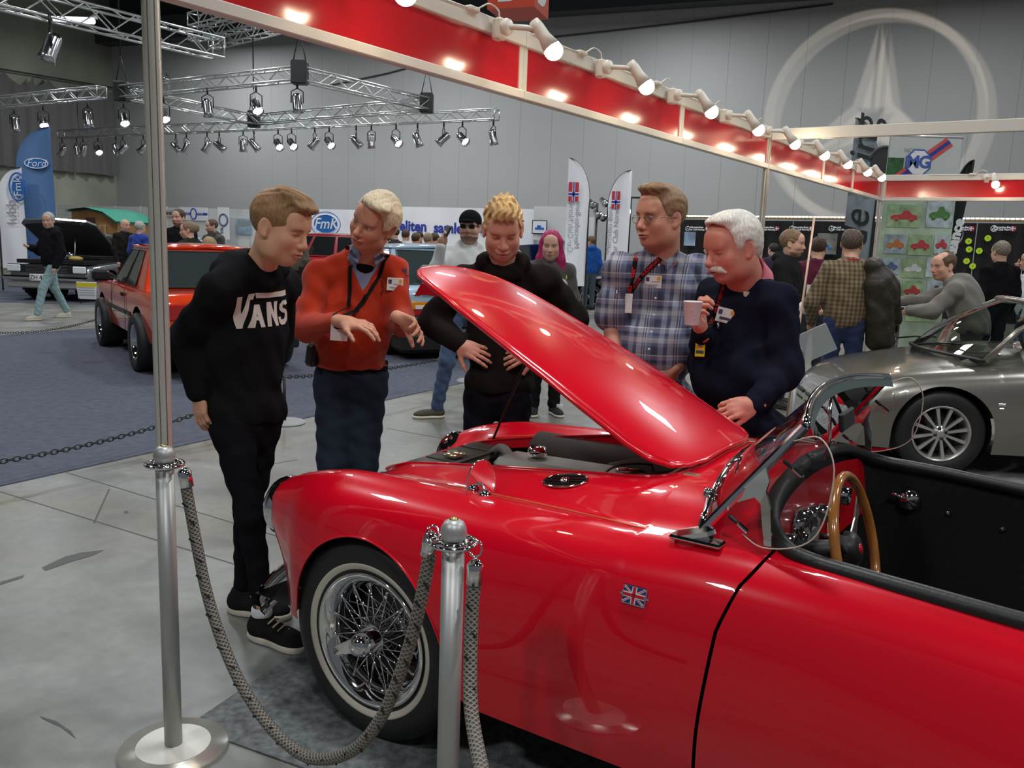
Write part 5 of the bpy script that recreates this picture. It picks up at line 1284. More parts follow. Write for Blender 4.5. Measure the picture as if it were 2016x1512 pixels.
def arm(S, J, s_, infl, g, sleeve=1.0, k=.035, slack=0.0):
    a = g.get('arm', 1.0); S.cone(J['sh' + s_] + np.array([0, 0, -.012]), J['el' + s_], .050 * a + infl, .040 * a + infl + slack, k)
    if sleeve > 0: e = J['el' + s_]; w_ = J['wr' + s_]; S.cone(e, e + (w_ - e) * sleeve, .041 * a + infl + slack, .029 * a + infl * .9, .03)
def leg(S, J, s_, infl, g, cut=1.0, k=.04, flare=0.0):
    a = g.get('leg', 1.0); S.cone(J['hip' + s_], J['kn' + s_], .085 * a + infl, .058 * a + infl + flare * .4, k)
    e = J['kn' + s_]; w_ = J['an' + s_]; S.cone(e, e + (w_ - e) * cut, .056 * a + infl + flare * .5, .040 * a + infl + flare, .03)
def shoe_mesh(J, s_, m_up, m_sole, parent, sc=1.0, vox=.006, m_lace=None, hw_=1.0):
    an = J['an' + s_]; toe = J['toe' + s_]; d = toe - an; d[2] = 0; L = np.linalg.norm(d); d = d / L; z = np.array([0, 0, 1.0]); x = np.cross(d, z); zf = min(an[2] - .085 * sc, 99); base = np.array([an[0], an[1], J.get('ground', 0) + max(0, zf) * 0])
    if 'lift' + s_ in J: base = base + z * J['lift' + s_]
    M = np.stack([x, d, z], 1); S = SDF()
    S.ell(base + d * -.02 * sc + z * .045 * sc, np.array([.036, .050, .042]) * sc, M, 0); S.ell(base + d * .06 * sc + z * .040 * sc, np.array([.040 * hw_, .09, .038]) * sc, M, .04); S.ell(base + d * .145 * sc + z * .032 * sc, np.array([.044 * hw_, .06, .030]) * sc, M, .04)
    S.cone(base + d * -.012 * sc + z * .05 * sc, base + d * -.005 * sc + z * .095 * sc, .038 * sc, .040 * sc, .03); S.half(base + z * .018 * sc, (0, 0, -1)); S.ell(base + z * .115 * sc, np.array([.033, .042, .03]) * sc, M, .008, 1)
    o = S.build('shoe', m_up, vox, parent)
    S = SDF(); S.ell(base + d * -.01 * sc + z * .012 * sc, np.array([.043, .062, .05]) * sc, M, 0); S.ell(base + d * .06 * sc + z * .012 * sc, np.array([.044 * hw_, .10, .05]) * sc, M, .03); S.ell(base + d * .145 * sc + z * .012 * sc, np.array([.050 * hw_, .068, .05]) * sc, M, .03)
    S.half(base + z * .026 * sc, (0, 0, 1)); S.half(base + z * .002, (0, 0, -1)); S.build('sole', m_sole, vox, parent).parent = o if False else parent
    if m_lace:
        b = MB()
        for i in range(4):
            c = base + d * (.050 + .024 * i) * sc + z * (.094 - .0085 * i) * sc; b.tube([c - x * .026 * sc - z * .012, c + z * .002 + d * .006, c + x * .026 * sc - z * .012], .0042, 6)
        wp(b.build('laces', m_lace, fix=False), o)
    return o
def hair_sdf(hc, M, sc, style, noise=.004, seed=1):
    def P(x, y, z): return hc + M @ (np.array([x, y, z]) * sc)
    S = SDF(); E = lambda c, r, k=.02, mode=0: S.ell(P(*c), np.array(r) * sc, M, k * sc, mode)
    t = style.get('t', .008); E((0, -.020, .040), (.077 + t, .098 + t, .087 + t), 0)
    for e in style.get('add', []): E(e[0], e[1], e[2] if len(e) > 2 else .02)
    E((0, .085, style.get('hl', -.02) - .03), (.088, .075, .085), .012, 1)         # face opening
    E((0, .03, -.115), (.12, .12, .095), .012, 1)
    for s in (1, -1): E((s * .085, .028, -.055 + style.get('side', 0)), (.03, .045, .05), .01, 1); E((s * .086, -.010, -.008), (.022, .022, .036), .006, 1)
    E((0, -.06, -.150 + style.get('back', 0)), (.12, .10, .08), .01, 1)
    for e in style.get('cut', []): E(e[0], e[1], .01, 1)
    c = hc; f = M[:, 1]; r = M[:, 0]
    sp = style.get('spike', noise)
    S.disp(lambda X, Y, Z: -sp * (np.sin(((X - c[0]) * r[0] + (Y - c[1]) * r[1]) * 210 + 2.5 * np.sin((Z) * 60 + seed)) * (.6 + .4 * np.sin((Z + Y) * 90 + seed))))
    return S
def hairmat(name, col, rough=.55):
    if name in MATS: return MATS[name]
    m = mat(name, col, rough, spec=.4); N, L = nodes(m); b = N['Principled BSDF']; tc = N.new('ShaderNodeTexCoord'); mp = N.new('ShaderNodeMapping'); mp.inputs['Scale'].default_value = (1, .35, .35)
    n = N.new('ShaderNodeTexNoise'); n.inputs['Scale'].default_value = 160; n.inputs['Detail'].default_value = 3; L.new(tc.outputs['Object'], mp.inputs[0]); L.new(mp.outputs[0], n.inputs['Vector'])
    mr = N.new('ShaderNodeMapRange'); mr.inputs[1].default_value = .3; mr.inputs[2].default_value = .7; mr.inputs[3].default_value = .72; mr.inputs[4].default_value = 1.22; L.new(n.outputs['Fac'], mr.inputs[0])
    v = N.new('ShaderNodeVectorMath'); v.operation = 'SCALE'; v.inputs[0].default_value = col; L.new(mr.outputs[0], v.inputs['Scale']); L.new(v.outputs[0], b.inputs['Base Color'])
    bp = N.new('ShaderNodeBump'); bp.inputs['Strength'].default_value = .5; bp.inputs['Distance'].default_value = .004; L.new(n.outputs['Fac'], bp.inputs['Height']); L.new(bp.outputs[0], b.inputs['Normal']); return m
mskin = mat('skin', (.5, .3, .2), .48, vcol=True, spec=.35, subs=.12)
def body(parent, J, skin, hM, hsc=1.0, g={}, hands=(), head_kw={}, brow=None, stub=None, lip=None, vox=.0028, arms_bare=None, legs=True, coarse=.012, neck_r=.056, eyes=None):
    hc = J['head']; up = nv(J['neck'] - J['pelvis'])
    S = SDF(); head_sdf(S, hc, hM, hsc, **head_kw); S.cone(hc + hM @ (np.array([0, -.025, -.055]) * hsc), J['neck'] - up * .03, neck_r * hsc * .98, (neck_r + .006) * hsc, .03)
    v, q = S.mesh(vox); V = [v]; Q = [q]; n = len(v)
    S = SDF(); tor(S, J, g, -.012); 
    for s_ in 'RL':
        arm(S, J, s_, -.013, g, .90)
        if legs: leg(S, J, s_, -.008, g); q_ = J['an' + s_]; t_ = J['toe' + s_]; S.cone(q_ * [1, 1, 0] + np.array([0, 0, .05]), (q_ + (t_ - q_) * .55) * [1, 1, 0] + np.array([0, 0, .035]), .028, .022, .02)
    v, q = S.mesh(coarse); V.append(v); Q.append(q + n); n += len(v)
    for s_, d, nn_, kw in hands:
        S = SDF(); W = J['wr' + s_]; e = J['el' + s_]; th = (1 if s_ == 'R' else -1) * kw.pop('flip', 1)
        if arms_bare: S.cone(W + (e - W) * arms_bare, W, .036 * g.get('arm', 1), .027 * g.get('arm', 1), 0)
        hand_sdf(S, W, d, nn_, th, **kw); S.cone(W + (e - W) * .22, W, .025, .025, .012)
        v, q = S.mesh(max(vox, .003)); V.append(v); Q.append(q + n); n += len(v)
    return np_mesh('body', np.concatenate(V), np.concatenate(Q), mskin, parent, True, skin_cols(skin, (hc, hM), brow, hsc, lip, stub, eyes))
def cloth_torso(parent, J, g, m, name='sweater', infl=.012, vox=.0065, sleeve=1.0, hem=None, hem_n=None, neck_cut=None, vneck=None, folds=.004, hood=False, extra=None, slack=.006, seed=1.0, cuff=True, fold_s=26, arms='RL', collar_r=.058):
    S = SDF(); M = tor(S, J, g, infl); up = nv(J['neck'] - J['pelvis'])
    if extra: extra(S, M)
    if hem is not None: S.half(hem, hem_n if hem_n is not None else (0, 0, -1), .01)
    for s_ in arms: arm(S, J, s_, infl, g, sleeve, slack=slack)
    S.disp(lambda X, Y, Z: -folds * wob(X, Y, Z, fold_s, seed))
    if neck_cut is not None: c, n_ = neck_cut; S.half(c, n_, .01)
    nb = J['neck']; hd = nv(J['head'] - nb)
    S.cone(nb + hd * .16, nb - hd * .02 + np.array([0, 0, 0]), collar_r, collar_r * .97, .008, 1)
    if vneck is not None: vneck(S, M)
    o = S.build(name, m, vox, parent)
    return o, M
def legs_cloth(parent, J, g, m, name='jeans', infl=.010, vox=.008, cut=1.0, flare=0.0, top=None, folds=.003, seed=2.0):
    S = SDF(); up = nv(J['neck'] - J['pelvis']); f = np.array(J['f'], float); M = basis(f, (0, 0, 1)); S.ell(J['pelvis'], (g.get('pw', .155) + infl, g.get('pd', .105) + infl, .14), M, 0)
    for s_ in 'RL': leg(S, J, s_, infl, g, cut, .06, flare)
    S.disp(lambda X, Y, Z: -folds * wob(X, Y, Z * 1.4, 30, seed)); S.half(J['pelvis'] + np.array([0, 0, .10]) if top is None else top, (0, 0, 1))
    return S.build(name, m, vox, parent)
def fabric(name, col, rough=.95, sheen=.15, bs=260, bst=.15, noise=None):
    d = max(col) < .06; return mat(name, col, rough, sheen=0 if d else sheen, bump=(bs, bst), noise=noise, spec=.06 if d else .2)
def stick(target, origin, d, default=.3):
    "first point of a cloth mesh met from origin along d"
    bv = bvh_of(target); h = bv.ray_cast(Vector(origin), Vector(d).normalized()); return (h[0], h[1]) if h[0] is not None else (Vector(origin) + Vector(d).normalized() * default, -Vector(d).normalized())
def drape_flat(target, v, f, fr_, off=.002, sub=0, reach=.5):
    "press a flat drawing onto a cloth mesh along the drawing's -z"
    bv = bvh_of(target); z = (fr_.to_3x3() @ Vector((0, 0, 1))).normalized(); bm = bmesh.new(); me = bpy.data.meshes.new('x'); me.from_pydata(v, [], f); bm.from_mesh(me); bpy.data.meshes.remove(me)
    if sub:
        bmesh.ops.triangulate(bm, faces=bm.faces)
        for _ in range(sub): bmesh.ops.subdivide_edges(bm, edges=[e for e in bm.edges if e.calc_length() > .012], cuts=1); bmesh.ops.triangulate(bm, faces=bm.faces)
    out = []
    for x in bm.verts:
        p = fr_ @ x.co; h = bv.ray_cast(p + z * reach * .4, -z, reach); out.append(tuple((h[0] + z * off) if h[0] is not None else p))
    fs = [tuple(q.index for q in (vv for vv in t.verts)) for t in bm.faces]; bm.verts.index_update(); fs = [tuple(vv.index for vv in t.verts) for t in bm.faces]; bm.free(); return out, fs
def person(label, pos, group=None): return empty('person', tuple(pos), 0, label, 'person', group)
def strap(target, pts, d, m, parent, w_=.02, name='lanyard', n=14, off=.004):
    "ribbon through points pressed on a cloth mesh; d = looking direction into the body"
    bv = bvh_of(target); P = crom([Vector(p) for p in pts], n); Q = []
    dd = Vector(d).normalized()
    for p in P:
        h = bv.ray_cast(p - dd * .25, dd, .6); Q.append((h[0] - dd * off, h[1]) if h[0] is not None else (p, -dd))
    b = MB(); rows = []
    for i, (p, nn_) in enumerate(Q):
        t = (Q[min(i + 1, len(Q) - 1)][0] - Q[max(i - 1, 0)][0]).normalized(); s_ = t.cross(-dd).normalized() * w_ / 2; rows.append([p - s_, p - dd * .0015, p + s_])
    b.grid(rows); o = b.build(name, m, fix=False); return wp(o, parent), Q
def badge(target, c, right, up_, w_, h_, parent, d, items=(), name='name_badge', m=None, tilt_n=None):
    "small card on cloth; items: (x0,y0,x1,y1,material) in card fractions"
    p, n_ = stick(target, Vector(c) - Vector(d) * .25, d); n_ = -Vector(d).normalized() if tilt_n is None else tilt_n
    fr_ = frame(p + n_ * .006, right, up_); b = MB(); b.T = fr_; b.box((0, 0, 0), (w_, h_, .003), bevel=.001); o = b.build(name, m or mat('card_white', (.82, .80, .76), .35), fix=True); wp(o, parent)
    for (x0, y0, x1, y1, mm) in items:
        b = MB(); b.T = fr_; b.box(((x0 + x1) / 2 * w_, (y0 + y1) / 2 * h_, .0022), ((x1 - x0) * w_, (y1 - y0) * h_, .0008)); wp(b.build('badge_print', mm), o)
    return o
mink = mat('print_ink', (.06, .06, .12), .6); mor = mat('orange_print', (.85, .38, .03), .5); mgrey = mat('print_grey', (.35, .35, .36), .6)
BITEMS = [(.22, .12, .42, .40, mor), (-.42, .02, -.22, .34, mink), (-.10, -.02, .40, .04, mgrey), (-.32, -.30, .30, -.22, mgrey), (-.2, -.38, .2, -.34, mgrey)]
# ---------------------------------------------------------------- the five people round the red car
def down(p, z): return np.array([p[0], p[1], z])
def plaid(name, axis, fz, fr_, cz, cr):
    m = mat(name, (1, 1, 1), .85, sheen=.1); N, L = nodes(m); b = N['Principled BSDF']; tc = N.new('ShaderNodeTexCoord'); out = []
    for ax, fq, st in (((0, 0, 1), fz, cz), (axis, fr_, cr)):
        d = N.new('ShaderNodeVectorMath'); d.operation = 'DOT_PRODUCT'; d.inputs[1].default_value = ax; L.new(tc.outputs['Object'], d.inputs[0])
        q = N.new('ShaderNodeMath'); q.operation = 'MULTIPLY'; q.inputs[1].default_value = fq; L.new(d.outputs['Value'], q.inputs[0])
        fr2 = N.new('ShaderNodeMath'); fr2.operation = 'FRACT'; L.new(q.outputs[0], fr2.inputs[0]); r = N.new('ShaderNodeValToRGB'); r.color_ramp.interpolation = 'CONSTANT'
        e = r.color_ramp.elements; e[0].position = 0; e[0].color = (*st[0][1], 1); e[1].position = st[1][0]; e[1].color = (*st[1][1], 1)
        for p, c in st[2:]: x = e.new(p); x.color = (*c, 1)
        L.new(fr2.outputs[0], r.inputs[0]); out.append(r)
    mx = N.new('ShaderNodeMix'); mx.data_type = 'RGBA'; mx.inputs[0].default_value = .5; L.new(out[0].outputs[0], mx.inputs[6]); L.new(out[1].outputs[0], mx.inputs[7]); L.new(mx.outputs[2], b.inputs['Base Color']); return m
hdark = fabric('black_hoodie_cloth', (.011, .011, .012)); jblack = fabric('black_denim', (.010, .010, .012), bs=400)
# ---- 1 boy in the black hoodie
P1 = person('person in black hoodie and trousers looking into the engine, beside the near post', atz(500, 1240))
f1 = nv((.85, -.53, 0)); J = dict(head=A(553, 449, 3.10), neck=A(508, 524, 3.18), chest=A(487, 612, 3.24), belly=A(484, 705, 3.24), pelvis=A(486, 815, 3.24), shR=A(432, 566, 3.06), shL=A(553, 556, 3.40),
    elR=A(366, 668, 3.18), wrR=A(392, 772, 3.12), elL=A(540, 668, 3.50), wrL=A(512, 765, 3.46), hipR=A(458, 850, 3.15), hipL=A(512, 852, 3.30), knR=A(493, 1015, 3.09), knL=A(486, 1015, 3.31),
    anR=A(518, 1203, 3.10), anL=A(479, 1172, 3.33), f=f1)
J['toeR'] = J['anR'] + f1 * .17 + np.array([.02, 0, -.05]); J['toeL'] = J['anL'] + nv((.95, -.25, 0)) * .17
g = dict(cw=.150, cd=.100, bw=.135, bd=.095, pw=.140, pd=.10, arm=.95, leg=.80)
hM = basis((.90, -.32, -.30), (.10, 0, 1))
skin1 = (.74, .39, .24)
body(P1, J, skin1, hM, 1.02, g, [('R', (.05, .0, -1), (-.62, -.78, 0), dict(curls=(.35, .45, .5, .6), spread=.05, thumb_out=.35)), ('L', (.2, -.1, -1), (.5, .6, 0), {})], dict(gaunt=.97, jaw=.98), brow=(.28, .15, .06), neck_r=.052)
def ex(S, M):
    n = J['neck']; r, f, u = M[:, 0], M[:, 1], M[:, 2]
    S.ell(n - u * .012 - f * .085, (.120, .095, .055), M, .06); S.ell(n + u * .012 - f * .085 + r * .01, (.100, .075, .030), M, .03); S.ell(n + r * .075 + u * -.02, (.045, .075, .045), M, .03); S.ell(n - r * .075 + u * -.02, (.045, .075, .045), M, .03); S.ell(n + f * .055 + u * -.045, (.05, .03, .04), M, .03); S.ell(n - f * .13 - u * .05, (.085, .05, .05), M, .03)
    S.ell(J['pelvis'] + u * .03, (.150, .118, .09), M, .04); S.ell(J['belly'] + f * .095 - u * .05, (.10, .022, .08), M, .01)
o, M = cloth_torso(P1, J, g, hdark, 'hoodie', .020, .0062, .97, hem=A(486, 826, 3.24), extra=ex, slack=.010, folds=.0055, seed=1.3, collar_r=.058)
v, f = text_mesh('VANS', .105, 0, bold=.0045); 
xs = [p[0] for p in v]; w_ = max(xs) - min(xs)
fr1 = frame(Vector(A(566, 613, 3.10)), Vector(M[:, 0]) * -1, Vector(M[:, 2]) + Vector(M[:, 0]) * -.09)
def vans():
    "hand drawn block lettering: tall V with a bar running over the other letters"
    V = []; F = []
    def poly(p): n = len(V); V.extend([(x, y, 0) for x, y in p]); F.append(tuple(range(n, n + len(p))))
    poly([(-.150, .055), (-.120, .055), (-.102, -.015), (-.082, .062), (-.050, .064), (-.054, .040), (-.068, .040), (-.098, -.070), (-.118, -.070)])
    poly([(-.042, .045), (.145, .045), (.145, .066), (-.050, .066)])
    poly([(-.082, -.068), (-.050, .020), (-.036, .020), (-.050, -.068 + .03), (-.058, -.068)]); poly([(-.050, .020), (-.028, .020), (-.012, -.068), (-.034, -.068)]); poly([(-.062, -.040), (-.024, -.040), (-.022, -.025), (-.058, -.025)])
    poly([(.000, -.068), (.020, -.068), (.020, .028), (.000, .028)]); poly([(.002, .028), (.022, .028), (.060, -.068), (.042, -.068)]); poly([(.042, -.068), (.062, -.068), (.062, .028), (.042, .028)])
    S_ = [(.140, .012), (.135, .028), (.095, .028), (.078, .014), (.078, -.006), (.092, -.018), (.115, -.024), (.118, -.036), (.112, -.048), (.092, -.048), (.088, -.036), (.070, -.036), (.074, -.058), (.090, -.070), (.120, -.070), (.138, -.054), (.138, -.026), (.124, -.010), (.098, -.002), (.096, .008), (.104, .012), (.116, .008)]
    poly(S_); return V, F
v, f = vans(); v, f = drape_flat(o, [(x * .92, y * .95, 0) for x, y, z in v], f, fr1, .003, 3)
b = MB(); b.add(v, f, True); wp(b.build('chest_print', fabric('cream_print', (.74, .66, .58)), fix=False), o)
legs_cloth(P1, J, g, jblack, 'trousers', .006, .0065, .87, folds=.005, seed=.4)
mcream = mat('cream_rubber', (.62, .57, .46), .6); msuede = fabric('black_suede', (.018, .017, .018), bs=500)
J['ground'] = 0
for s_ in 'RL':
    shoe_mesh(J, s_, msuede, mcream, P1, 1.03, .0045, mat('cream_laces', (.60, .47, .33), .8))
    b = MB(); an = Vector(J['an' + s_]); b.lathe([(.034, -.04), (.040, -.01), (.039, .015), (.034, .02)], an + Vector((-.005, 0, .0)), (0, 0, 1), 20); wp(b.build('sock', fabric('white_sock', (.7, .7, .7))), P1)
H = hair_sdf(J['head'], hM, 1.02, dict(t=.009, hl=.0, add=[((0, .075, .098), (.055, .040, .020), .03), ((0, .02, .125), (.06, .06, .018), .03)], spike=.0022), seed=2)
H.build('hair', hairmat('sandy_brown_hair', (.30, .16, .07)), .0035, P1)

# ---- 2 man in the orange sweater
P2 = person('white haired person in an orange red sweater gesturing with both hands', atz(690, 960))
f2 = nv((.33, -.94, 0)); J = dict(head=A(736, 437, 4.02), neck=A(716, 498, 4.14), chest=A(697, 575, 4.20), belly=A(692, 655, 4.17), pelvis=A(692, 738, 4.22), shR=A(628, 536, 4.10), shL=A(776, 526, 4.24),
    elR=A(602, 645, 3.98), wrR=A(678, 634, 3.72), elL=A(790, 634, 4.10), wrL=A(791, 628, 3.84), hipR=A(657, 765, 4.2), hipL=A(723, 765, 4.24), knR=A(655, 905, 4.16), knL=A(716, 905, 4.22), f=f2)
J['anR'] = down(J['knR'] + f2 * -.03, .09); J['anL'] = down(J['knL'] + f2 * -.03, .09); J['toeR'] = J['anR'] + f2 * .18; J['toeL'] = J['anL'] + f2 * .18
g = dict(cw=.170, cd=.120, bw=.180, bd=.150, bo=.025, pw=.170, pd=.125, arm=1.05, leg=1.02, h=1.0)
hM = basis((-.42, -.86, -.22), (.42, -.15, .88)); skin2 = (.66, .31, .20)
body(P2, J, skin2, hM, 1.10, g, [('R', (.86, -.20, -.10), (.15, -.30, .95), dict(curls=(.35, .45, .6, .7), spread=.16, thumb_out=.9, sc=1.10)), ('L', (.60, -.45, -.20), (.75, .45, .45), dict(curls=(.45, .6, .75, .8), spread=.14, thumb_out=1.0, sc=1.10))],
     dict(jaw=1.1, gaunt=1.06, nose=1.03), brow=(.45, .36, .28), neck_r=.062, eyes=(.004, (.05, .06, .08)))
mor_sw = fabric('orange_red_wool', (.42, .030, .008), bs=350, bst=.25)
def vn(S, M):
    n = J['neck']; r, f, u = M[:, 0], M[:, 1], M[:, 2]
    S.field(lambda X, Y, Z: np.maximum(np.abs((X - n[0]) * r[0] + (Y - n[1]) * r[1] + (Z - n[2]) * r[2]) - .105 * np.clip(1 + ((X - n[0]) * u[0] + (Y - n[1]) * u[1] + (Z - n[2]) * u[2] - .02) / .20, 0, 1.2), -((X - n[0]) * f[0] + (Y - n[1]) * f[1]) + .03), n - .3, n + .3, .01, 1)
def ex(S, M): S.ell(J['pelvis'] + M[:, 2] * .045, (.188, .160, .06), M, .03)
o, M = cloth_torso(P2, J, g, mor_sw, 'sweater', .012, .0065, .82, hem=A(690, 722, 4.2), extra=ex, vneck=vn, slack=.010, folds=.005, seed=2.1, collar_r=.070)
mchb = fabric('blue_chambray', (.20, .24, .36), bs=500)
S = SDF(); M2 = tor(S, J, g, .002); nn_ = J['neck']; S.half(J['chest'] - np.array([0, 0, .03]), (0, 0, -1)); up = nv(J['head'] - nn_); S.cone(nn_ - M[:, 2] * .02, nn_ + up * .038, .074, .068, .015)
S.cone(nn_ + up * .15, nn_ - up * .06, .0615, None, .005, 1); c = nn_ + M[:, 1] * .10
S.field(lambda X, Y, Z: np.maximum(np.abs((X - nn_[0]) * M[0, 0] + (Y - nn_[1]) * M[1, 0]) - .040 * np.clip(1 + (Z - nn_[2]) / .09, 0, 1.5), -((X - nn_[0]) * M[0, 1] + (Y - nn_[1]) * M[1, 1])), nn_ - .3, nn_ + .3, .006, 1)
sh = S.build('shirt', mchb, .005, P2)
S = SDF(); S.cone(nn_ + up * .01, nn_ - M[:, 2] * .05 + M[:, 1] * .012, .061, .058, 0); S.half(nn_ + up * .03, up); S.build('undershirt', fabric('black_cotton', (.01, .01, .012)), .006, P2)
for s_ in (1, -1):
    b = MB(); q = Vector(nn_ + M[:, 1] * .078 + M[:, 0] * .030 * s_ + up * .018); R0, U0, F0_ = Vector(M[:, 0]), Vector(M[:, 2]), Vector(M[:, 1])
    b.prism([q + R0 * .032 * s_ + U0 * .012 - F0_ * .03, q - R0 * .002 * s_ + U0 * -.004, q + R0 * .012 * s_ - U0 * .062 + F0_ * .012, q + R0 * .058 * s_ - U0 * .030 - F0_ * .005], (0, 0, 0), -F0_ * .006); wp(b.build('collar_tip', mchb), sh)
dn = Vector((.05, 1, 0)); mlan = fabric('black_webbing', (.012, .012, .013), bs=500)
strap(o, [A(684, 484, 4.0), A(683, 525, 4), A(684, 600, 4.0), A(687, 655, 3.9)], dn, mlan, o, .018)
ln, Q = strap(o, [A(748, 500, 4.0), A(733, 545, 4), A(712, 590, 4.0), A(692, 620, 3.95), A(687, 655, 3.9)], dn, mlan, o, .022)
badge(o, A(686, 642, 3.9), M[:, 0] * -1, (0, 0, 1), .075, .10, P2, dn, name='lanyard_card')
badge(o, A(764, 563, 3.95), M[:, 0] * -1, (0.03, 0, 1), .078, .062, P2, dn, BITEMS)
p, n_ = stick(o, A(761, 542, 3.6), (0, 1, 0)); v, f = text_mesh('M', .028, 0, bold=.002); b = MB(); b.T = frame(p + Vector((0, -.004, 0)), M[:, 0] * -1, (0, 0, 1)); b.add(v, f, False); b.box((0, -.022, 0), (.07, .006, .0005)); wp(b.build('sweater_logo', mink), o)
# spectacles hanging at the neck
b = MB(); p, n_ = stick(o, A(722, 585, 3.6), (0, 1, 0)); p = p + Vector((0, -.012, 0)); wr_ = mat('dark_wire', (.12, .03, .03), .3, .6)
for dz in (-.02, -.075): b.tube([p + Vector((.022 * math.cos(a), -.004, dz + .028 * math.sin(a) * (1))) for a in np.linspace(0, 2 * PI, 20, endpoint=False)], .0022, 6, closed=True)
b.tube([p + Vector((-.01, -.004, .01)), p + Vector((-.02, 0, .05)), p + Vector((-.03, .01, .07))], .002, 5); b.tube([p + Vector((.02, -.004, 0)), p + Vector((.01, 0, .06))], .002, 5); wp(b.build('spectacles', wr_), o)
jd = fabric('dark_denim', (.026, .034, .050), bs=420, noise=(2.2, .25)); jo = legs_cloth(P2, J, g, jd, 'jeans', .010, .0075, .97, flare=.012, folds=.004, seed=3.3)
b = MB(); 
for s_ in (1, -1):
    pts = [Vector(J['pelvis'] + M[:, 0] * s_ * x + M[:, 1] * .3 + np.array([0, 0, z])) for x, z in ((.165, .0), (.13, -.045), (.09, -.05), (.075, .06))]; bv = bvh_of(jo); pp = [bv.ray_cast(q, -Vector(M[:, 1]), .5)[0] for q in pts]; pp = [q for q in pp if q]
    if len(pp) > 1: b.tube(pp, .0025, 5)
wp(b.build('pocket_seams', mat('denim_seam', (.015, .018, .03), .8), fix=False), jo)
b = MB(); q = Vector(A(616, 698, 4.1)); b.box(q, (.055, .07, .115), Matrix.Rotation(R(-20), 3, 'Z') @ Matrix.Rotation(R(8), 3, 'Y'), bevel=.015); b.box(q + Vector((.01, -.037, -.04)), (.016, .004, .02)); b.build('belt_pouch', mat('black_leather_pouch', (.015, .014, .014), .45), label='black leather phone pouch on the belt of the man in the orange sweater', cat='pouch')
b = MB(); q = Vector(J['pelvis']) + Vector((0, 0, .06)); R0, F0_ = Vector(M[:, 0]), Vector(M[:, 1])
b.grid([[q + R0 * (.183 * math.cos(a)) + F0_ * (.140 * math.sin(a)) + Vector((0, 0, z)) for z in (-.02, .02)] for a in np.linspace(0, 2 * PI, 40)]); wp(b.build('belt', mlan, fix=False), P2)
for s_ in 'RL': shoe_mesh(J, s_, mat('brown_shoe', (.05, .03, .02), .4), black_rubber, P2, 1.05, .007)
H = hair_sdf(J['head'], hM, 1.10, dict(t=.012, hl=.035, side=.01, back=.02, add=[((-.02, .055, .105), (.065, .045, .025), .03), ((-.070, -.02, .02), (.022, .06, .06), .03)], spike=.0014), seed=4)
H.build('hair', hairmat('white_blond_hair', (.74, .60, .40)), .004, P2)

# ---- 3 blond boy
P3 = person('blond person in a black hoodie, hands on hips, looking down behind the raised bonnet', atz(985, 950))
P3.location = Vector((-.06, 4.25, 0)); f3 = nv((.04, -1, 0)); J = dict(head=A(990, 452, 4.10), neck=A(990, 522, 4.20), chest=A(988, 592, 4.27), belly=A(984, 672, 4.27), pelvis=A(982, 762, 4.27), shR=A(912, 550, 4.27), shL=A(1072, 548, 4.27),
    elR=A(852, 632, 4.36), wrR=A(905, 680, 4.16), elL=A(1128, 625, 4.36), wrL=A(1050, 690, 4.16), hipR=A(945, 790, 4.26), hipL=A(1014, 790, 4.26), knR=A(938, 900, 4.24), knL=A(1014, 900, 4.26), f=f3)
J['anR'] = down(J['knR'], .09); J['anL'] = down(J['knL'], .09); J['toeR'] = J['anR'] + f3 * .18; J['toeL'] = J['anL'] + f3 * .18
g = dict(cw=.158, cd=.105, bw=.145, bd=.10, pw=.150, pd=.105, arm=1.05, leg=.92); hM = basis((.06, -.90, -.44), (0, -.2, 1))
body(P3, J, (.76, .36, .25), hM, 1.13, g, [('R', (.80, -.25, -.25), (-.25, -.75, .35), dict(curls=(.45, .5, .5, .5), spread=.10, thumb_out=1.1, sc=1.08)), ('L', (-.8, -.2, -.3), (.2, -.8, .3), dict(curls=(.5, .5, .5, .5), spread=.08, thumb_out=.9, sc=1.05))],
     dict(jaw=.95, gaunt=.95), brow=(.45, .26, .12), neck_r=.054)
hbrown = fabric('charcoal_hoodie_cloth', (.018, .014, .013))
def ex(S, M):
    n = J['neck']; r, f, u = M[:, 0], M[:, 1], M[:, 2]
    S.ell(n + u * .02 - f * .06, (.125, .065, .06), M, .04)
    for s_ in (1, -1): S.ell(n + r * .092 * s_ + u * .012 + f * .01, (.034, .075, .045), M, .02); S.ell(n + r * .05 * s_ - u * .04 + f * .06, (.045, .025, .035), M, .03)
    S.ell(J['pelvis'] + u * .03, (.168, .125, .08), M, .04); S.ell(J['belly'] + f * .10 - u * .05, (.10, .022, .08), M, .01)
o, M = cloth_torso(P3, J, g, hbrown, 'hoodie', .020, .007, .95, hem=A(985, 768, 4.27), extra=ex, slack=.012, folds=.0055, seed=4.2, collar_r=.062)
legs_cloth(P3, J, g, fabric('navy_black_trousers', (.012, .012, .018)), 'trousers', .008, .008, .97, flare=.01, folds=.005, seed=5.1)
for s_ in 'RL': shoe_mesh(J, s_, msuede, mcream, P3, 1.05, .008)
H = hair_sdf(J['head'], hM, 1.13, dict(t=.007, hl=.02, side=.0, add=[((0, .03, .118), (.055, .070, .026), .04), ((.0, .080, .092), (.05, .025, .022), .03)] + [((x_, .02 + y_, .134 + z_), (.014, .018, .022), .012) for x_, y_, z_ in ((-.03, 0, 0), (0, .02, .008), (.03, 0, -.004), (.015, -.03, .0), (-.015, -.04, .0), (.02, .045, -.01), (-.025, .045, -.008))], spike=.006), seed=6)
H.build('hair', hairmat('golden_blond_hair', (.72, .46, .20)), .0038, P3)

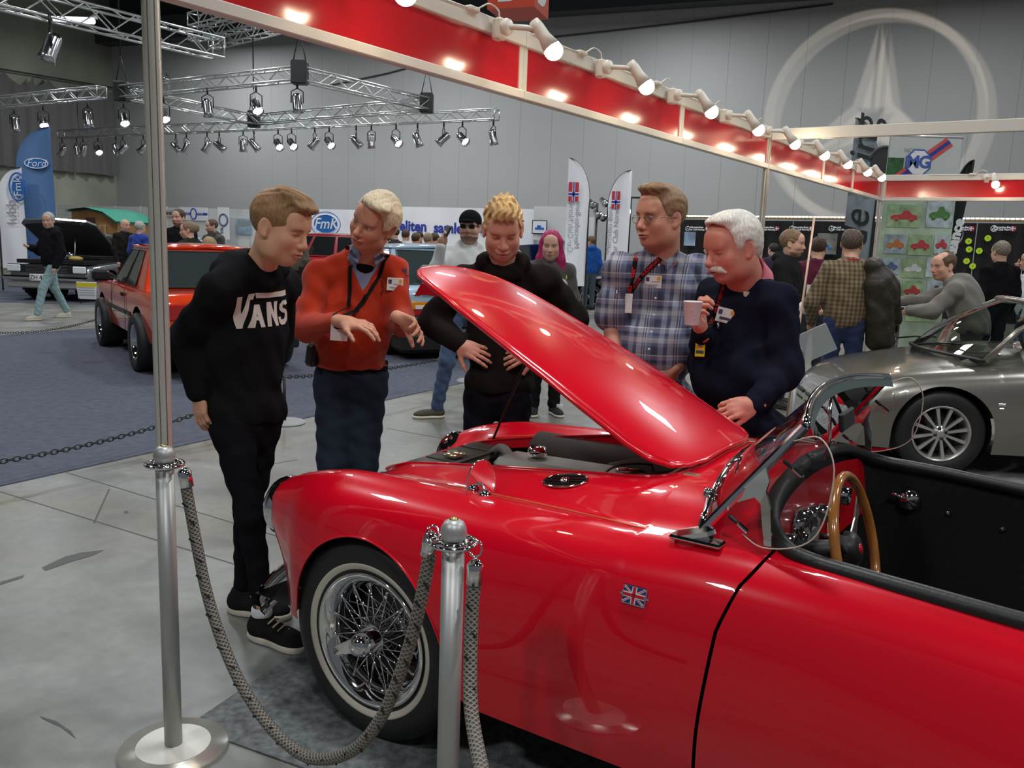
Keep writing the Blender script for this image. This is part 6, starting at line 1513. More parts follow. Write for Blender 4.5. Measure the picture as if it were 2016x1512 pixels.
# ---- 4 man in the plaid shirt
P4 = person('person with glasses in a blue and grey plaid shirt standing behind the raised bonnet', (.68, 4.0, 0))
f4 = nv((-.32, -.94, 0)); J = dict(head=A(1299, 430, 3.95), neck=A(1304, 500, 4.02), chest=A(1295, 585, 4.06), belly=A(1288, 685, 4.02), pelvis=A(1290, 790, 4.07), shR=A(1222, 528, 3.98), shL=A(1378, 532, 4.12),
    elR=A(1203, 632, 3.98), wrR=A(1212, 725, 3.86), elL=A(1388, 655, 4.06), wrL=A(1325, 728, 3.86), hipR=A(1250, 810, 4.04), hipL=A(1325, 810, 4.1), knR=A(1250, 930, 4.0), knL=A(1325, 930, 4.08), f=f4)
for s_ in 'RL': J['an' + s_] = down(J['kn' + s_], .09); J['toe' + s_] = J['an' + s_] + f4 * .18
g = dict(cw=.178, cd=.130, bw=.195, bd=.165, bo=.02, pw=.185, pd=.14, arm=1.12, leg=1.05); hM = basis((-.80, -.58, -.06), (.02, 0, 1)); skin4 = (.62, .30, .20)
body(P4, J, skin4, hM, 1.12, g, [('R', (.1, -.2, -1), (-.9, -.2, 0), dict(sc=1.05)), ('L', (-.7, -.3, -.6), (.5, -.5, .4), dict(sc=1.05))], dict(jaw=1.14, gaunt=1.06), brow=(.22, .12, .06), neck_r=.066, arms_bare=.85, eyes=(-.003, (.05, .07, .09)))
w4 = (.42, .41, .44); n4 = (.055, .06, .12); b4 = (.14, .16, .25); c4 = (.70, .64, .52); k4 = (.03, .03, .06)
mpl = plaid('blue_plaid_cloth', tuple(basis(f4, (0, 0, 1))[:, 0]), 8.3, 7.2, [(0, n4), (.22, b4), (.34, w4), (.52, b4), (.60, n4), (.70, (.22, .24, .34)), (.86, c4), (.895, n4)], [(0, b4), (.16, w4), (.20, n4), (.24, w4), (.28, n4), (.32, w4), (.5, n4), (.62, (.30, .32, .40)), (.78, n4), (.84, k4)])
o, M = cloth_torso(P4, J, g, mpl, 'shirt', .016, .007, 0, hem=A(1290, 800, 4.06), slack=.022, folds=.006, seed=6.5, collar_r=.074,
    extra=lambda S, M: [S.cone(J['sh' + s_], J['sh' + s_] + (J['el' + s_] - J['sh' + s_]) * .88, .072, .086, .05) for s_ in 'RL'], arms='')
for s_ in (1, -1):
    b = MB(); R0, U0, F0_ = Vector(M[:, 0]), Vector(M[:, 2]), Vector(M[:, 1]); q = Vector(J['neck']) + F0_ * .078 + R0 * .018 * s_ - U0 * .015
    b.prism([q + R0 * .055 * s_ + U0 * .055 - F0_ * .05, q, q + R0 * .018 * s_ - U0 * .055 + F0_ * .014, q + R0 * .078 * s_ + U0 * .0 - F0_ * .01], (0, 0, 0), F0_ * .007); wp(b.build('collar_tip', mpl), o)
dn = Vector((.12, 1, 0)); mrl = fabric('red_lettered_webbing', (.55, .02, .02), bs=500)
_, Qa = strap(o, [A(1252, 508, 3.85), A(1249, 530, 3.8), A(1243, 560, 3.8), A(1239, 582, 3.8)], dn, mlan, o, .022)
_, Qb = strap(o, [A(1324, 492, 3.85), A(1298, 514, 3.8), A(1262, 548, 3.8), A(1241, 578, 3.8)], dn, mlan, o, .024)
def lan_text(Q, txt, k0, k1, parent, size=.02, flip=False, off=.003):
    b = MB()
    a, c = Q[k0][0], Q[k1][0]; x = (c - a).normalized() * (-1 if flip else 1); z = Vector((0, -1, 0)); y = z.cross(x); v, f = text_mesh(txt, size, 0, bold=.0008); b.T = frame((a + c) / 2 + Vector((0, -off, 0)), x, y); b.add(v, f, False); return wp(b.build('lanyard_lettering', mrl, fix=False), parent)
for (a_, c_) in ((3, 13), (15, 25), (28, 38)): lan_text(Qb, 'GULDSPORT' if a_ != 28 else 'GULDS', a_, c_, o, .019, flip=True)
for (a_, c_) in ((4, 16), (20, 32)): lan_text(Qa, 'GULDSPORT', a_, c_, o, .019, flip=True)
p, _n = stick(o, A(1236, 592, 3.5), (0, 1, 0)); b = MB(); b.tube([p + Vector((0, -.012, .02)), p + Vector((0, -.014, -.01))], .004, 6); wp(b.build('lanyard_clip', chrome, fix=False), o)
badge(o, A(1234, 600, 3.8), -M[:, 0] , (.12, 0, 1), .052, .088, P4, dn, name='lanyard_card'); badge(o, A(1288, 557, 3.8), -M[:, 0], (.05, 0, 1), .078, .058, P4, dn, BITEMS)
for k in range(6):
    p, _n = stick(o, J['neck'] + np.array([0, 0, -.05 - .075 * k]) + M[:, 1] * .6, -M[:, 1]); b = MB(); b.lathe([(0, .002), (.005, .002), (.006, 0)], p, Vector(M[:, 1]), 10); wp(b.build('button', white_paint), o)
gl = MB(); hc = Vector(J['head']); HM = Matrix(hM.tolist())
def hp(x, y, z, sc=1.12): return hc + HM @ (Vector((x, y, z)) * sc)
for s_ in (1, -1):
    gl.tube([hp(s_ * .033 + .023 * math.cos(a), .104 - .006 * abs(math.cos(a)), -.002 + .016 * math.sin(a)) for a in np.linspace(0, 2 * PI, 24, endpoint=False)], .0014, 6, closed=True); gl.tube([hp(s_ * .056, .100, .002), hp(s_ * .078, .05, .006), hp(s_ * .083, -.01, .004)], .0016, 6)
gl.tube([hp(-.010, .106, .003), hp(0, .110, .006), hp(.010, .106, .003)], .0014, 6); gl = wp(gl.build('glasses', mat('thin_wire', (.25, .2, .16), .3, .8)), P4)
for s_ in (1, -1):
    b = MB(); b.add([hp(s_ * .033 + .022 * math.cos(a), .103 - .006 * abs(math.cos(a)), -.002 + .015 * math.sin(a)) for a in np.linspace(0, 2 * PI, 24, endpoint=False)], [tuple(range(24))]); wp(b.build('lens', clear_glass('spectacle_glass', (1, 1, 1), .97)), gl)
legs_cloth(P4, J, g, fabric('blue_denim', (.05, .075, .14), bs=420), 'jeans', .010, .010, .97, flare=.01)
for s_ in 'RL': shoe_mesh(J, s_, mat('brown_shoe', (0, 0, 0)), black_rubber, P4, 1.05, .010)
H = hair_sdf(J['head'], hM, 1.12, dict(t=.010, hl=.035, side=.012, add=[((0, .045, .118), (.062, .055, .024), .03)], spike=.002), seed=8)
H.build('hair', hairmat('light_brown_hair', (.26, .15, .075)), .004, P4)

# ---- 5 man with the white moustache
P5 = person('person with white hair and moustache in a navy sweater holding a paper cup', (1.02, 3.7, 0))
f5 = nv((-.72, -.69, 0)); J = dict(head=A(1441, 489, 3.58), neck=A(1474, 556, 3.66), chest=A(1466, 632, 3.70), belly=A(1456, 735, 3.68), pelvis=A(1470, 850, 3.72), shR=A(1402, 575, 3.84), shL=A(1535, 585, 3.52),
    elR=A(1392, 712, 3.78), wrR=A(1380, 648, 3.50), elL=A(1545, 732, 3.48), wrL=A(1482, 796, 3.36), hipR=A(1440, 880, 3.76), hipL=A(1505, 880, 3.62), knR=A(1440, 1010, 3.72), knL=A(1500, 1010, 3.58), f=f5)
for s_ in 'RL': J['an' + s_] = down(J['kn' + s_], .09); J['toe' + s_] = J['an' + s_] + f5 * .18
g = dict(cw=.175, cd=.135, bw=.195, bd=.175, bo=.015, pw=.175, pd=.14, arm=1.10, leg=1.0); hM = basis((-.86, -.40, -.26), (-.04, 0, 1)); skin5 = (.70, .28, .20)
cupc = A(1363, 617, 3.36)
body(P5, J, skin5, hM, 1.12, g, [('R', (-.35, -.35, .75), (-.62, .25, -.1), dict(curls=(1.15, 1.2, 1.2, 1.2), spread=.10, thumb_out=.7, sc=1.12, flip=-1)), ('L', (-.95, -.15, -.22), (.2, -.75, .55), dict(curls=(.55, .7, .8, .9), spread=.05, thumb_out=.5, sc=1.12))],
     dict(jaw=1.08, gaunt=1.04, nose=1.05), brow=(.60, .48, .40), neck_r=.068)
mnavy = fabric('navy_wool', (.012, .014, .026), bs=350, bst=.25)
def ex(S, M): S.ell(J['pelvis'] + M[:, 2] * .05, (.192, .165, .06), M, .03)
o, M = cloth_torso(P5, J, g, mnavy, 'sweater', .014, .0068, .94, hem=A(1470, 862, 3.7), extra=ex, slack=.014, folds=.0055, seed=7.7, collar_r=.080)
n5 = J['neck']; up5 = nv(J['head'] - n5 + np.array([.02, 0, 0])); S = SDF(); S.cone(n5 - up5 * .05, n5 + up5 * .085, .092, .080, 0); S.cone(n5 + up5 * .07, n5 + up5 * .005, .084, .104, .01); S.cone(n5 + up5 * .2, n5 - up5 * .1, .0745, None, .004, 1); S.half(n5 + up5 * .050 + M[:, 1] * .0, up5 + M[:, 1] * 1.1); S.half(n5 - up5 * .012, -up5); S.build('shirt_collar', fabric('pink_oxford', (.62, .16, .20), bs=500), .004, P5)
dn = Vector((.35, 1, 0)).normalized()
_, Qa = strap(o, [A(1412, 560, 3.4), A(1402, 600, 3.4), A(1390, 640, 3.4), A(1376, 668, 3.4)], dn, mlan, o, .030)
lan_text(Qa, 'GULDSPORT', 6, 18, o, .024, flip=True, off=.006); lan_text(Qa, 'GULDSPORT', 24, 38, o, .024, flip=True, off=.006)
p, _n = stick(o, A(1372, 672, 3.0), dn); b = MB(); b.tube([p + Vector((0, -.015, .02)), p + Vector((0, -.018, -.012))], .005, 6); wp(b.build('lanyard_clip', chrome, fix=False), o)
badge(o, A(1370, 688, 3.4), (.95, -.3, 0), (.08, 0, 1), .040, .088, P5, dn, [(-.25, -.05, .25, .35, mgrey), (-.4, -.35, .4, -.2, mink)], name='pass_card', m=mat('yellow_card', (.80, .62, .02), .35))
badge(o, A(1413, 632, 3.3), (.90, -.45, -.18), (.18, 0, 1), .080, .062, P5, dn, BITEMS[:2] + [(-.3, -.3, .38, -.12, mink)])
p, _n = stick(o, A(1441, 594, 3.0), dn); b = MB(); b.prism([Vector((x, 0, z)) + p for x, z in ((-.012, .012), (.012, .012), (.011, -.004), (0, -.014), (-.011, -.004))], (0, -.006, 0), (0, -.001, 0)); wp(b.build('lapel_pin', mat('pin_cream', (.75, .62, .5), .3, .3)), o)
legs_cloth(P5, J, g, fabric('black_trousers', (.010, .010, .012)), 'trousers', .008, .010, .97, flare=.01)
for s_ in 'RL': shoe_mesh(J, s_, mat('brown_shoe', (0, 0, 0)), black_rubber, P5, 1.05, .010)
H = hair_sdf(J['head'], hM, 1.12, dict(t=.012, hl=.055, side=.006, back=.02, add=[((0, .035, .112), (.06, .05, .022), .03), ((0, -.075, -.01), (.065, .035, .055), .03)], spike=.0012), seed=9)
H.build('hair', hairmat('white_hair', (.80, .74, .64)), .004, P5)
S = SDF(); hc = J['head']
for s_ in (1, -1):
    a = hc + hM @ (np.array([s_ * .004, .103, -.050]) * 1.12); c = hc + hM @ (np.array([s_ * .030, .090, -.058]) * 1.12); e = hc + hM @ (np.array([s_ * .040, .076, -.070]) * 1.12); S.cone(a, c, .0125, .0125, .008); S.cone(c, e, .0125, .006, .006)
S.disp(lambda X, Y, Z: -.0015 * np.sin(X * 900) * np.sin(Z * 300)); S.build('moustache', MATS['white_hair'], .0022, P5)
S = SDF()
for s_ in (1, -1): S.cone(hc + hM @ (np.array([s_ * .016, .090, .023]) * 1.12), hc + hM @ (np.array([s_ * .046, .072, .022]) * 1.12), .005, .0035, 0)
S.build('eyebrows', MATS['white_hair'], .0022, P5)
# the paper cup in his hand
cup = empty('paper_cup', tuple(cupc), 0, 'white paper coffee cup held by the man with the white moustache', 'cup')
b = MB(); b.lathe([(0, -.046), (.026, -.046), (.027, -.044), (.036, .044), (.0375, .046), (.036, .048), (.034, .044), (.025, -.040), (0, -.041)], (0, 0, 0), (0, 0, 1), 32); b.build('cup_body', mat('white_card_cup', (.78, .74, .70), .5), cup)
b = MB()
for k in range(3):
    v, f = text_mesh('~ o', .012, 0); b.T = frame((-.012 + .006 * k, -.0335 + .001 * k, .01 - .015 * k), (1, 0, 0), (0, 0, 1)); b.add(v, f, False)
b.T = None; b.build('cup_print', mgrey, cup)
# ---------------------------------------------------------------- people further away
SK = [(.60, .36, .26), (.66, .38, .28), (.55, .33, .24)]
def bg(label, h, pos, yaw, top, bot, hair, skin=0, vox=.014, g=None, face=None, hood=False, coat=0.0, hairst=None, sleeve=1.0, group=None, shoes=None, ov={}, under=None, hsc=1.06, beard=None, hem=.88, hair_k=None):
    P = person(label, pos, group); s = h / 1.75; J = std_joints(h, pos, yaw, **ov); J['ground'] = pos[2] if len(pos) > 2 else 0; G = dict(cw=.165, cd=.11, bw=.155, bd=.115, pw=.155, pd=.11, arm=1.0, leg=.95); G.update(g or {})
    for k in G:
        if k != 'h': G[k] *= s if k not in ('arm', 'leg') else 1
    fd = nv(J['f'] + np.array([0, 0, -.05])) if face is None else nv(face); hM = basis(fd, (0, 0, 1)); up = nv(J['neck'] - J['pelvis'])
    tm = top if not isinstance(top, tuple) else fabric('cloth_%02x%02x%02x' % tuple(int(c * 255) for c in top), top); bm_ = bot if not isinstance(bot, tuple) else fabric('cloth_%02x%02x%02x' % tuple(int(c * 255) for c in bot), bot)
    hc = J['head']; S = SDF(); head_sdf(S, hc, hM, hsc * s ** .3); S.cone(hc + hM @ np.array([0, -.02, -.06]), J['neck'] - up * .04, .056, .062, .03); tor(S, J, G, -.012)
    for a in 'RL':
        arm(S, J, a, -.002, G, .98); leg(S, J, a, -.006, G); e = J['el' + a]; w_ = J['wr' + a]; d = nv(w_ - e); S.ell(w_ + d * .05, (.040, .055, .024), basis(d, J['f'] if abs(d @ J['f']) < .9 else (0, 0, 1)), .02); th = np.cross(d, [0, 0, 1.0]) if abs(d[2]) < .9 else J['f']
        S.cone(w_ + d * .03, w_ + d * .075 + th * .03, .014, .011, .01)
        for q in range(4): S.cone(w_ + d * .08, w_ + d * .135 + nv(np.cross(d, th)) * (.012 * (q - 1.5)) - th * .012, .010, .008, .008)
    S.build('body', mskin, max(vox * .55, .0065), P, colfn=skin_cols(SK[skin], (hc, hM), hair[1] if isinstance(hair[1], tuple) else None, hsc, stub=beard))
    ex = (lambda S, M: [S.ell(J['neck'] + M[:, 2] * .01 - M[:, 1] * .07, (.12, .07, .06), M, .04)] + [S.ell(J['neck'] + M[:, 0] * .085 * q, (.035, .07, .045), M, .03) for q in (1, -1)] + ([S.ell(J['pelvis'], (G['pw'] + .03, G['pd'] + .03, .16), M, .04)] if coat else [])) if hood or coat else None
    hz = J['pelvis'] + np.array([0, 0, (hem - .96) * s]); o, M = cloth_torso(P, J, G, tm, 'jacket' if coat else 'sweater', .016 + coat * .01, vox, sleeve, hem=hz, extra=ex, slack=.012, folds=.006, seed=h * 7 + yaw, fold_s=24)
    legs_cloth(P, J, G, bm_, 'trousers', .010, vox, .97, flare=.008, folds=.005)
    for a in 'RL': shoe_mesh(J, a, shoes or mat('dark_shoe', (.03, .028, .026), .5), shoes and mcream or black_rubber, P, 1.0 * s, max(vox * .8, .008))
    if hair[0] is not None:
        st = dict(t=.010, hl=.02, side=.01, back=.02); st.update(hairst or {}); hair_sdf(hc, hM, hsc * s ** .3, st, seed=3).build('hair', hairmat('hair_%02x%02x' % (int(hair[1][0] * 255), int(hair[1][2] * 255)), hair[1]), max(vox * .5, .006), P)
    return P, J, hM, o, M
def back(yaw_deg): return R(yaw_deg)
brn, dbr, blk, gry, blo = (.14, .08, .04), (.06, .035, .02), (.02, .017, .015), (.38, .36, .33), (.42, .30, .17)
# capped man with sunglasses and phone
Pc, J, hM, o, M = bg('bearded person in a black cap, sunglasses and pale grey hoodie holding a phone', 1.80, (-.42, 7.55, 0), R(170), (.62, .63, .61), (.05, .08, .15), (1, dbr), vox=.010, hood=True, beard=(.05, .03, .02), shoes=mat('olive_boot', (.06, .055, .035), .8), face=(-.15, -1, .05),
    ov=dict(elR=(.30, .18, 1.22), wrR=(.26, .32, 1.46), anR=(.25, .10, .09), knR=(.18, .16, .50), toeR=(.42, .12, .04), hipR=(.10, 0, .93)))
hc = Vector(J['head']); HM = Matrix(hM.tolist()); mcap = fabric('black_cap_cloth', (.010, .010, .012))
S = SDF(); E3 = lambda c, r, k=.01, m_=0: S.ell(J['head'] + hM @ (np.array(c) * 1.1), np.array(r) * 1.1, hM, k, m_)
E3((0, -.015, .055), (.090, .112, .088)); S.half(J['head'] + hM @ np.array([0, 0, .035]), -hM[:, 2]); E3((0, .115, .042), (.065, .065, .012), .01); S.build('cap', mcap, .006, Pc)
b = MB()
for s_ in (1, -1): b.box(hc + HM @ Vector((s_ * .034, .098, .004)), (.056, .012, .034), HM, bevel=.005); b.tube([hc + HM @ Vector((s_ * .064, .09, .012)), hc + HM @ Vector((s_ * .088, -.01, .010))], .003, 6)
wp(b.build('sunglasses', mat('black_lens', (.01, .01, .01), .05)), Pc)
b = MB(); w_ = Vector(J['wrR']); b.box(w_ + Vector((.03, .02, .10)), (.02, .08, .15), Matrix.Rotation(R(25), 3, 'Y') @ Matrix.Rotation(R(30), 3, 'Z'), bevel=.006); b.build('phone', black_plastic, label='black phone held up by the person in the cap and pale hoodie', cat='phone')
# pink haired girl
Pp, J, hM, o, M = bg('person with long bright pink hair behind the blond boy', 1.66, (.30, 7.75, 0), R(172), (.08, .07, .07), (.012, .012, .014), (None, (.20, .10, .08)), vox=.010, hood=True, face=(-.1, -1, -.12), shoes=mat('black_canvas', (.015, .015, .016), .8), hem=.80, g=dict(cw=.15, bw=.13))
S = SDF(); c = J['head']; q = lambda x, y, z: c + hM @ np.array([x, y, z])
S.ell(q(0, -.025, .045), (.094, .112, .098), hM, 0)
for s_ in (1, -1): S.cone(q(s_ * .070, -.01, .03), q(s_ * .085, .0, -.12), .034, .045, .03); S.cone(q(s_ * .085, .0, -.12), q(s_ * .095, .02, -.24), .045, .038, .03)
S.cone(q(0, -.07, 0), q(0, -.06, -.22), .075, .085, .04); S.ell(q(0, .085, -.025), (.058, .065, .092), hM, .01, 1); S.disp(lambda X, Y, Z: -.003 * np.sin(X * 170 + 3 * np.sin(Z * 20)))
S.build('long_hair', hairmat('pink_hair', (.36, .012, .09)), .0055, Pp)
S = SDF(); S.cone(J['chest'] + np.array([.05, .0, -.05]), J['pelvis'] + np.array([.06, 0, .02]), .125, .14, 0); S.half(J['chest'] + np.array([0, 0, 0.02]), (-.3, 0, 1)); S.half(J['pelvis'] + np.array([.02, 0, 0]), (-1, 0, 0)); S.build('pale_coat_side', fabric('pale_cloth', (.50, .48, .43)), .010, Pp)
b = MB(); v = Vector(J['shL']) + Vector((-.01, -.06, .0)); b.box(v + Vector((-.01, -.01, -.05)), (.015, .02, .08), bevel=.006); wp(b.build('lime_trim', mat('lime_cloth', (.5, .75, .05), .6)), Pp)
b = MB(); t = Vector(J['toeL']); 
for k in range(5): b.tube([t + Vector((-.03, .10 - .02 * k, .045 + .01 * k)), t + Vector((.03, .10 - .02 * k, .045 + .01 * k))], .004, 5)
wp(b.build('laces', white_paint), Pp)
# man in the checked shirt with the leather jacket over his arm
mck = plaid('brown_check_cloth', (1, 0, 0), 26, 26, [(0, (.20, .14, .07)), (.5, (.07, .05, .03)), (.55, (.07, .05, .03))], [(0, (.24, .17, .09)), (.5, (.06, .045, .03)), (.55, (.06, .045, .03))])
Pk, J, hM, o, M = bg('balding person seen from behind in a brown checked shirt carrying a leather jacket', 1.78, (3.0, 7.75, 0), R(12), mck, (.03, .05, .12), (1, (.10, .075, .055)), vox=.010, g=dict(cw=.185, cd=.13, bw=.18, bd=.14), face=(.45, .85, .05), hairst=dict(cut=[((0, .0, .13), (.05, .06, .03))]),
    ov=dict(elL=(-.30, -.02, 1.10), wrL=(-.27, .12, .90), elR=(.30, .02, 1.12), wrR=(.22, .22, 1.06)))
S = SDF(); s0 = J['shR']; S.cone(s0 + np.array([-.02, -.07, .02]), s0 + np.array([.10, -.06, -.20]), .09, .13, 0); S.cone(s0 + np.array([.02, -.10, -.15]), s0 + np.array([.10, -.08, -.62]), .13, .12, .06); S.cone(s0 + np.array([.10, -.06, -.1]), s0 + np.array([.26, 0, -.45]), .09, .05, .06)
S.disp(lambda X, Y, Z: -.008 * wob(X, Y, Z, 22, 1.0)); S.build('leather_jacket', mat('black_brown_leather', (.024, .018, .011), .52, bump=(40, .5)), .010, label='dark leather jacket hanging over the shoulder of the person in the checked shirt', cat='jacket')
b = MB(); nk = Vector(J['neck']); b.tube([nk + Vector((.075 * math.cos(a), .07 * math.sin(a), .015)) for a in np.linspace(0, 2 * PI, 16, endpoint=False)], .009, 6, closed=True); wp(b.build('lanyard', mat('red_cloth', (.4, .02, .02), .8)), Pk)
bg('bearded person in black with a name tag looking right beyond the sign stand', 1.77, (2.70, 8.6, 0), R(125), (.018, .018, .020), (.03, .04, .07), (1, (.20, .13, .07)), vox=.010, beard=(.16, .08, .04), hood=False, coat=1, face=(.85, -.45, -.05), ov=dict(elL=(-.22, .10, 1.12), wrL=(-.10, .28, 1.02), elR=(.22, .10, 1.12), wrR=(.10, .28, 1.02)))
b = MB(); b.box(at(1594, 571, 8.0), (.055, .01, .10)); b.build('name_tag', white_paint, label='white name tag on the bearded person in black', cat='name tag')
b = MB(); p = at(1592, 605, 7.9); b.ell(p, (.10, .06, .07)); o_ = b.build('snack_bag', mat('plastic_bag_white', (.8, .8, .78), .3), label='white and orange snack bag in the hands of the person in black', cat='bag'); b = MB(); b.ell(p + Vector((.05, -.03, .0)), (.055, .04, .04)); wp(b.build('orange_print', mor), o_)
bg('person with a burgundy top seen from behind, left of the checked shirt', 1.74, (3.55, 10.2, 0), R(20), (.09, .012, .03), (.03, .03, .04), (1, dbr), vox=.013)
# leaning man in the grey suit
Pg, J, hM, o, M = bg('balding person in a grey suit jacket leaning on the counter above the silver car', 1.72, (4.30, 8.0, 0), R(-62), (.19, .18, .16), (.05, .05, .06), (1, (.12, .07, .04)), vox=.010, coat=1, g=dict(cw=.175, cd=.13), face=(-.92, -.30, -.12), hairst=dict(cut=[((0, .05, .12), (.07, .09, .06))], back=.01),
    ov=dict(chest=(0, .13, 1.22), neck=(0, .23, 1.36), head=(0, .32, 1.50), shR=(.18, .18, 1.30), shL=(-.18, .18, 1.30), elR=(.22, .48, 1.14), wrR=(.14, .72, 1.12), elL=(-.22, .36, 1.08), wrL=(-.1, .55, 1.06), belly=(0, .05, 1.08)), skin=1)
b = MB(); c = atz(1830, 640, 1.02); t_ = empty('counter_table', (at(1775, 552, 8.5).x, 8.5, 0), 0, 'black topped round standing table under the leaning man in the grey suit', 'table')
b.lathe([(0, 0), (.29, 0), (.30, .015), (.29, .03), (0, .03)], (0, 0, 1.045), seg=36); b.build('table_top', black_plastic, t_)
b = MB(); b.cyl((0, 0, .02), (0, 0, 1.045), .03); b.build('pole', chrome, t_); b = MB(); b.lathe([(0, .02), (.28, .015), (.29, 0)], (0, 0, 0), seg=30); b.build('base', chrome, t_)
bg('person in a black shirt seen from behind at the far right booth', 1.78, (6.05, 10.8, 0), R(-10), (.010, .010, .012), (.02, .02, .03), (1, (.20, .17, .13)), vox=.013, g=dict(cw=.19, cd=.13, bw=.18))
bg('person in a white shirt with long dark hair at the far right edge', 1.68, (6.75, 11.3, 0), R(-70), (.75, .75, .76), (.03, .05, .10), (1, blk), vox=.013, g=dict(cw=.14, bw=.13), hairst=dict(t=.016, back=-.10, add=[((0, -.08, -.10), (.07, .05, .14), .03)]), ov=dict(elR=(.2, .12, 1.2), wrR=(.08, .16, 1.5)))
bg('person in a black jacket and light jeans walking past the grey saloon', 1.78, (-7.85, 14.55, 0), R(215), (.012, .012, .013), (.26, .38, .40), (1, gry), vox=.012, coat=1, face=(.1, -1, -.1), shoes=mat('pale_shoe', (.5, .47, .38), .7), g=dict(cw=.18, bw=.175, bd=.14),
    ov=dict(knL=(-.08, .22, .52), anL=(-.10, .34, .10), toeL=(-.12, .50, .06), knR=(.10, -.06, .50), anR=(.12, -.26, .12), toeR=(.14, -.10, .03), elR=(.26, .08, 1.12), wrR=(.20, .26, 1.18)))
bm_ = (.02, .02, .022)
bg('tall bearded person in a black jacket behind the orange car', 1.90, (-5.42, 13.9, 0), R(190), (.014, .014, .015), bm_, (1, dbr), vox=.014, beard=(.10, .05, .03), coat=1, face=(-.2, -1, 0))
bg('person with tied back fair hair looking left behind the orange car', 1.69, (-5.0, 13.2, 0), R(-70), (.03, .028, .022), bm_, (1, (.22, .16, .10)), vox=.013, face=(-.95, -.3, -.1), hairst=dict(add=[((0, -.12, .03), (.035, .045, .06), .02)]))
bg('child mostly hidden behind the roof of the orange car', 1.46, (-4.55, 12.75, 0), R(20), (.15, .14, .10), bm_, (1, (.35, .26, .14)), vox=.014)
bg('bearded person in a dark grey hooded top with a yellow print', 1.80, (-6.05, 17.2, 0), R(205), (.075, .068, .062), bm_, (1, (.10, .06, .035)), vox=.015, hood=True, beard=(.10, .055, .03), face=(-.75, -.65, -.1))
bg('bald person in black beside the wooden caravan', 1.76, (-8.45, 18.6, 0), R(120), (.02, .018, .016), bm_, (None, (.1, .08, .06)), vox=.016)
bg('person in a blue shirt with back turned beside the wooden caravan', 1.72, (-8.0, 18.3, 0), R(20), (.02, .05, .28), (.03, .05, .10), (1, gry), vox=.016)
bg('person in a bright blue padded jacket seen from behind by the black coupe', 1.78, (1.80, 21.0, 0), R(-25), (.015, .10, .42), (.10, .13, .16), (1, (.16, .09, .05)), vox=.016, coat=1, face=(-.9, .4, 0))
bg('person in a grey shirt with glasses behind the black coupe', 1.74, (2.75, 23.3, 0), R(70), (.09, .095, .09), bm_, (1, (.12, .07, .04)), vox=.016, face=(.95, -.2, 0))
bg('person in black turned away behind the pink haired girl', 1.80, (1.0, 24.5, 0), R(30), (.012, .012, .012), bm_, (1, blk), vox=.018)
crowd = [(588, 1.75, (.5, .5, .5), blk, 'person in black with a dark cap looking left before the blue lettered banner'), (778, 1.80, (.03, .03, .035), dbr, 'person with short dark hair facing left in the crowd before the banner'), (798, 1.76, (.55, .56, .57), (.07, .04, .03), 'person in a white top seen from behind before the banner'),
         (818, 1.68, (.5, .03, .05), dbr, 'person in a bright red top in the crowd before the banner'), (826, 1.72, (.012, .012, .012), blk, 'person in black looking down before the banner'), (842, 1.68, (.05, .03, .03), (.25, .17, .1), 'brown haired person in the crowd before the banner'), (855, 1.70, (.02, .02, .02), dbr, 'last person in black on the right of the banner crowd'),
         (768, 1.62, (.10, .10, .10), blk, 'shorter person in a cap at the left of the banner crowd')]
for i, (px, h, c, hcol, lab) in enumerate(crowd):
    if px == 588: continue
    Y = 17.6 + .8 * ((i * 2) % 5) * .6; p = at(px, 470, Y); bg(lab, h, (p.x, p.y, 0), R([0, -70, 10, 15, 200, 20, 30, -110][i]), c, bm_, (1, hcol), vox=.018, group=None)
bg('balding person in a blue top peeking out behind the boy in the hoodie', 1.82, (-6.4, 22.6, 0), R(-90), (.08, .10, .30), bm_, (None, (.2, .15, .1)), vox=.018)
bg('person with short brown hair behind the red estate car', 1.60, (-4.7, 18.5, 0), R(5), (.10, .08, .06), bm_, (1, brn), vox=.018)
bg('person in dark clothes facing left beside the black curtain booth', 1.70, (4.15, 18.5, 0), R(-60), (.03, .03, .03), bm_, (1, blk), vox=.018)
bg('person in a purple scarf standing behind the white haired man', 1.72, (5.2, 17.5, 0), R(-20), (.05, .03, .06), bm_, (1, blk), vox=.018)
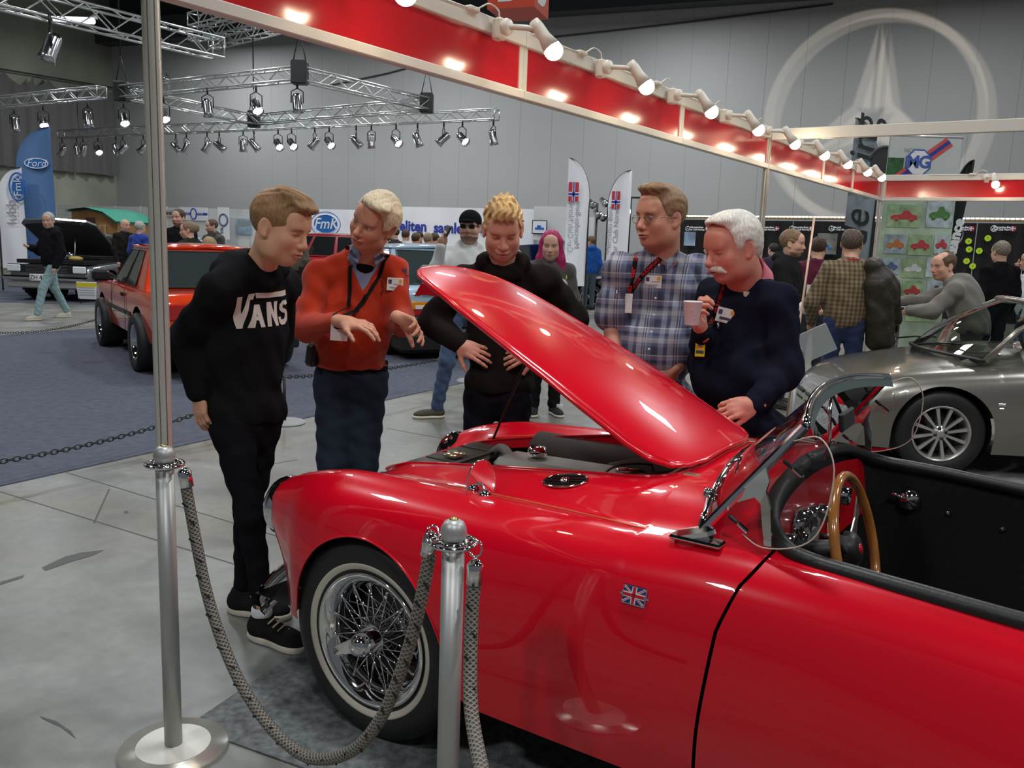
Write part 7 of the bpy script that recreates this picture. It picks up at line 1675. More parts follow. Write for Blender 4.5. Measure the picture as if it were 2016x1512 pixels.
# ================================================================ BARRIERS, MATS, STANDS, BANNERS
malt = mat('satin_aluminium', (.46, .46, .44), .42, .6); mbase = mat('satin_steel_base', (.60, .58, .52), .22, .6)
mrope = mat('grey_braid', (.22, .195, .165), .75)
def braid(m):
    N, L = nodes(m); b = N['Principled BSDF']; tc = N.new('ShaderNodeTexCoord'); sp = N.new('ShaderNodeSeparateXYZ'); L.new(tc.outputs['UV'], sp.inputs[0])
    def w(su, sv):
        a = N.new('ShaderNodeMath'); a.operation = 'MULTIPLY'; a.inputs[1].default_value = su; L.new(sp.outputs[0], a.inputs[0]); c = N.new('ShaderNodeMath'); c.operation = 'MULTIPLY_ADD'; c.inputs[1].default_value = sv; L.new(sp.outputs[1], c.inputs[0]); L.new(a.outputs[0], c.inputs[2])
        d = N.new('ShaderNodeMath'); d.operation = 'SINE'; L.new(c.outputs[0], d.inputs[0]); return d
    p = w(2 * PI * 80, 2 * PI * 6); q = w(2 * PI * 80, -2 * PI * 6); mx = N.new('ShaderNodeMath'); mx.operation = 'MAXIMUM'; L.new(p.outputs[0], mx.inputs[0]); L.new(q.outputs[0], mx.inputs[1])
    mr = N.new('ShaderNodeMapRange'); mr.inputs[1].default_value = -.6; mr.inputs[2].default_value = 1; mr.inputs[3].default_value = .5; mr.inputs[4].default_value = 1.15; L.new(mx.outputs[0], mr.inputs[0])
    v = N.new('ShaderNodeVectorMath'); v.operation = 'SCALE'; v.inputs[0].default_value = (.27, .24, .205); L.new(mr.outputs[0], v.inputs['Scale']); L.new(v.outputs[0], b.inputs['Base Color'])
    bp = N.new('ShaderNodeBump'); bp.inputs['Distance'].default_value = .004; bp.inputs['Strength'].default_value = .9; L.new(mx.outputs[0], bp.inputs['Height']); L.new(bp.outputs[0], b.inputs['Normal'])
braid(mrope)
def stanchion(p, label, h=.945, nholes=8):
    t = empty('barrier_post', p, 0, label, 'barrier post', 'barrier posts in front of the red car')
    b = MB(); b.cyl((0, 0, .016), (0, 0, h - .055), .0255, 32); b.build('pole', malt, t)
    b = MB(); b.lathe([(.0, .020), (.108, .018), (.112, .014), (.155, .012), (.160, .006), (.160, .0)], (0, 0, 0), seg=56); b.build('base_plate', mbase, t)
    b = MB(); b.lathe([(0, .0205), (.107, .0185)], (0, 0, .0005), seg=56); b.build('base_disc', mat('pale_base_disc', (.72, .70, .62), .35), t)
    z = h - .055; b = MB(); R1, R2, rh = .028, .052, .009
    b.lathe([(.024, -.004), (.034, -.006), (.034, .006), (.024, .004)], (0, 0, z), seg=32, closed=True); b.lathe([(.047, -.003), (.053, -.005), (.056, 0), (.053, .005), (.047, .003)], (0, 0, z), seg=40, closed=True)
    for k in range(nholes): a = 2 * PI * (k + .5) / nholes; b.beam((.030 * math.cos(a), .030 * math.sin(a), z), (.050 * math.cos(a), .050 * math.sin(a), z), .013, .006, bevel=.002)
    b.build('rope_ring', chrome, t)
    b = MB(); b.lathe([(.0, .050), (.012, .049), (.022, .043), (.028, .032), (.030, .018), (.027, .006), (.020, .002), (.0, .0)], (0, 0, z + .004), seg=32); b.build('ball_top', malt, t)
    b = MB(); b.lathe([(0, .004), (.005, .004), (.010, .001), (.010, -.002)], (0, 0, z + .054), seg=16); b.build('top_screw', mat('brass', (.5, .38, .15), .3, 1), t)
    return t, z
S1 = Vector((-.985, 2.365, 0)); s1, z1 = stanchion(S1, 'brushed metal barrier post with round base beside the near white booth post')
d_ = ray(893, 1010); S2 = at(893, 1020, 1.86); 
def fit_post(px, top_py, h):
    "place a post of height h whose top is seen at the pixel"
    p = atz(px, top_py, h); return Vector((p.x, p.y, 0))
S2 = fit_post(894, 1012, .955); s2, z2 = stanchion(S2, 'brushed metal barrier post standing in front of the wire wheel')
def rope(a, b_, sag_pts, name_label, r=.0155, n=90):
    t = empty('barrier_rope', tuple(a), 0, name_label, 'rope', 'braided barrier ropes'); P = crom([a] + sag_pts + [b_], 14)
    # thick braided part with uv along it
    L_ = [0]
    for i in range(1, len(P)): L_.append(L_[-1] + (P[i] - P[i - 1]).length)
    T = L_[-1]; m = MB(); m.tube(P, r, 20); m.mat(1)
    k = 0; s_ = .05; nv_ = len(P) * 20
    while s_ < T - .03:
        i = next(j for j in range(len(L_)) if L_[j] >= s_); t_ = (P[min(i + 1, len(P) - 1)] - P[max(i - 1, 0)]).normalized(); side = t_.cross(Vector((0, 1, 0))).normalized(); q = P[i] - Vector((0, 1, 0)) * (r * .95) + side * r * .35 * (1 if k % 2 else -1)
        m.beam(q - (t_ * .7 + side * .7) * .010, q + (t_ * .7 + side * .7) * .010, .005, .003, up=(0, 1, 0)); s_ += .052; k += 1
    me_o = m.build('braided_rope', [mrope, black_plastic], fix=False); wp(me_o, t)
    uv = me_o.data.uv_layers.new(name='u'); vi = [0] * len(me_o.data.loops); me_o.data.loops.foreach_get('vertex_index', vi)
    co = []
    for l in vi:
        ring, kk = divmod(l, 20); co += [L_[ring], kk / 20] if l < nv_ else [0, 0]
    uv.data.foreach_set('uv', co); return t, P
def rope_end(top, dirn, ringc, parent_t, L_=.05, r=.0185):
    dirn = Vector(dirn).normalized(); b = MB(); b.lathe([(0, -.006), (.010, -.005), (r, .006), (r, L_), (r * .86, L_), (r * .86, L_ * .9)], top, dirn, 24); wp(b.build('chrome_end_cap', chrome), parent_t)
    b = MB(); n = dirn.cross(Vector((0, 1, 0))).normalized(); cc = Vector(top) - dirn * .018; rg = []
    mid = (Vector(ringc) + cc) / 2; ax = (Vector(ringc) - cc); hl = ax.length / 2 + .006; ax.normalize(); sd = ax.cross(Vector((0, 1, 0))).normalized()
    b.tube([mid + ax * hl * math.cos(a) + sd * .014 * math.sin(a) for a in np.linspace(0, 2 * PI, 28, endpoint=False)], .0026, 8, closed=True); b.lathe([(0, -.012), (.005, -.010), (.005, 0)], top, dirn, 12); wp(b.build('hook_ring', chrome), parent_t)
def on_line(px, py, A_, B_):
    "point in the upright plane through A_ and B_ that the photo shows at the pixel"
    n = (B_ - A_).cross(Vector((0, 0, 1))).normalized(); d = ray(px, py); c0 = Vector((0, 0, CH)); t = (A_ - c0).dot(n) / d.dot(n); return c0 + d * t
SA, SB = S1 + Vector((.0, 0, 0)), S2
a_ = on_line(365, 952, SA, SB); e_ = on_line(846, 1092, SA, SB)
pts = [on_line(*q, SA, SB) for q in ((385, 1060), (408, 1170), (440, 1270), (482, 1360), (540, 1440), (610, 1492), (690, 1480), (752, 1410), (800, 1290), (828, 1185))]
rp, PP = rope(a_, e_, pts, 'grey braided barrier rope hanging between the two metal posts')
rope_end(on_line(362, 925, SA, SB), pts[0] - a_, S1 + Vector((.045, .0, z1)), rp); rope_end(on_line(850, 1053, SA, SB), pts[-1] - e_, S2 + Vector((-.048, 0, z2)), rp)
b0 = S2 + Vector((.050, -.01, z2 - .085)); rp2, _ = rope(b0, S2 + Vector((.10, -.33, .50)), [S2 + Vector((.046, -.03, .72)), S2 + Vector((.055, -.12, .56))], 'grey braided barrier rope dropping from the nearer post to the bottom edge')
rope_end(b0 + Vector((0, 0, .045)), (0, -.05, -1), S2 + Vector((.050, 0, z2)), rp2)
# mats and carpets
def slab(name, pts, h, m, label=None, **k):
    b = MB(); b.prism([Vector((p[0], p[1], 0)) for p in pts], (0, 0, .0008), (0, 0, h)); return b.build(name, m, label=label, **k)
mfelt = mat('grey_felt', (.15, .16, .16), .95, noise=(38, .45, 8), bump=(180, .5)); mcarp = mat('blue_grey_carpet', (.085, .092, .125), .95, noise=(14, .18, 8), bump=(160, .4))
c0 = atz(368, 1432); eu = (atz(612, 1268) - c0).normalized(); er = Vector((eu.y, -eu.x, 0)); q = atz(590, 1512); er = (q - c0).normalized()
slab('felt_mat', [c0, c0 + eu * 3.0, c0 + eu * 3.0 + er * 4.6, c0 + er * 4.6], .006, mfelt, 'mottled grey felt mat lying under the red roadster', cat='mat')
g0 = atz(0, 958); g1 = atz(900, 757); ed = (g1 - g0).normalized(); pe = Vector((-ed.y, ed.x, 0))
slab('carpet', [g0 - ed * 5, g0 + ed * 9, g0 + ed * 9 + pe * 7.2, g0 - ed * 5 + pe * 7.2], .006, mcarp, 'large blue grey carpet under the orange and light blue cars', cat='carpet')
slab('carpet', [(-16, 16.9), (-6.8, 17.6), (-6.2, 27), (-16, 27)], .006, mcarp, 'far blue grey carpet under the grey saloon', cat='carpet')
slab('carpet', [(1.75, 7.6), (1.9, 5.35), (8, 4.6), (8, 7.4)], .005, mat('pale_grey_carpet', (.22, .22, .21), .95, noise=(14, .2, 8), bump=(160, .4)), 'pale grey carpet under the silver roadster', cat='carpet')
# chains
mchain = mat('dark_chain', (.035, .033, .032), .45, .5)
def chain(A_, B_, sag, label, link=.055, r=.0042):
    L_ = (B_ - A_).length; n = int(L_ / (link * .72)); b = MB(); A0 = A_
    def pt(t): return A_.lerp(B_, t) + Vector((0, 0, -sag * 4 * t * (1 - t)))
    for i in range(n):
        p, q = pt(i / n), pt((i + 1) / n); c = (p + q) / 2; x = (q - p).normalized(); up_ = Vector((0, 0, 1)) if i % 2 else x.cross(Vector((0, 0, 1))).normalized(); z = (up_ - x * up_.dot(x)).normalized()
        b.tube([c + x * (link * .5 * math.cos(a)) + z * (link * .27 * math.sin(a)) for a in np.linspace(0, 2 * PI, 10, endpoint=False)], r, 5, closed=True)
    return b.build('barrier_chain', mchain, fix=False, label=label, cat='chain', group='black barrier chains', kind=None)
kA = g0 + Vector((0, 0, 0)); kB = g0 + ed * 3
def onk(px, py): return on_line(px, py, kA, kB)
pA, pM, pB = onk(-40, 915), onk(330, 832), onk(560, 742)
chain(pA, pB, max(.02, (pA.lerp(pB, .55).z - pM.z)), 'black barrier chain sagging across the left of the blue carpet edge')
pC, pD = pB.copy(), onk(930, 690); chain(pC, pD, .06, 'black barrier chain behind the man in the orange sweater')
kA, kB = atz(0, 664) , atz(205, 645); chain(on_line(-60, 652, kA, kB), on_line(215, 620, kA, kB), .12, 'black barrier chain on the far side of the blue carpet')
for (p, lab) in ((pB, 'behind the boy in the hoodie'), (pD, 'behind the blond boy')):
    t = empty('chain_post', (p.x, p.y, 0), 0, 'low chain post standing on the carpet edge ' + lab, 'post'); b = MB(); b.cyl((0, 0, .01), (0, 0, p.z + .02), .012, 12); b.build('pole', mchain, t); b = MB(); b.lathe([(0, .02), (.16, .012), (.17, 0)], (0, 0, .006), seg=32); b.build('base', mat('grey_base', (.3, .3, .29), .6), t)
# sign stand with the acrylic panel and thin rod beside the older man
t = empty('sign_stand', (at(1560, 800, 5.0).x, 5.0, 0), 0, 'slim grey sign stand with a tilted clear panel behind the navy sweater', 'sign stand')
b = MB(); b.cyl((0, 0, .02), (0, 0, .98), .018, 12); b.box((0, 0, .02), (.36, .36, .02), bevel=.006); b.build('pole', malt, t)
b = MB(); b.box((.10, 0, 1.03), (.20, .012, .17), Matrix.Rotation(R(-8), 3, 'Z') @ Matrix.Rotation(R(-28), 3, 'Y'), bevel=.003); b.build('clear_panel', mat('stand_acrylic', (.42, .47, .45), .35, alpha=.55), t)
b = MB(); b.beam((-.06, 0, .93), (.03, 0, .99), .03, .02); b.build('panel_bracket', malt, t)
b = MB(); p0, p1 = at(1549, 822, 4.4), at(1603, 428, 4.4); b.tube([p0 - (p1 - p0) * 1.2, p1], .006, 8); o = b.build('rod', mat('copper_rod', (.42, .27, .20), .35, .6), label='thin copper coloured upright rod right of the white haired man', cat='rod')

# partitions and banners against the back
mpan = mat('white_panel', (.70, .71, .71), .6); mpost = mat('grey_post', (.42, .43, .43), .5)
def wallrun(A_, B_, h, n, label, m=mpan, posts=True):
    A_ = Vector(A_); B_ = Vector(B_)
    for i in range(n):
        a = A_.lerp(B_, i / n); c = A_.lerp(B_, (i + 1) / n); b = MB(); b.beam((a + c) / 2 * 0 + a + Vector((0, 0, h / 2)), c + Vector((0, 0, h / 2)), .04, h); o = b.build('partition_panel', m, label=label % (ordn[i] if i < len(ordn) else 'last'), cat='partition', group=label.split('%')[0])
        b = MB(); b.cyl(a, a + Vector((0, 0, h + .02)), .03, 8); wp(b.build('panel_post', mpost), o)
PA, PB = Vector((-19.8, 36.2, 0)), Vector((2.4, 27.3, 0))
wallrun(PA, PB, 2.45, 18, 'white partition panel before the back wall, %s from the left')
PD = (PB - PA).normalized(); PN = Vector((PD.y, -PD.x, 0)); 
def onpart(px, py, off=.05):
    c = Vector((0, 0, CH)); d = ray(px, py); q = PA + PN * off; n = PN; t = (q - c).dot(n) / d.dot(n); return c + d * t
def flat_on(px, py, off=.06): return frame(onpart(px, py, off), PD, (0, 0, 1))
def px_m(px, py, off=.05): return (onpart(px + 1, py, off) - onpart(px, py, off)).length
mwb = mat('banner_white', (.90, .91, .94), .6); mbl = mat('print_blue', (.03, .05, .38), .5); mfb = mat('emblem_blue', (.03, .16, .50), .4); mwh = mat('print_white', (.85, .85, .87), .5)
def signboard(px, py, w, h, m, name, label, cat, off=.06):
    k = px_m(px, py, off); t = empty(name, (0, 0, 0), 0, label, cat); b = MB(); b.T = flat_on(px, py, off); b.box((0, 0, 0), (w * k, h * k, .02)); wp(b.build('board', m), t); return t, k
def sign_text(t, txt, px, py, size, m, k, off=.085, name='lettering', shear=0, bold=.0, rot=0, mirror=False, spacing=1.0):
    v, f = text_mesh(txt, size * k, 0, shear=shear, bold=bold * k, spacing=spacing); b = MB(); M = flat_on(px, py, off) @ Matrix.Rotation(rot, 4, 'Z')
    if mirror: M = M @ Matrix.Scale(-1, 4, (1, 0, 0))
    b.T = M; b.add(v, f, False); return wp(b.build(name, m, fix=False), t)
def sign_oval(t, px, py, a, c, m, k, off=.08, ring=0, name='oval', ringm=None):
    b = MB(); b.T = flat_on(px, py, off); P = [(a * k * math.cos(x), c * k * math.sin(x), 0) for x in np.linspace(0, 2 * PI, 40, endpoint=False)]; b.add([(0, 0, 0)] + P, [(0, i + 1, (i + 1) % 40 + 1) for i in range(40)], False); wp(b.build(name, m, fix=False), t)
    if ring: b = MB(); b.T = flat_on(px, py, off + .004); b.tube(P, ring * k, 6, closed=True); wp(b.build('oval_ring', ringm or mwh), t)
t, k = signboard(655, 447, 90, 58, mwb, 'club_banner', 'white banner with a blue FmK oval emblem left of the man in the orange sweater', 'banner'); sign_oval(t, 641, 441, 29, 20, mwb, k, .075, .6, 'outer_oval', mfb); sign_oval(t, 641, 441, 24, 15.5, mfb, k, .08, .5); sign_text(t, 'FmK', 641, 441, 25, mwh, k, .09, shear=.25, bold=.3); sign_text(t, 'FORD', 641, 424, 5, mfb, k, .09, 'small_lettering'); sign_text(t, 'KLUBB', 641, 459, 5, mfb, k, .09, 'small_lettering')
t, k = signboard(880, 446, 330, 66, mwb, 'club_banner', 'long white banner lettered eliten samler in dark blue behind the crowd', 'banner'); sign_text(t, 'eliten', 813, 446, 25, mbl, k, bold=.9); sign_text(t, 'samler', 887, 450, 25, mbl, k, bold=.9); sign_text(t, 'r', 774, 446, 25, mbl, k, bold=.9); sign_oval(t, 962, 451, 22, 12, mfb, k, .08, .5); sign_text(t, 'Ford', 962, 451, 15, mwh, k, .09, shear=.3)
t, k = signboard(1095, 440, 90, 62, mpan, 'white_board', 'white booth board with a small framed picture beside the pink haired girl', 'board', .4)
t, k = signboard(1062, 447, 29, 25, mblack, 'framed_picture', 'small framed picture of a blue car on the white board', 'picture', .5); b = MB(); b.T = flat_on(1062, 447, .515); b.box((0, 0, 0), (26 * k, 22 * k, .01)); wp(b.build('picture_sheet', mwb), t); b = MB(); b.T = flat_on(1062, 450, .525); b.box((0, 0, 0), (18 * k, 4 * k, .01), bevel=.004); b.box((-.02, 4 * k, 0), (8 * k, 4 * k, .01), bevel=.004); wp(b.build('picture_car', mfb), t)
t, k = signboard(381, 421, 55, 20, mwb, 'club_sign', 'white club sign with a dark blue stripe and round emblem', 'sign', .1); b = MB(); b.T = flat_on(381, 421, .12); b.box((0, 0, 0), (54 * k, 3.4 * k, .01)); wp(b.build('blue_stripe', mbl), t); sign_oval(t, 381, 421, 5.5, 8, mwb, k, .13, .9, 'emblem', mbl); sign_text(t, 'KLUBB', 368, 421, 3.4, mwh, k, .135); sign_text(t, 'NORGE', 394, 421, 3.4, mwh, k, .135)
t, k = signboard(330, 420, 26, 10, mat('sign_grey', (.55, .55, .52), .6), 'club_sign', 'small grey sign next to the near white post', 'sign', .1); sign_text(t, 'CLUB-SIDE', 330, 420, 5.5, black_plastic, k, .12, bold=.2)
t, k = signboard(440, 440, 22, 50, mwb, 'roll_banner', 'white roll banner with a round grey blue emblem and letters VA', 'banner', .5); sign_oval(t, 440, 433, 8, 9, mwb, k, .52, 1.4, 'emblem', mat('emblem_slate', (.12, .15, .25), .5)); sign_text(t, 'VA', 437, 454, 8, MATS['emblem_slate'], k, .53, rot=PI / 2, bold=.3)
t, k = signboard(480, 446, 29, 24, mat('picture_sky', (.30, .42, .50), .6, noise=(3, .5)), 'wall_picture', 'landscape picture with a blue lake on the white partition', 'picture', .1); b = MB(); b.T = flat_on(480, 440, .12); b.box((-3 * k, 0, 0), (14 * k, 8 * k, .008)); b.box((9 * k, 1 * k, 0), (8 * k, 7 * k, .008)); wp(b.build('picture_rocks', mat('rock_grey', (.32, .33, .32), .8)), t)
# black curtained booth with led strip
CA, CB_ = Vector((4.2, 27.6, 0)), Vector((13.4, 20.4, 0)); CDr = (CB_ - CA).normalized(); CN = Vector((CDr.y, -CDr.x, 0)); mbc = mat('black_curtain_cloth', (.012, .011, .011), .9)
Lc = (CB_ - CA).length
for i in range(5): drape(CA + CDr * (Lc / 5 * i), CDr, CN, Lc / 5 - .02, 0.02, 2.45, .05, .42, 'booth_curtain', mbc, seed=i, label='black booth curtain under the light strip, %s from the left' % ordn[i], cat='curtain', group='black booth curtains')
b = MB(); b.beam(CA + Vector((0, 0, 2.52)), CB_ + Vector((0, 0, 2.52)), .08, .06); b.build('curtain_rail', mat('brass_rail', (.10, .08, .04), .6), label='dark rail along the top of the black booth curtains', cat='rail')
b = MB(); nL = int(Lc / .11)
for i in range(nL): b.box(CA + CDr * (Lc * (i + .5) / nL) + CN * .05 + Vector((0, 0, 2.565)), (.07, .05, .03))
b.build('led_strip', mat('warm_led', (1, 1, 1), .5, emit=(1, .88, .68), es=7), fix=False, label='string of warm white lamps along the top of the black booth', cat='light strip', kind='stuff')
def oncurt(px, py, off=.32):
    c = Vector((0, 0, CH)); d = ray(px, py); q = CA + CN * off; t = (q - c).dot(CN) / d.dot(CN); return c + d * t
def cflat(px, py, off=.32): return frame(oncurt(px, py, off), CDr, (0, 0, 1))
for i, px in enumerate((1372, 1510, 1577, 1655, 1893, 1975)):
    k = .0155; t = empty('curtain_logo', (0, 0, 0), 0, 'white club lettering with a small flag on the black curtain, %s from the left' % ordn[i], 'logo', 'club lettering on the black curtain')
    b = MB(); b.T = cflat(px - 18, 450); b.tube([(4.5 * k * math.cos(a), 4.5 * k * math.sin(a), 0) for a in np.linspace(0, 2 * PI, 16, endpoint=False)], .5 * k, 5, closed=True); b.tube([(0, 0, 0), (0, 4.5 * k, 0)], .4 * k, 4); b.tube([(0, 0, 0), (4 * k, -2.4 * k, 0)], .4 * k, 4); b.tube([(0, 0, 0), (-4 * k, -2.4 * k, 0)], .4 * k, 4); wp(b.build('emblem', mwh, fix=False), t)
    for j, tx in enumerate(('Mercedes-Benz', 'Car Club Norway')): v, f = text_mesh(tx, 4.4 * k, 0, bold=.15 * k); b = MB(); b.T = cflat(px, 447.5 + 4.6 * j); b.add(v, f, False); wp(b.build('lettering', mwh, fix=False), t)
    b = MB(); b.T = cflat(px + 20, 450); b.box((0, 0, 0), (7 * k, 7 * k, .01)); wp(b.build('flag', mat('flag_red_cloth', (.55, .03, .05), .6)), t)
    b = MB(); b.T = cflat(px + 20, 450, .335); b.box((0, 0, 0), (7 * k, 1.6 * k, .01)); b.box((-1 * k, 0, 0), (1.6 * k, 7 * k, .01)); wp(b.build('flag_cross', mwh), t)
for i, (px, py) in enumerate([(1907, 475), (1945, 469), (1908, 491), (1928, 494), (1903, 514), (1915, 524)]):
    b = MB(); b.T = cflat(px, py, .24); r = .075; P = [(r * math.cos(a), r * math.sin(a), 0) for a in np.linspace(0, 2 * PI, 24, endpoint=False)]; b.prism([Vector(p) for p in P], (0, 0, 0), (0, 0, .01)); o = b.build('price_disc', mat('lime_card', (.55, .80, .02), .5), label='round lime green card on the black curtain, %s' % ['upper left of the group', 'top right of the group', 'second down on the left', 'lower right of the group', 'white and green pair, upper', 'lowest of the group'][i], cat='card', group='round lime cards')
    v, f = text_mesh(['8', '7', '8', '5', '3', '2'][i], .07, 0); b = MB(); b.T = cflat(px, py, .255); b.add(v, f, False); wp(b.build('number', black_plastic, fix=False), o)
for (px, py, w_, h_, lab, mm) in [(1358, 470, 25, 28, 'tall picture of a bright valley on the black curtain behind the plaid shirt', mat('picture_valley', (.35, .45, .62), .5, noise=(2, .5))), (1486, 470, 14, 40, 'pale picture on the black curtain left of the middle post', mwb), (1628, 480, 36, 38, 'poster of a blue car on a road behind the bearded person in black', mat('picture_road', (.22, .23, .20), .5, noise=(2.5, .6)))]:
    k = .0148; t = empty('wall_poster', (0, 0, 0), 0, lab, 'poster'); b = MB(); b.T = cflat(px, py, .42); b.box((0, 0, 0), (w_ * k, h_ * k, .02)); wp(b.build('poster_sheet', mm), t)
    if w_ == 36: b = MB(); b.T = cflat(px - 2, py + 4, .44); b.box((0, 0, 0), (20 * k, 6 * k, .012), Matrix.Rotation(R(-35), 3, 'Z'), bevel=.02); b.box((0, 2 * k, 0), (10 * k, 6 * k, .012), Matrix.Rotation(R(-35), 3, 'Z'), bevel=.02); wp(b.build('poster_car', mfb), t)
# three pointed star standing at the right booth
t = empty('star_stand', (0, 0, 0), 0, 'thin metal three pointed star in a ring behind the tall black flag', 'emblem'); b = MB(); c = at(1873, 461, 13.0); r = .175
b.tube([c + Vector((r * math.cos(a), 0, r * math.sin(a))) for a in np.linspace(0, 2 * PI, 32, endpoint=False)], .009, 6, closed=True)
for a in (PI / 2, PI * 7 / 6, PI * 11 / 6): b.prism([c + Vector((math.cos(a) * r, 0, math.sin(a) * r)), c + Vector((math.cos(a + 1.2) * .02, 0, math.sin(a + 1.2) * .02)), c + Vector((math.cos(a - 1.2) * .02, 0, math.sin(a - 1.2) * .02))], (0, -.006, 0), (0, .006, 0))
wp(b.build('star', steel), t); b = MB(); b.tube([c - Vector((0, 0, r)), Vector((c.x, c.y, .01))], .01, 6); wp(b.build('stand', mblack), t)

# feather flags
def feather(base, H, W, lean, m, label, side=1, pm=None, z0=.74, wave=.03):
    "pole curves over at the top; cloth hangs between pole and straight free edge"
    base = Vector(base); t = empty('feather_flag', tuple(base), 0, label, 'flag', 'tall feather flags'); P = []
    for k in range(41):
        u = k / 40; th = PI / 2 * max(0, (u - .6) / .4); z = H * z0 * u / .6 if u < .6 else H * (z0 + (1 - z0) * math.sin(th)); bend = W * (1 - math.cos(th)); P.append(Vector((side * bend + lean * z, 0, z)))
    b = MB(); b.tube(P, [.022 - .012 * k / 40 for k in range(41)], 8); b.build('pole', pm or mblack, t)
    rows = []
    for k in range(6, 41): p = P[k]; rows.append([Vector((p.x + (side * W + lean * p.z - p.x) * f, wave * math.sin(6 * f + k * .15), p.z)) for f in np.linspace(0, 1, 9)])
    b = MB(); b.grid(rows); b.build('flag_cloth', m, t, fix=False); return t
def flag_text(t, txt, pos, size, m, name='lettering', rot=PI / 2, mirror=False, shear=0, bold=0, ry=0.0):
    v, f = text_mesh(txt, size, 0, shear=shear, bold=bold); b = MB(); M = frame(Vector(pos), (math.cos(ry), math.sin(ry), 0), (0, 0, 1)) @ Matrix.Rotation(rot, 4, 'Z')
    if mirror: M = Matrix.Translation(Vector(pos)) @ Matrix.Scale(-1, 4, (1, 0, 0)) @ Matrix.Translation(-Vector(pos)) @ M
    b.T = M; b.add(v, f, False); return b.build(name, m, t, fix=False)
mfbl = mat('flag_blue_cloth', (.10, .20, .40), .7); Yf = 21.0
bs = at(42, 620, Yf); ft = at(95, 250, Yf); t = feather((at(42, 500, Yf).x, Yf, 0), ft.z, at(100, 250, Yf).x - at(42, 500, Yf).x, 0, mfbl, 'tall blue feather flag with a white oval Ford emblem')
cz = at(74, 322, Yf); bx = cz.x - t.location.x
b = MB(); P = [(bx + .28 * math.cos(a), -.06, cz.z + .115 * math.sin(a)) for a in np.linspace(0, 2 * PI, 36, endpoint=False)]; b.tube(P, .012, 6, closed=True); b.build('emblem_ring', mwh, t); b = MB(); b.add(P, [tuple(range(36))]); b.build('emblem', mfb, t, fix=False); flag_text(t, 'Ford', (bx, -.07, cz.z), .24, mwh, rot=0, shear=.3)
t = feather((at(2, 500, 20.6).x, 20.6, 0), at(48, 330, 20.6).z, .62, .0, mwb, 'white feather flag with a round blue emblem and grey letters lubb', wave=.02)
cz = at(38, 368, 20.6); bx = cz.x - t.location.x; b = MB(); P = [(bx + .20 * math.cos(a), -.06, cz.z + .32 * math.sin(a)) for a in np.linspace(0, 2 * PI, 30, endpoint=False)]; b.tube(P, .02, 6, closed=True); b.build('emblem_ring', mfb, t); b = MB(); P = [(bx + .14 * math.cos(a), -.055, cz.z + .24 * math.sin(a)) for a in np.linspace(0, 2 * PI, 30, endpoint=False)]; b.add(P, [tuple(range(30))]); b.build('emblem', mfb, t, fix=False); flag_text(t, 'Fmk', (bx, -.07, cz.z), .26, mwh); cz = at(26, 418, 20.6); flag_text(t, 'lubb', (cz.x - t.location.x, -.06, cz.z), .34, mgrey)
Yf = 19.5
def norflag(t, cx, cz, w, h):
    b = MB(); b.box((cx, -.05, cz), (w, .008, h)); o = b.build('flag_field', mat('flag_red_cloth', (0, 0, 0)), t); b = MB(); b.box((cx, -.056, cz - h * .12), (w, .006, h * .22)); b.box((cx, -.056, cz), (w * .26, .006, h)); b.build('flag_cross_white', mwh, o); b = MB(); b.box((cx, -.061, cz - h * .12), (w, .006, h * .11)); b.box((cx, -.061, cz), (w * .13, .006, h)); b.build('flag_cross_blue', mbl, o)
p = at(1155, 500, Yf); t = feather((p.x, Yf, 0), at(1112, 311, Yf).z, .50, 0, mwb, 'white feather flag with a Norwegian flag and mirrored lettering, left of the pair', side=-1); cz = at(1129, 378, Yf); bx = cz.x - p.x; norflag(t, bx, cz.z, .22, .42)
cz = at(1126, 442, Yf); flag_text(t, 'Car Club Norway', (cz.x - p.x - .03, -.05, cz.z), .17, mgrey, mirror=True); flag_text(t, 'Mercedes-Benz', (cz.x - p.x + .12, -.05, cz.z), .17, mgrey, mirror=True)
p = at(1192, 500, Yf + .8); t = feather((p.x, Yf + .8, 0), at(1231, 335, Yf + .8).z, .52, 0, mwb, 'white feather flag with a Norwegian flag, right of the pair'); cz = at(1212, 394, Yf + .8); norflag(t, cz.x - p.x, cz.z, .19, .40); cz = at(1204, 452, Yf + .8); flag_text(t, 'Mercedes-Benz', (cz.x - p.x - .05, -.05, cz.z), .17, mgrey); flag_text(t, 'Car Club Norway', (cz.x - p.x + .10, -.05, cz.z), .17, mgrey)
Yf = 14.0; p = at(1722, 480, Yf); t = feather((at(1716, 480, Yf).x, Yf, 0), at(1673, 232, Yf).z, .46, 0, mat('flag_slate_cloth', (.23, .26, .29), .7), 'tall grey feather flag with black script lettering behind the corner post', side=-1, wave=.02)
cz = at(1690, 350, Yf); x_ = cz.x - t.location.x; flag_text(t, 'de Sving', (x_ + .02, -.06, cz.z - .10), .62, mblack, shear=.25, bold=.004, ry=0)
Yf = 12.6; p = at(1838, 600, Yf); t = feather((p.x - .12, Yf, 0), 2.95, .24, .075, mat('flag_black_cloth', (.012, .012, .013), .6), 'tall black feather flag with white lettering right of the photo poster'); cz = at(1856, 480, Yf); flag_text(t, 'Elegance', (cz.x - t.location.x + .12, -.06, cz.z), .21, mwh, rot=R(81), bold=.012)
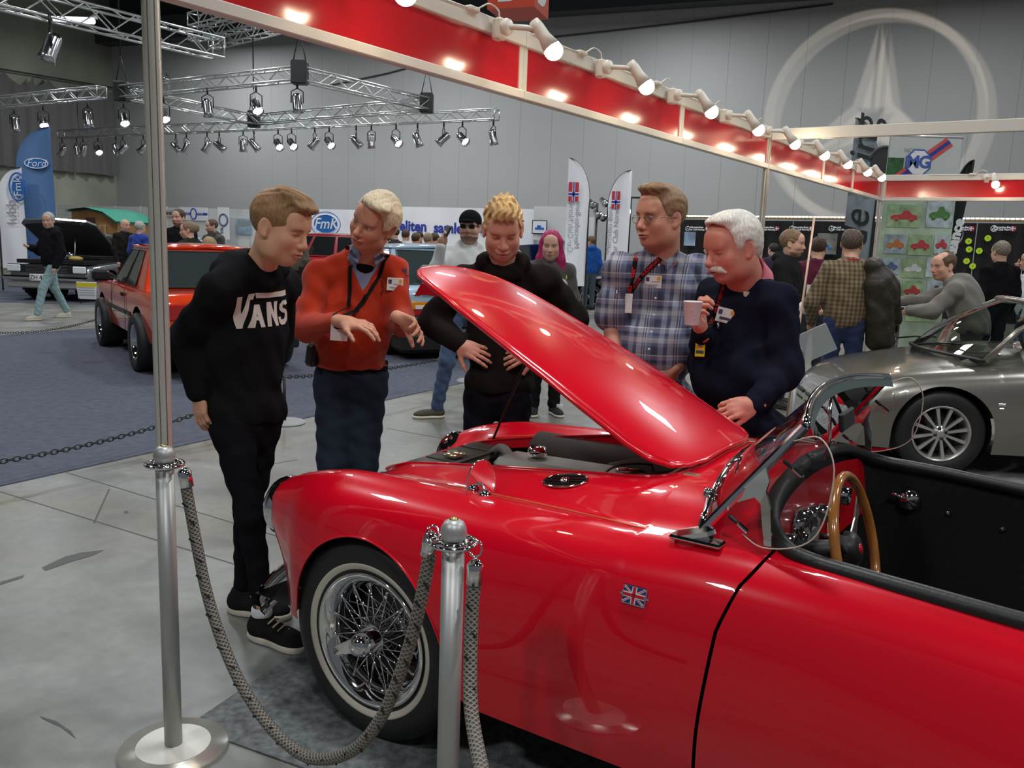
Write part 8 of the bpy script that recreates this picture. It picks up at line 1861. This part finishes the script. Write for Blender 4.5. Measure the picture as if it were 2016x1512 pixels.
b = MB(); c = at(1742, 320, 12.8); P = [c + Vector((.22 * math.cos(a), 0, .22 * math.sin(a))) for a in np.linspace(.1, PI * .95, 14)]; b.tube(P, .025, 6); b.prism(P + [c + Vector((-.2, 0, -.15)), c + Vector((.22, 0, -.15))], (0, 0, 0), (0, .01, 0)); b.tube([c + Vector((.2, .03, 0)), Vector((c.x + .2, c.y + .03, .01))], .012, 6); b.build('arched_banner', mat('dark_mesh_cloth', (.05, .05, .052), .8), label='small arched dark banner behind the corner of the booth', cat='banner')
# tall MG photo banner
Yb = 11.9; TL, TR_, BL = at(1752, 267, Yb), at(1874, 269, Yb), at(1716, 600, Yb); t = empty('photo_banner', (0, 0, 0), 0, 'tall hanging banner with an octagon emblem and many small car pictures', 'banner'); W_ = .98; x0 = TL.x; zt = TL.z
b = MB(); b.box((x0 + W_ / 2, Yb, zt / 2 + .1), (W_, .012, zt - .2)); wp(b.build('banner_sheet', mat('banner_green_grey', (.36, .46, .34), .5, noise=(3, .35)), ), t)
b = MB(); b.box((x0 + W_ / 2, Yb - .012, zt - .28), (W_ * .98, .006, .56)); wp(b.build('banner_head', mat('banner_pale', (.58, .62, .60), .5)), t); b = MB(); b.cyl((x0, Yb, zt), (x0 + W_, Yb, zt), .02, 10); wp(b.build('top_rail', malt), t)
b = MB(); b.box((x0 + W_ / 2, Yb + .02, .05), (W_ + .1, .22, .1), bevel=.02); wp(b.build('roller_base', malt), t)
ec = at(1808, 320, Yb - .03); oc = lambda r: [ec + Vector((r * math.cos(a), 0, r * math.sin(a))) for a in [PI / 8 + PI / 4 * i for i in range(8)]]
for (off, mm) in ((.0, mflr), (.05, mbl), (.10, mflr)): b = MB(); b.beam(ec + Vector((-.38 + off * .7, .008, -.30 - off * .7 + .04)), ec + Vector((.36 + off * .7, .008, .28 - off * .7 + .04)), .006, .045); wp(b.build('emblem_stripe', mm if mm is mbl else mat('stripe_red', (.65, .10, .08), .5)), t)
b = MB(); b.prism(oc(.185), (0, -.004, 0), (0, .002, 0)); wp(b.build('emblem_outer', mat('mg_blue', (.06, .13, .42), .5)), t); b = MB(); b.prism(oc(.165), (0, -.008, 0), (0, 0, 0)); wp(b.build('emblem_octagon', mwh), t); b = MB(); b.tube(oc(.145), .007, 5, closed=True); wp(b.build('emblem_line', MATS['mg_blue']), t)
v, f = text_mesh('MG', .22, 0, bold=.008, spacing=.9); b = MB(); b.T = frame(ec + Vector((0, -.014, 0)), (1, 0, 0), (0, 0, 1)); b.add(v, f, False); wp(b.build('emblem_lettering', MATS['mg_blue'], fix=False), t)
v, f = text_mesh('NORSK', .075, 0); b = MB(); b.T = frame(at(1799, 296, Yb - .03), (1, 0, 0), (0, 0, 1)); b.add(v, f, False); wp(b.build('lettering', mgrey, fix=False), t)
b = MB(); q = at(1762, 330, Yb - .02); b.box(q, (.22, .004, .26)); wp(b.build('tree_picture', mat('tree_green', (.04, .12, .05), .8, noise=(12, .5))), t)
pics = [((.30, 2.10), (.46, .30), 'r'), ((.78, 2.15), (.36, .38), 'g'), ((.22, 1.72), (.30, .26), 'o'), ((.56, 1.72), (.32, .28), 'r'), ((.85, 1.74), (.20, .26), 'r'), ((.18, 1.42), (.26, .22), 'b'), ((.50, 1.40), (.30, .26), 'w'), ((.82, 1.42), (.28, .26), 'w'), ((.20, 1.12), (.30, .24), 'b'), ((.52, 1.10), (.28, .26), 'r'), ((.84, 1.12), (.24, .24), 'k'), ((.24, .82), (.36, .24), 'g'), ((.68, .80), (.42, .26), 'w')]
cc = dict(r=(.45, .05, .05), o=(.45, .16, .04), b=(.08, .12, .22), w=(.6, .6, .6), k=(.07, .09, .09), g=(.08, .22, .06))
for i, ((x, z), (w_, h_), c) in enumerate(pics):
    b = MB(); b.box((x0 + x, Yb - .014, z), (w_, .006, h_)); o = b.build('picture', mat('picture_bg_%s' % 'abc'[i % 3], [(.28, .40, .22), (.42, .50, .52), (.30, .38, .40)][i % 3], .6, noise=(8, .4)), label=None); wp(o, t)
    w2, h2 = w_ * .40, h_ * .30; sil = [(-1, -.35), (-1, .1), (-.75, .3), (-.25, .38), (-.08, .95), (.30, 1.0), (.55, .45), (.92, .30), (1, -.05), (.98, -.35), (.72, -.35), (.6, -.1), (.44, -.35), (-.40, -.35), (-.56, -.1), (-.72, -.35)]
    b = MB(); b.prism([Vector((x0 + x + p * w2, Yb - .017, z - h_ * .05 + q * h2)) for p, q in sil], (0, -.004, 0), (0, .002, 0))
    for s_ in (-.56, .58): b.lathe([(0, .004), (h_ * .085, .004), (h_ * .085, 0)], (x0 + x + s_ * w2, Yb - .018, z - h_ * .05 - .36 * h2), (0, -1, 0), 14)
    wp(b.build('pictured_car', mat('pic_' + {'r': 'red', 'o': 'orange', 'b': 'blue', 'w': 'white', 'k': 'black', 'g': 'green'}[c], cc[c], .6)), o)
# stage light stand between the feather flags, bright lamp
t = empty('light_stand', (at(1168, 560, 21.7).x, 21.7, 0), 0, 'black stand with chrome lamps between the two white feather flags', 'light stand'); b = MB(); zt = at(1168, 400, 21.7).z
b.cyl((0, 0, .0), (0, 0, zt), .03, 8)
for a in (0, 2.1, 4.2): b.tube([(0, 0, .6), (.45 * math.cos(a), .45 * math.sin(a), .01)], .018, 5)
b.build('stand', mblack, t)
for i, (dx, dz) in enumerate(((-.15, 0), (.15, .05), (0, -.25), (.12, -.30))): b = MB(); b.lathe([(0, -.12), (.07, -.11), (.08, .1), (.1, .14), (0, .1)], (dx, 0, zt + dz), (.3, -.8, -.4), 12); b.build('lamp', mcan, t)
t = empty('bright_lamp', at(1232, 416, 21.5), 0, 'bright round lamp on a stand just left of the man with glasses', 'lamp'); b = MB(); b.ell((0, 0, 0), (.12, .08, .12)); b.build('bulb', mlens, t); b = MB(); b.tube([(.12, 0, .32), (.12, .05, -1.2)], .02, 6); b.tube([(-.2, 0, .34), (.5, 0, .34)], .025, 6); b.build('bracket', mblack, t)
# information sign, caravan, small things on the far left
t = empty('info_sign', (at(173, 585, 17.6).x, 17.6, 0), 0, 'white and yellow information sign on the floor beside the grey saloon', 'sign'); b = MB(); b.box((0, 0, .28), (.42, .02, .36), Matrix.Rotation(R(12), 3, 'X')); b.build('sign_sheet', mwb, t); b = MB(); b.box((0, -.03, .40), (.42, .012, .09), Matrix.Rotation(R(12), 3, 'X')); b.build('yellow_header', mat('sign_yellow', (.85, .70, .03), .5), t)
for s_ in (-1, 1): b = MB(); b.tube([(s_ * .18, .0, .12), (s_ * .18, .05, 0)], .01, 6); b.build('leg', mblack, t)
b = MB()
for j in range(4): b.box((-.02, -.026 + .008 * j, .34 - .05 * j), (.34, .004, .012))
b.build('sign_lines', mgrey, t)
cv = empty('wooden_caravan', (at(222, 500, 27.5).x, 27.5, 0), R(-18), 'varnished wooden caravan with green roof, door and shutter window', 'caravan'); cv.scale = (.82, .9, 1.0); mwd = mat('orange_varnished_wood', (.34, .17, .06), .35, noise=(1.5, .35), coat=.3)
b = MB(); b.prism([(-1.0, -.85, .55), (1.05, -.85, .55), (1.15, -.85, 1.75), (.6, -.85, 2.0), (-.2, -.85, 2.12), (-1.0, -.85, 2.05)], (0, 0, 0), (0, 1.7, 0)); b.build('body', mwd, cv)
b = MB(); b.grid([[(x, y, z) for y in (-.98, .98)] for x, z in ((-1.2, 2.08), (-.9, 2.12), (-.2, 2.18), (.6, 2.06), (1.22, 1.78))]); b.grid([[(x, y, z - .04) for y in (-.98, .98)] for x, z in ((-1.2, 2.08), (-.9, 2.12), (-.2, 2.18), (.6, 2.06), (1.22, 1.78))]); b.build('green_roof', mat('green_roof_felt', (.03, .30, .20), .7), cv)
b = MB(); b.box((-.10, -.87, 1.25), (.42, .03, 1.25)); b.build('doorway', mat('dark_inside', (.06, .02, .015), .8), cv); b = MB(); b.box((.48, -.88, 1.45), (.34, .04, .42), bevel=.01); w_ = b.build('shutter_window', mat('pale_wood', (.50, .32, .16), .5), cv); b = MB(); b.box((.48, -.905, 1.45), (.16, .02, .38)); b.build('shutter', mwd, w_)
b = MB(); b.box((.0, -.90, 1.05), (.24, .03, .2)); b.build('white_notice', mwb, cv)
for x in (-.5, .5): b = MB(); b.lathe([(0, .05), (.20, .05), (.30, .04), (.30, -.04)], (x, -.8, .30), (0, -1, 0), 24); b.build('wheel', black_rubber, cv)
b = MB(); b.box((0, 0, .5), (2.2, 1.4, .12)); b.build('chassis', mblack, cv)
b = MB(); b.box(at(177, 458, 27.4), (.62, .4, .9), bevel=.04); v = Vector(at(177, 458, 27.4)); b.tube([v + Vector((-.2, .1, -.4)), Vector((v.x - .2, v.y + .1, .01))], .02, 6); b.tube([v + Vector((.2, .1, -.4)), Vector((v.x + .2, v.y + .1, .01))], .02, 6); b.build('yellow_locker', mat('yellow_plastic', (.75, .58, .02), .5), label='bright yellow locker at the left of the wooden caravan', cat='locker')
t = empty('high_table', (at(107, 470, 20.8).x, 22.3, 0), 0, 'grey topped high table behind the open bonnet', 'table'); b = MB(); b.box((.6, 0, 1.12), (1.5, .7, .04), bevel=.01); b.build('table_top', mat('grey_laminate', (.35, .35, .34), .5), t)
for x in (.0, 1.2): b = MB(); b.box((x, 0, .56), (.08, .08, 1.1)); b.build('leg', mpost, t)
b = MB(); b.lathe([(0, .0), (.11, 0), (.12, .12), (.06, .20), (.04, .26), (.05, .27), (0, .27)], (at(192, 570, 19.2).x, 19.2, 0), seg=20); b.build('water_can', mat('white_plastic', (.75, .75, .72), .4), label='white plastic can on the floor between the grey saloon and the orange car', cat='can')
# shadow casting star projector, hung high; its pattern falls on the back wall
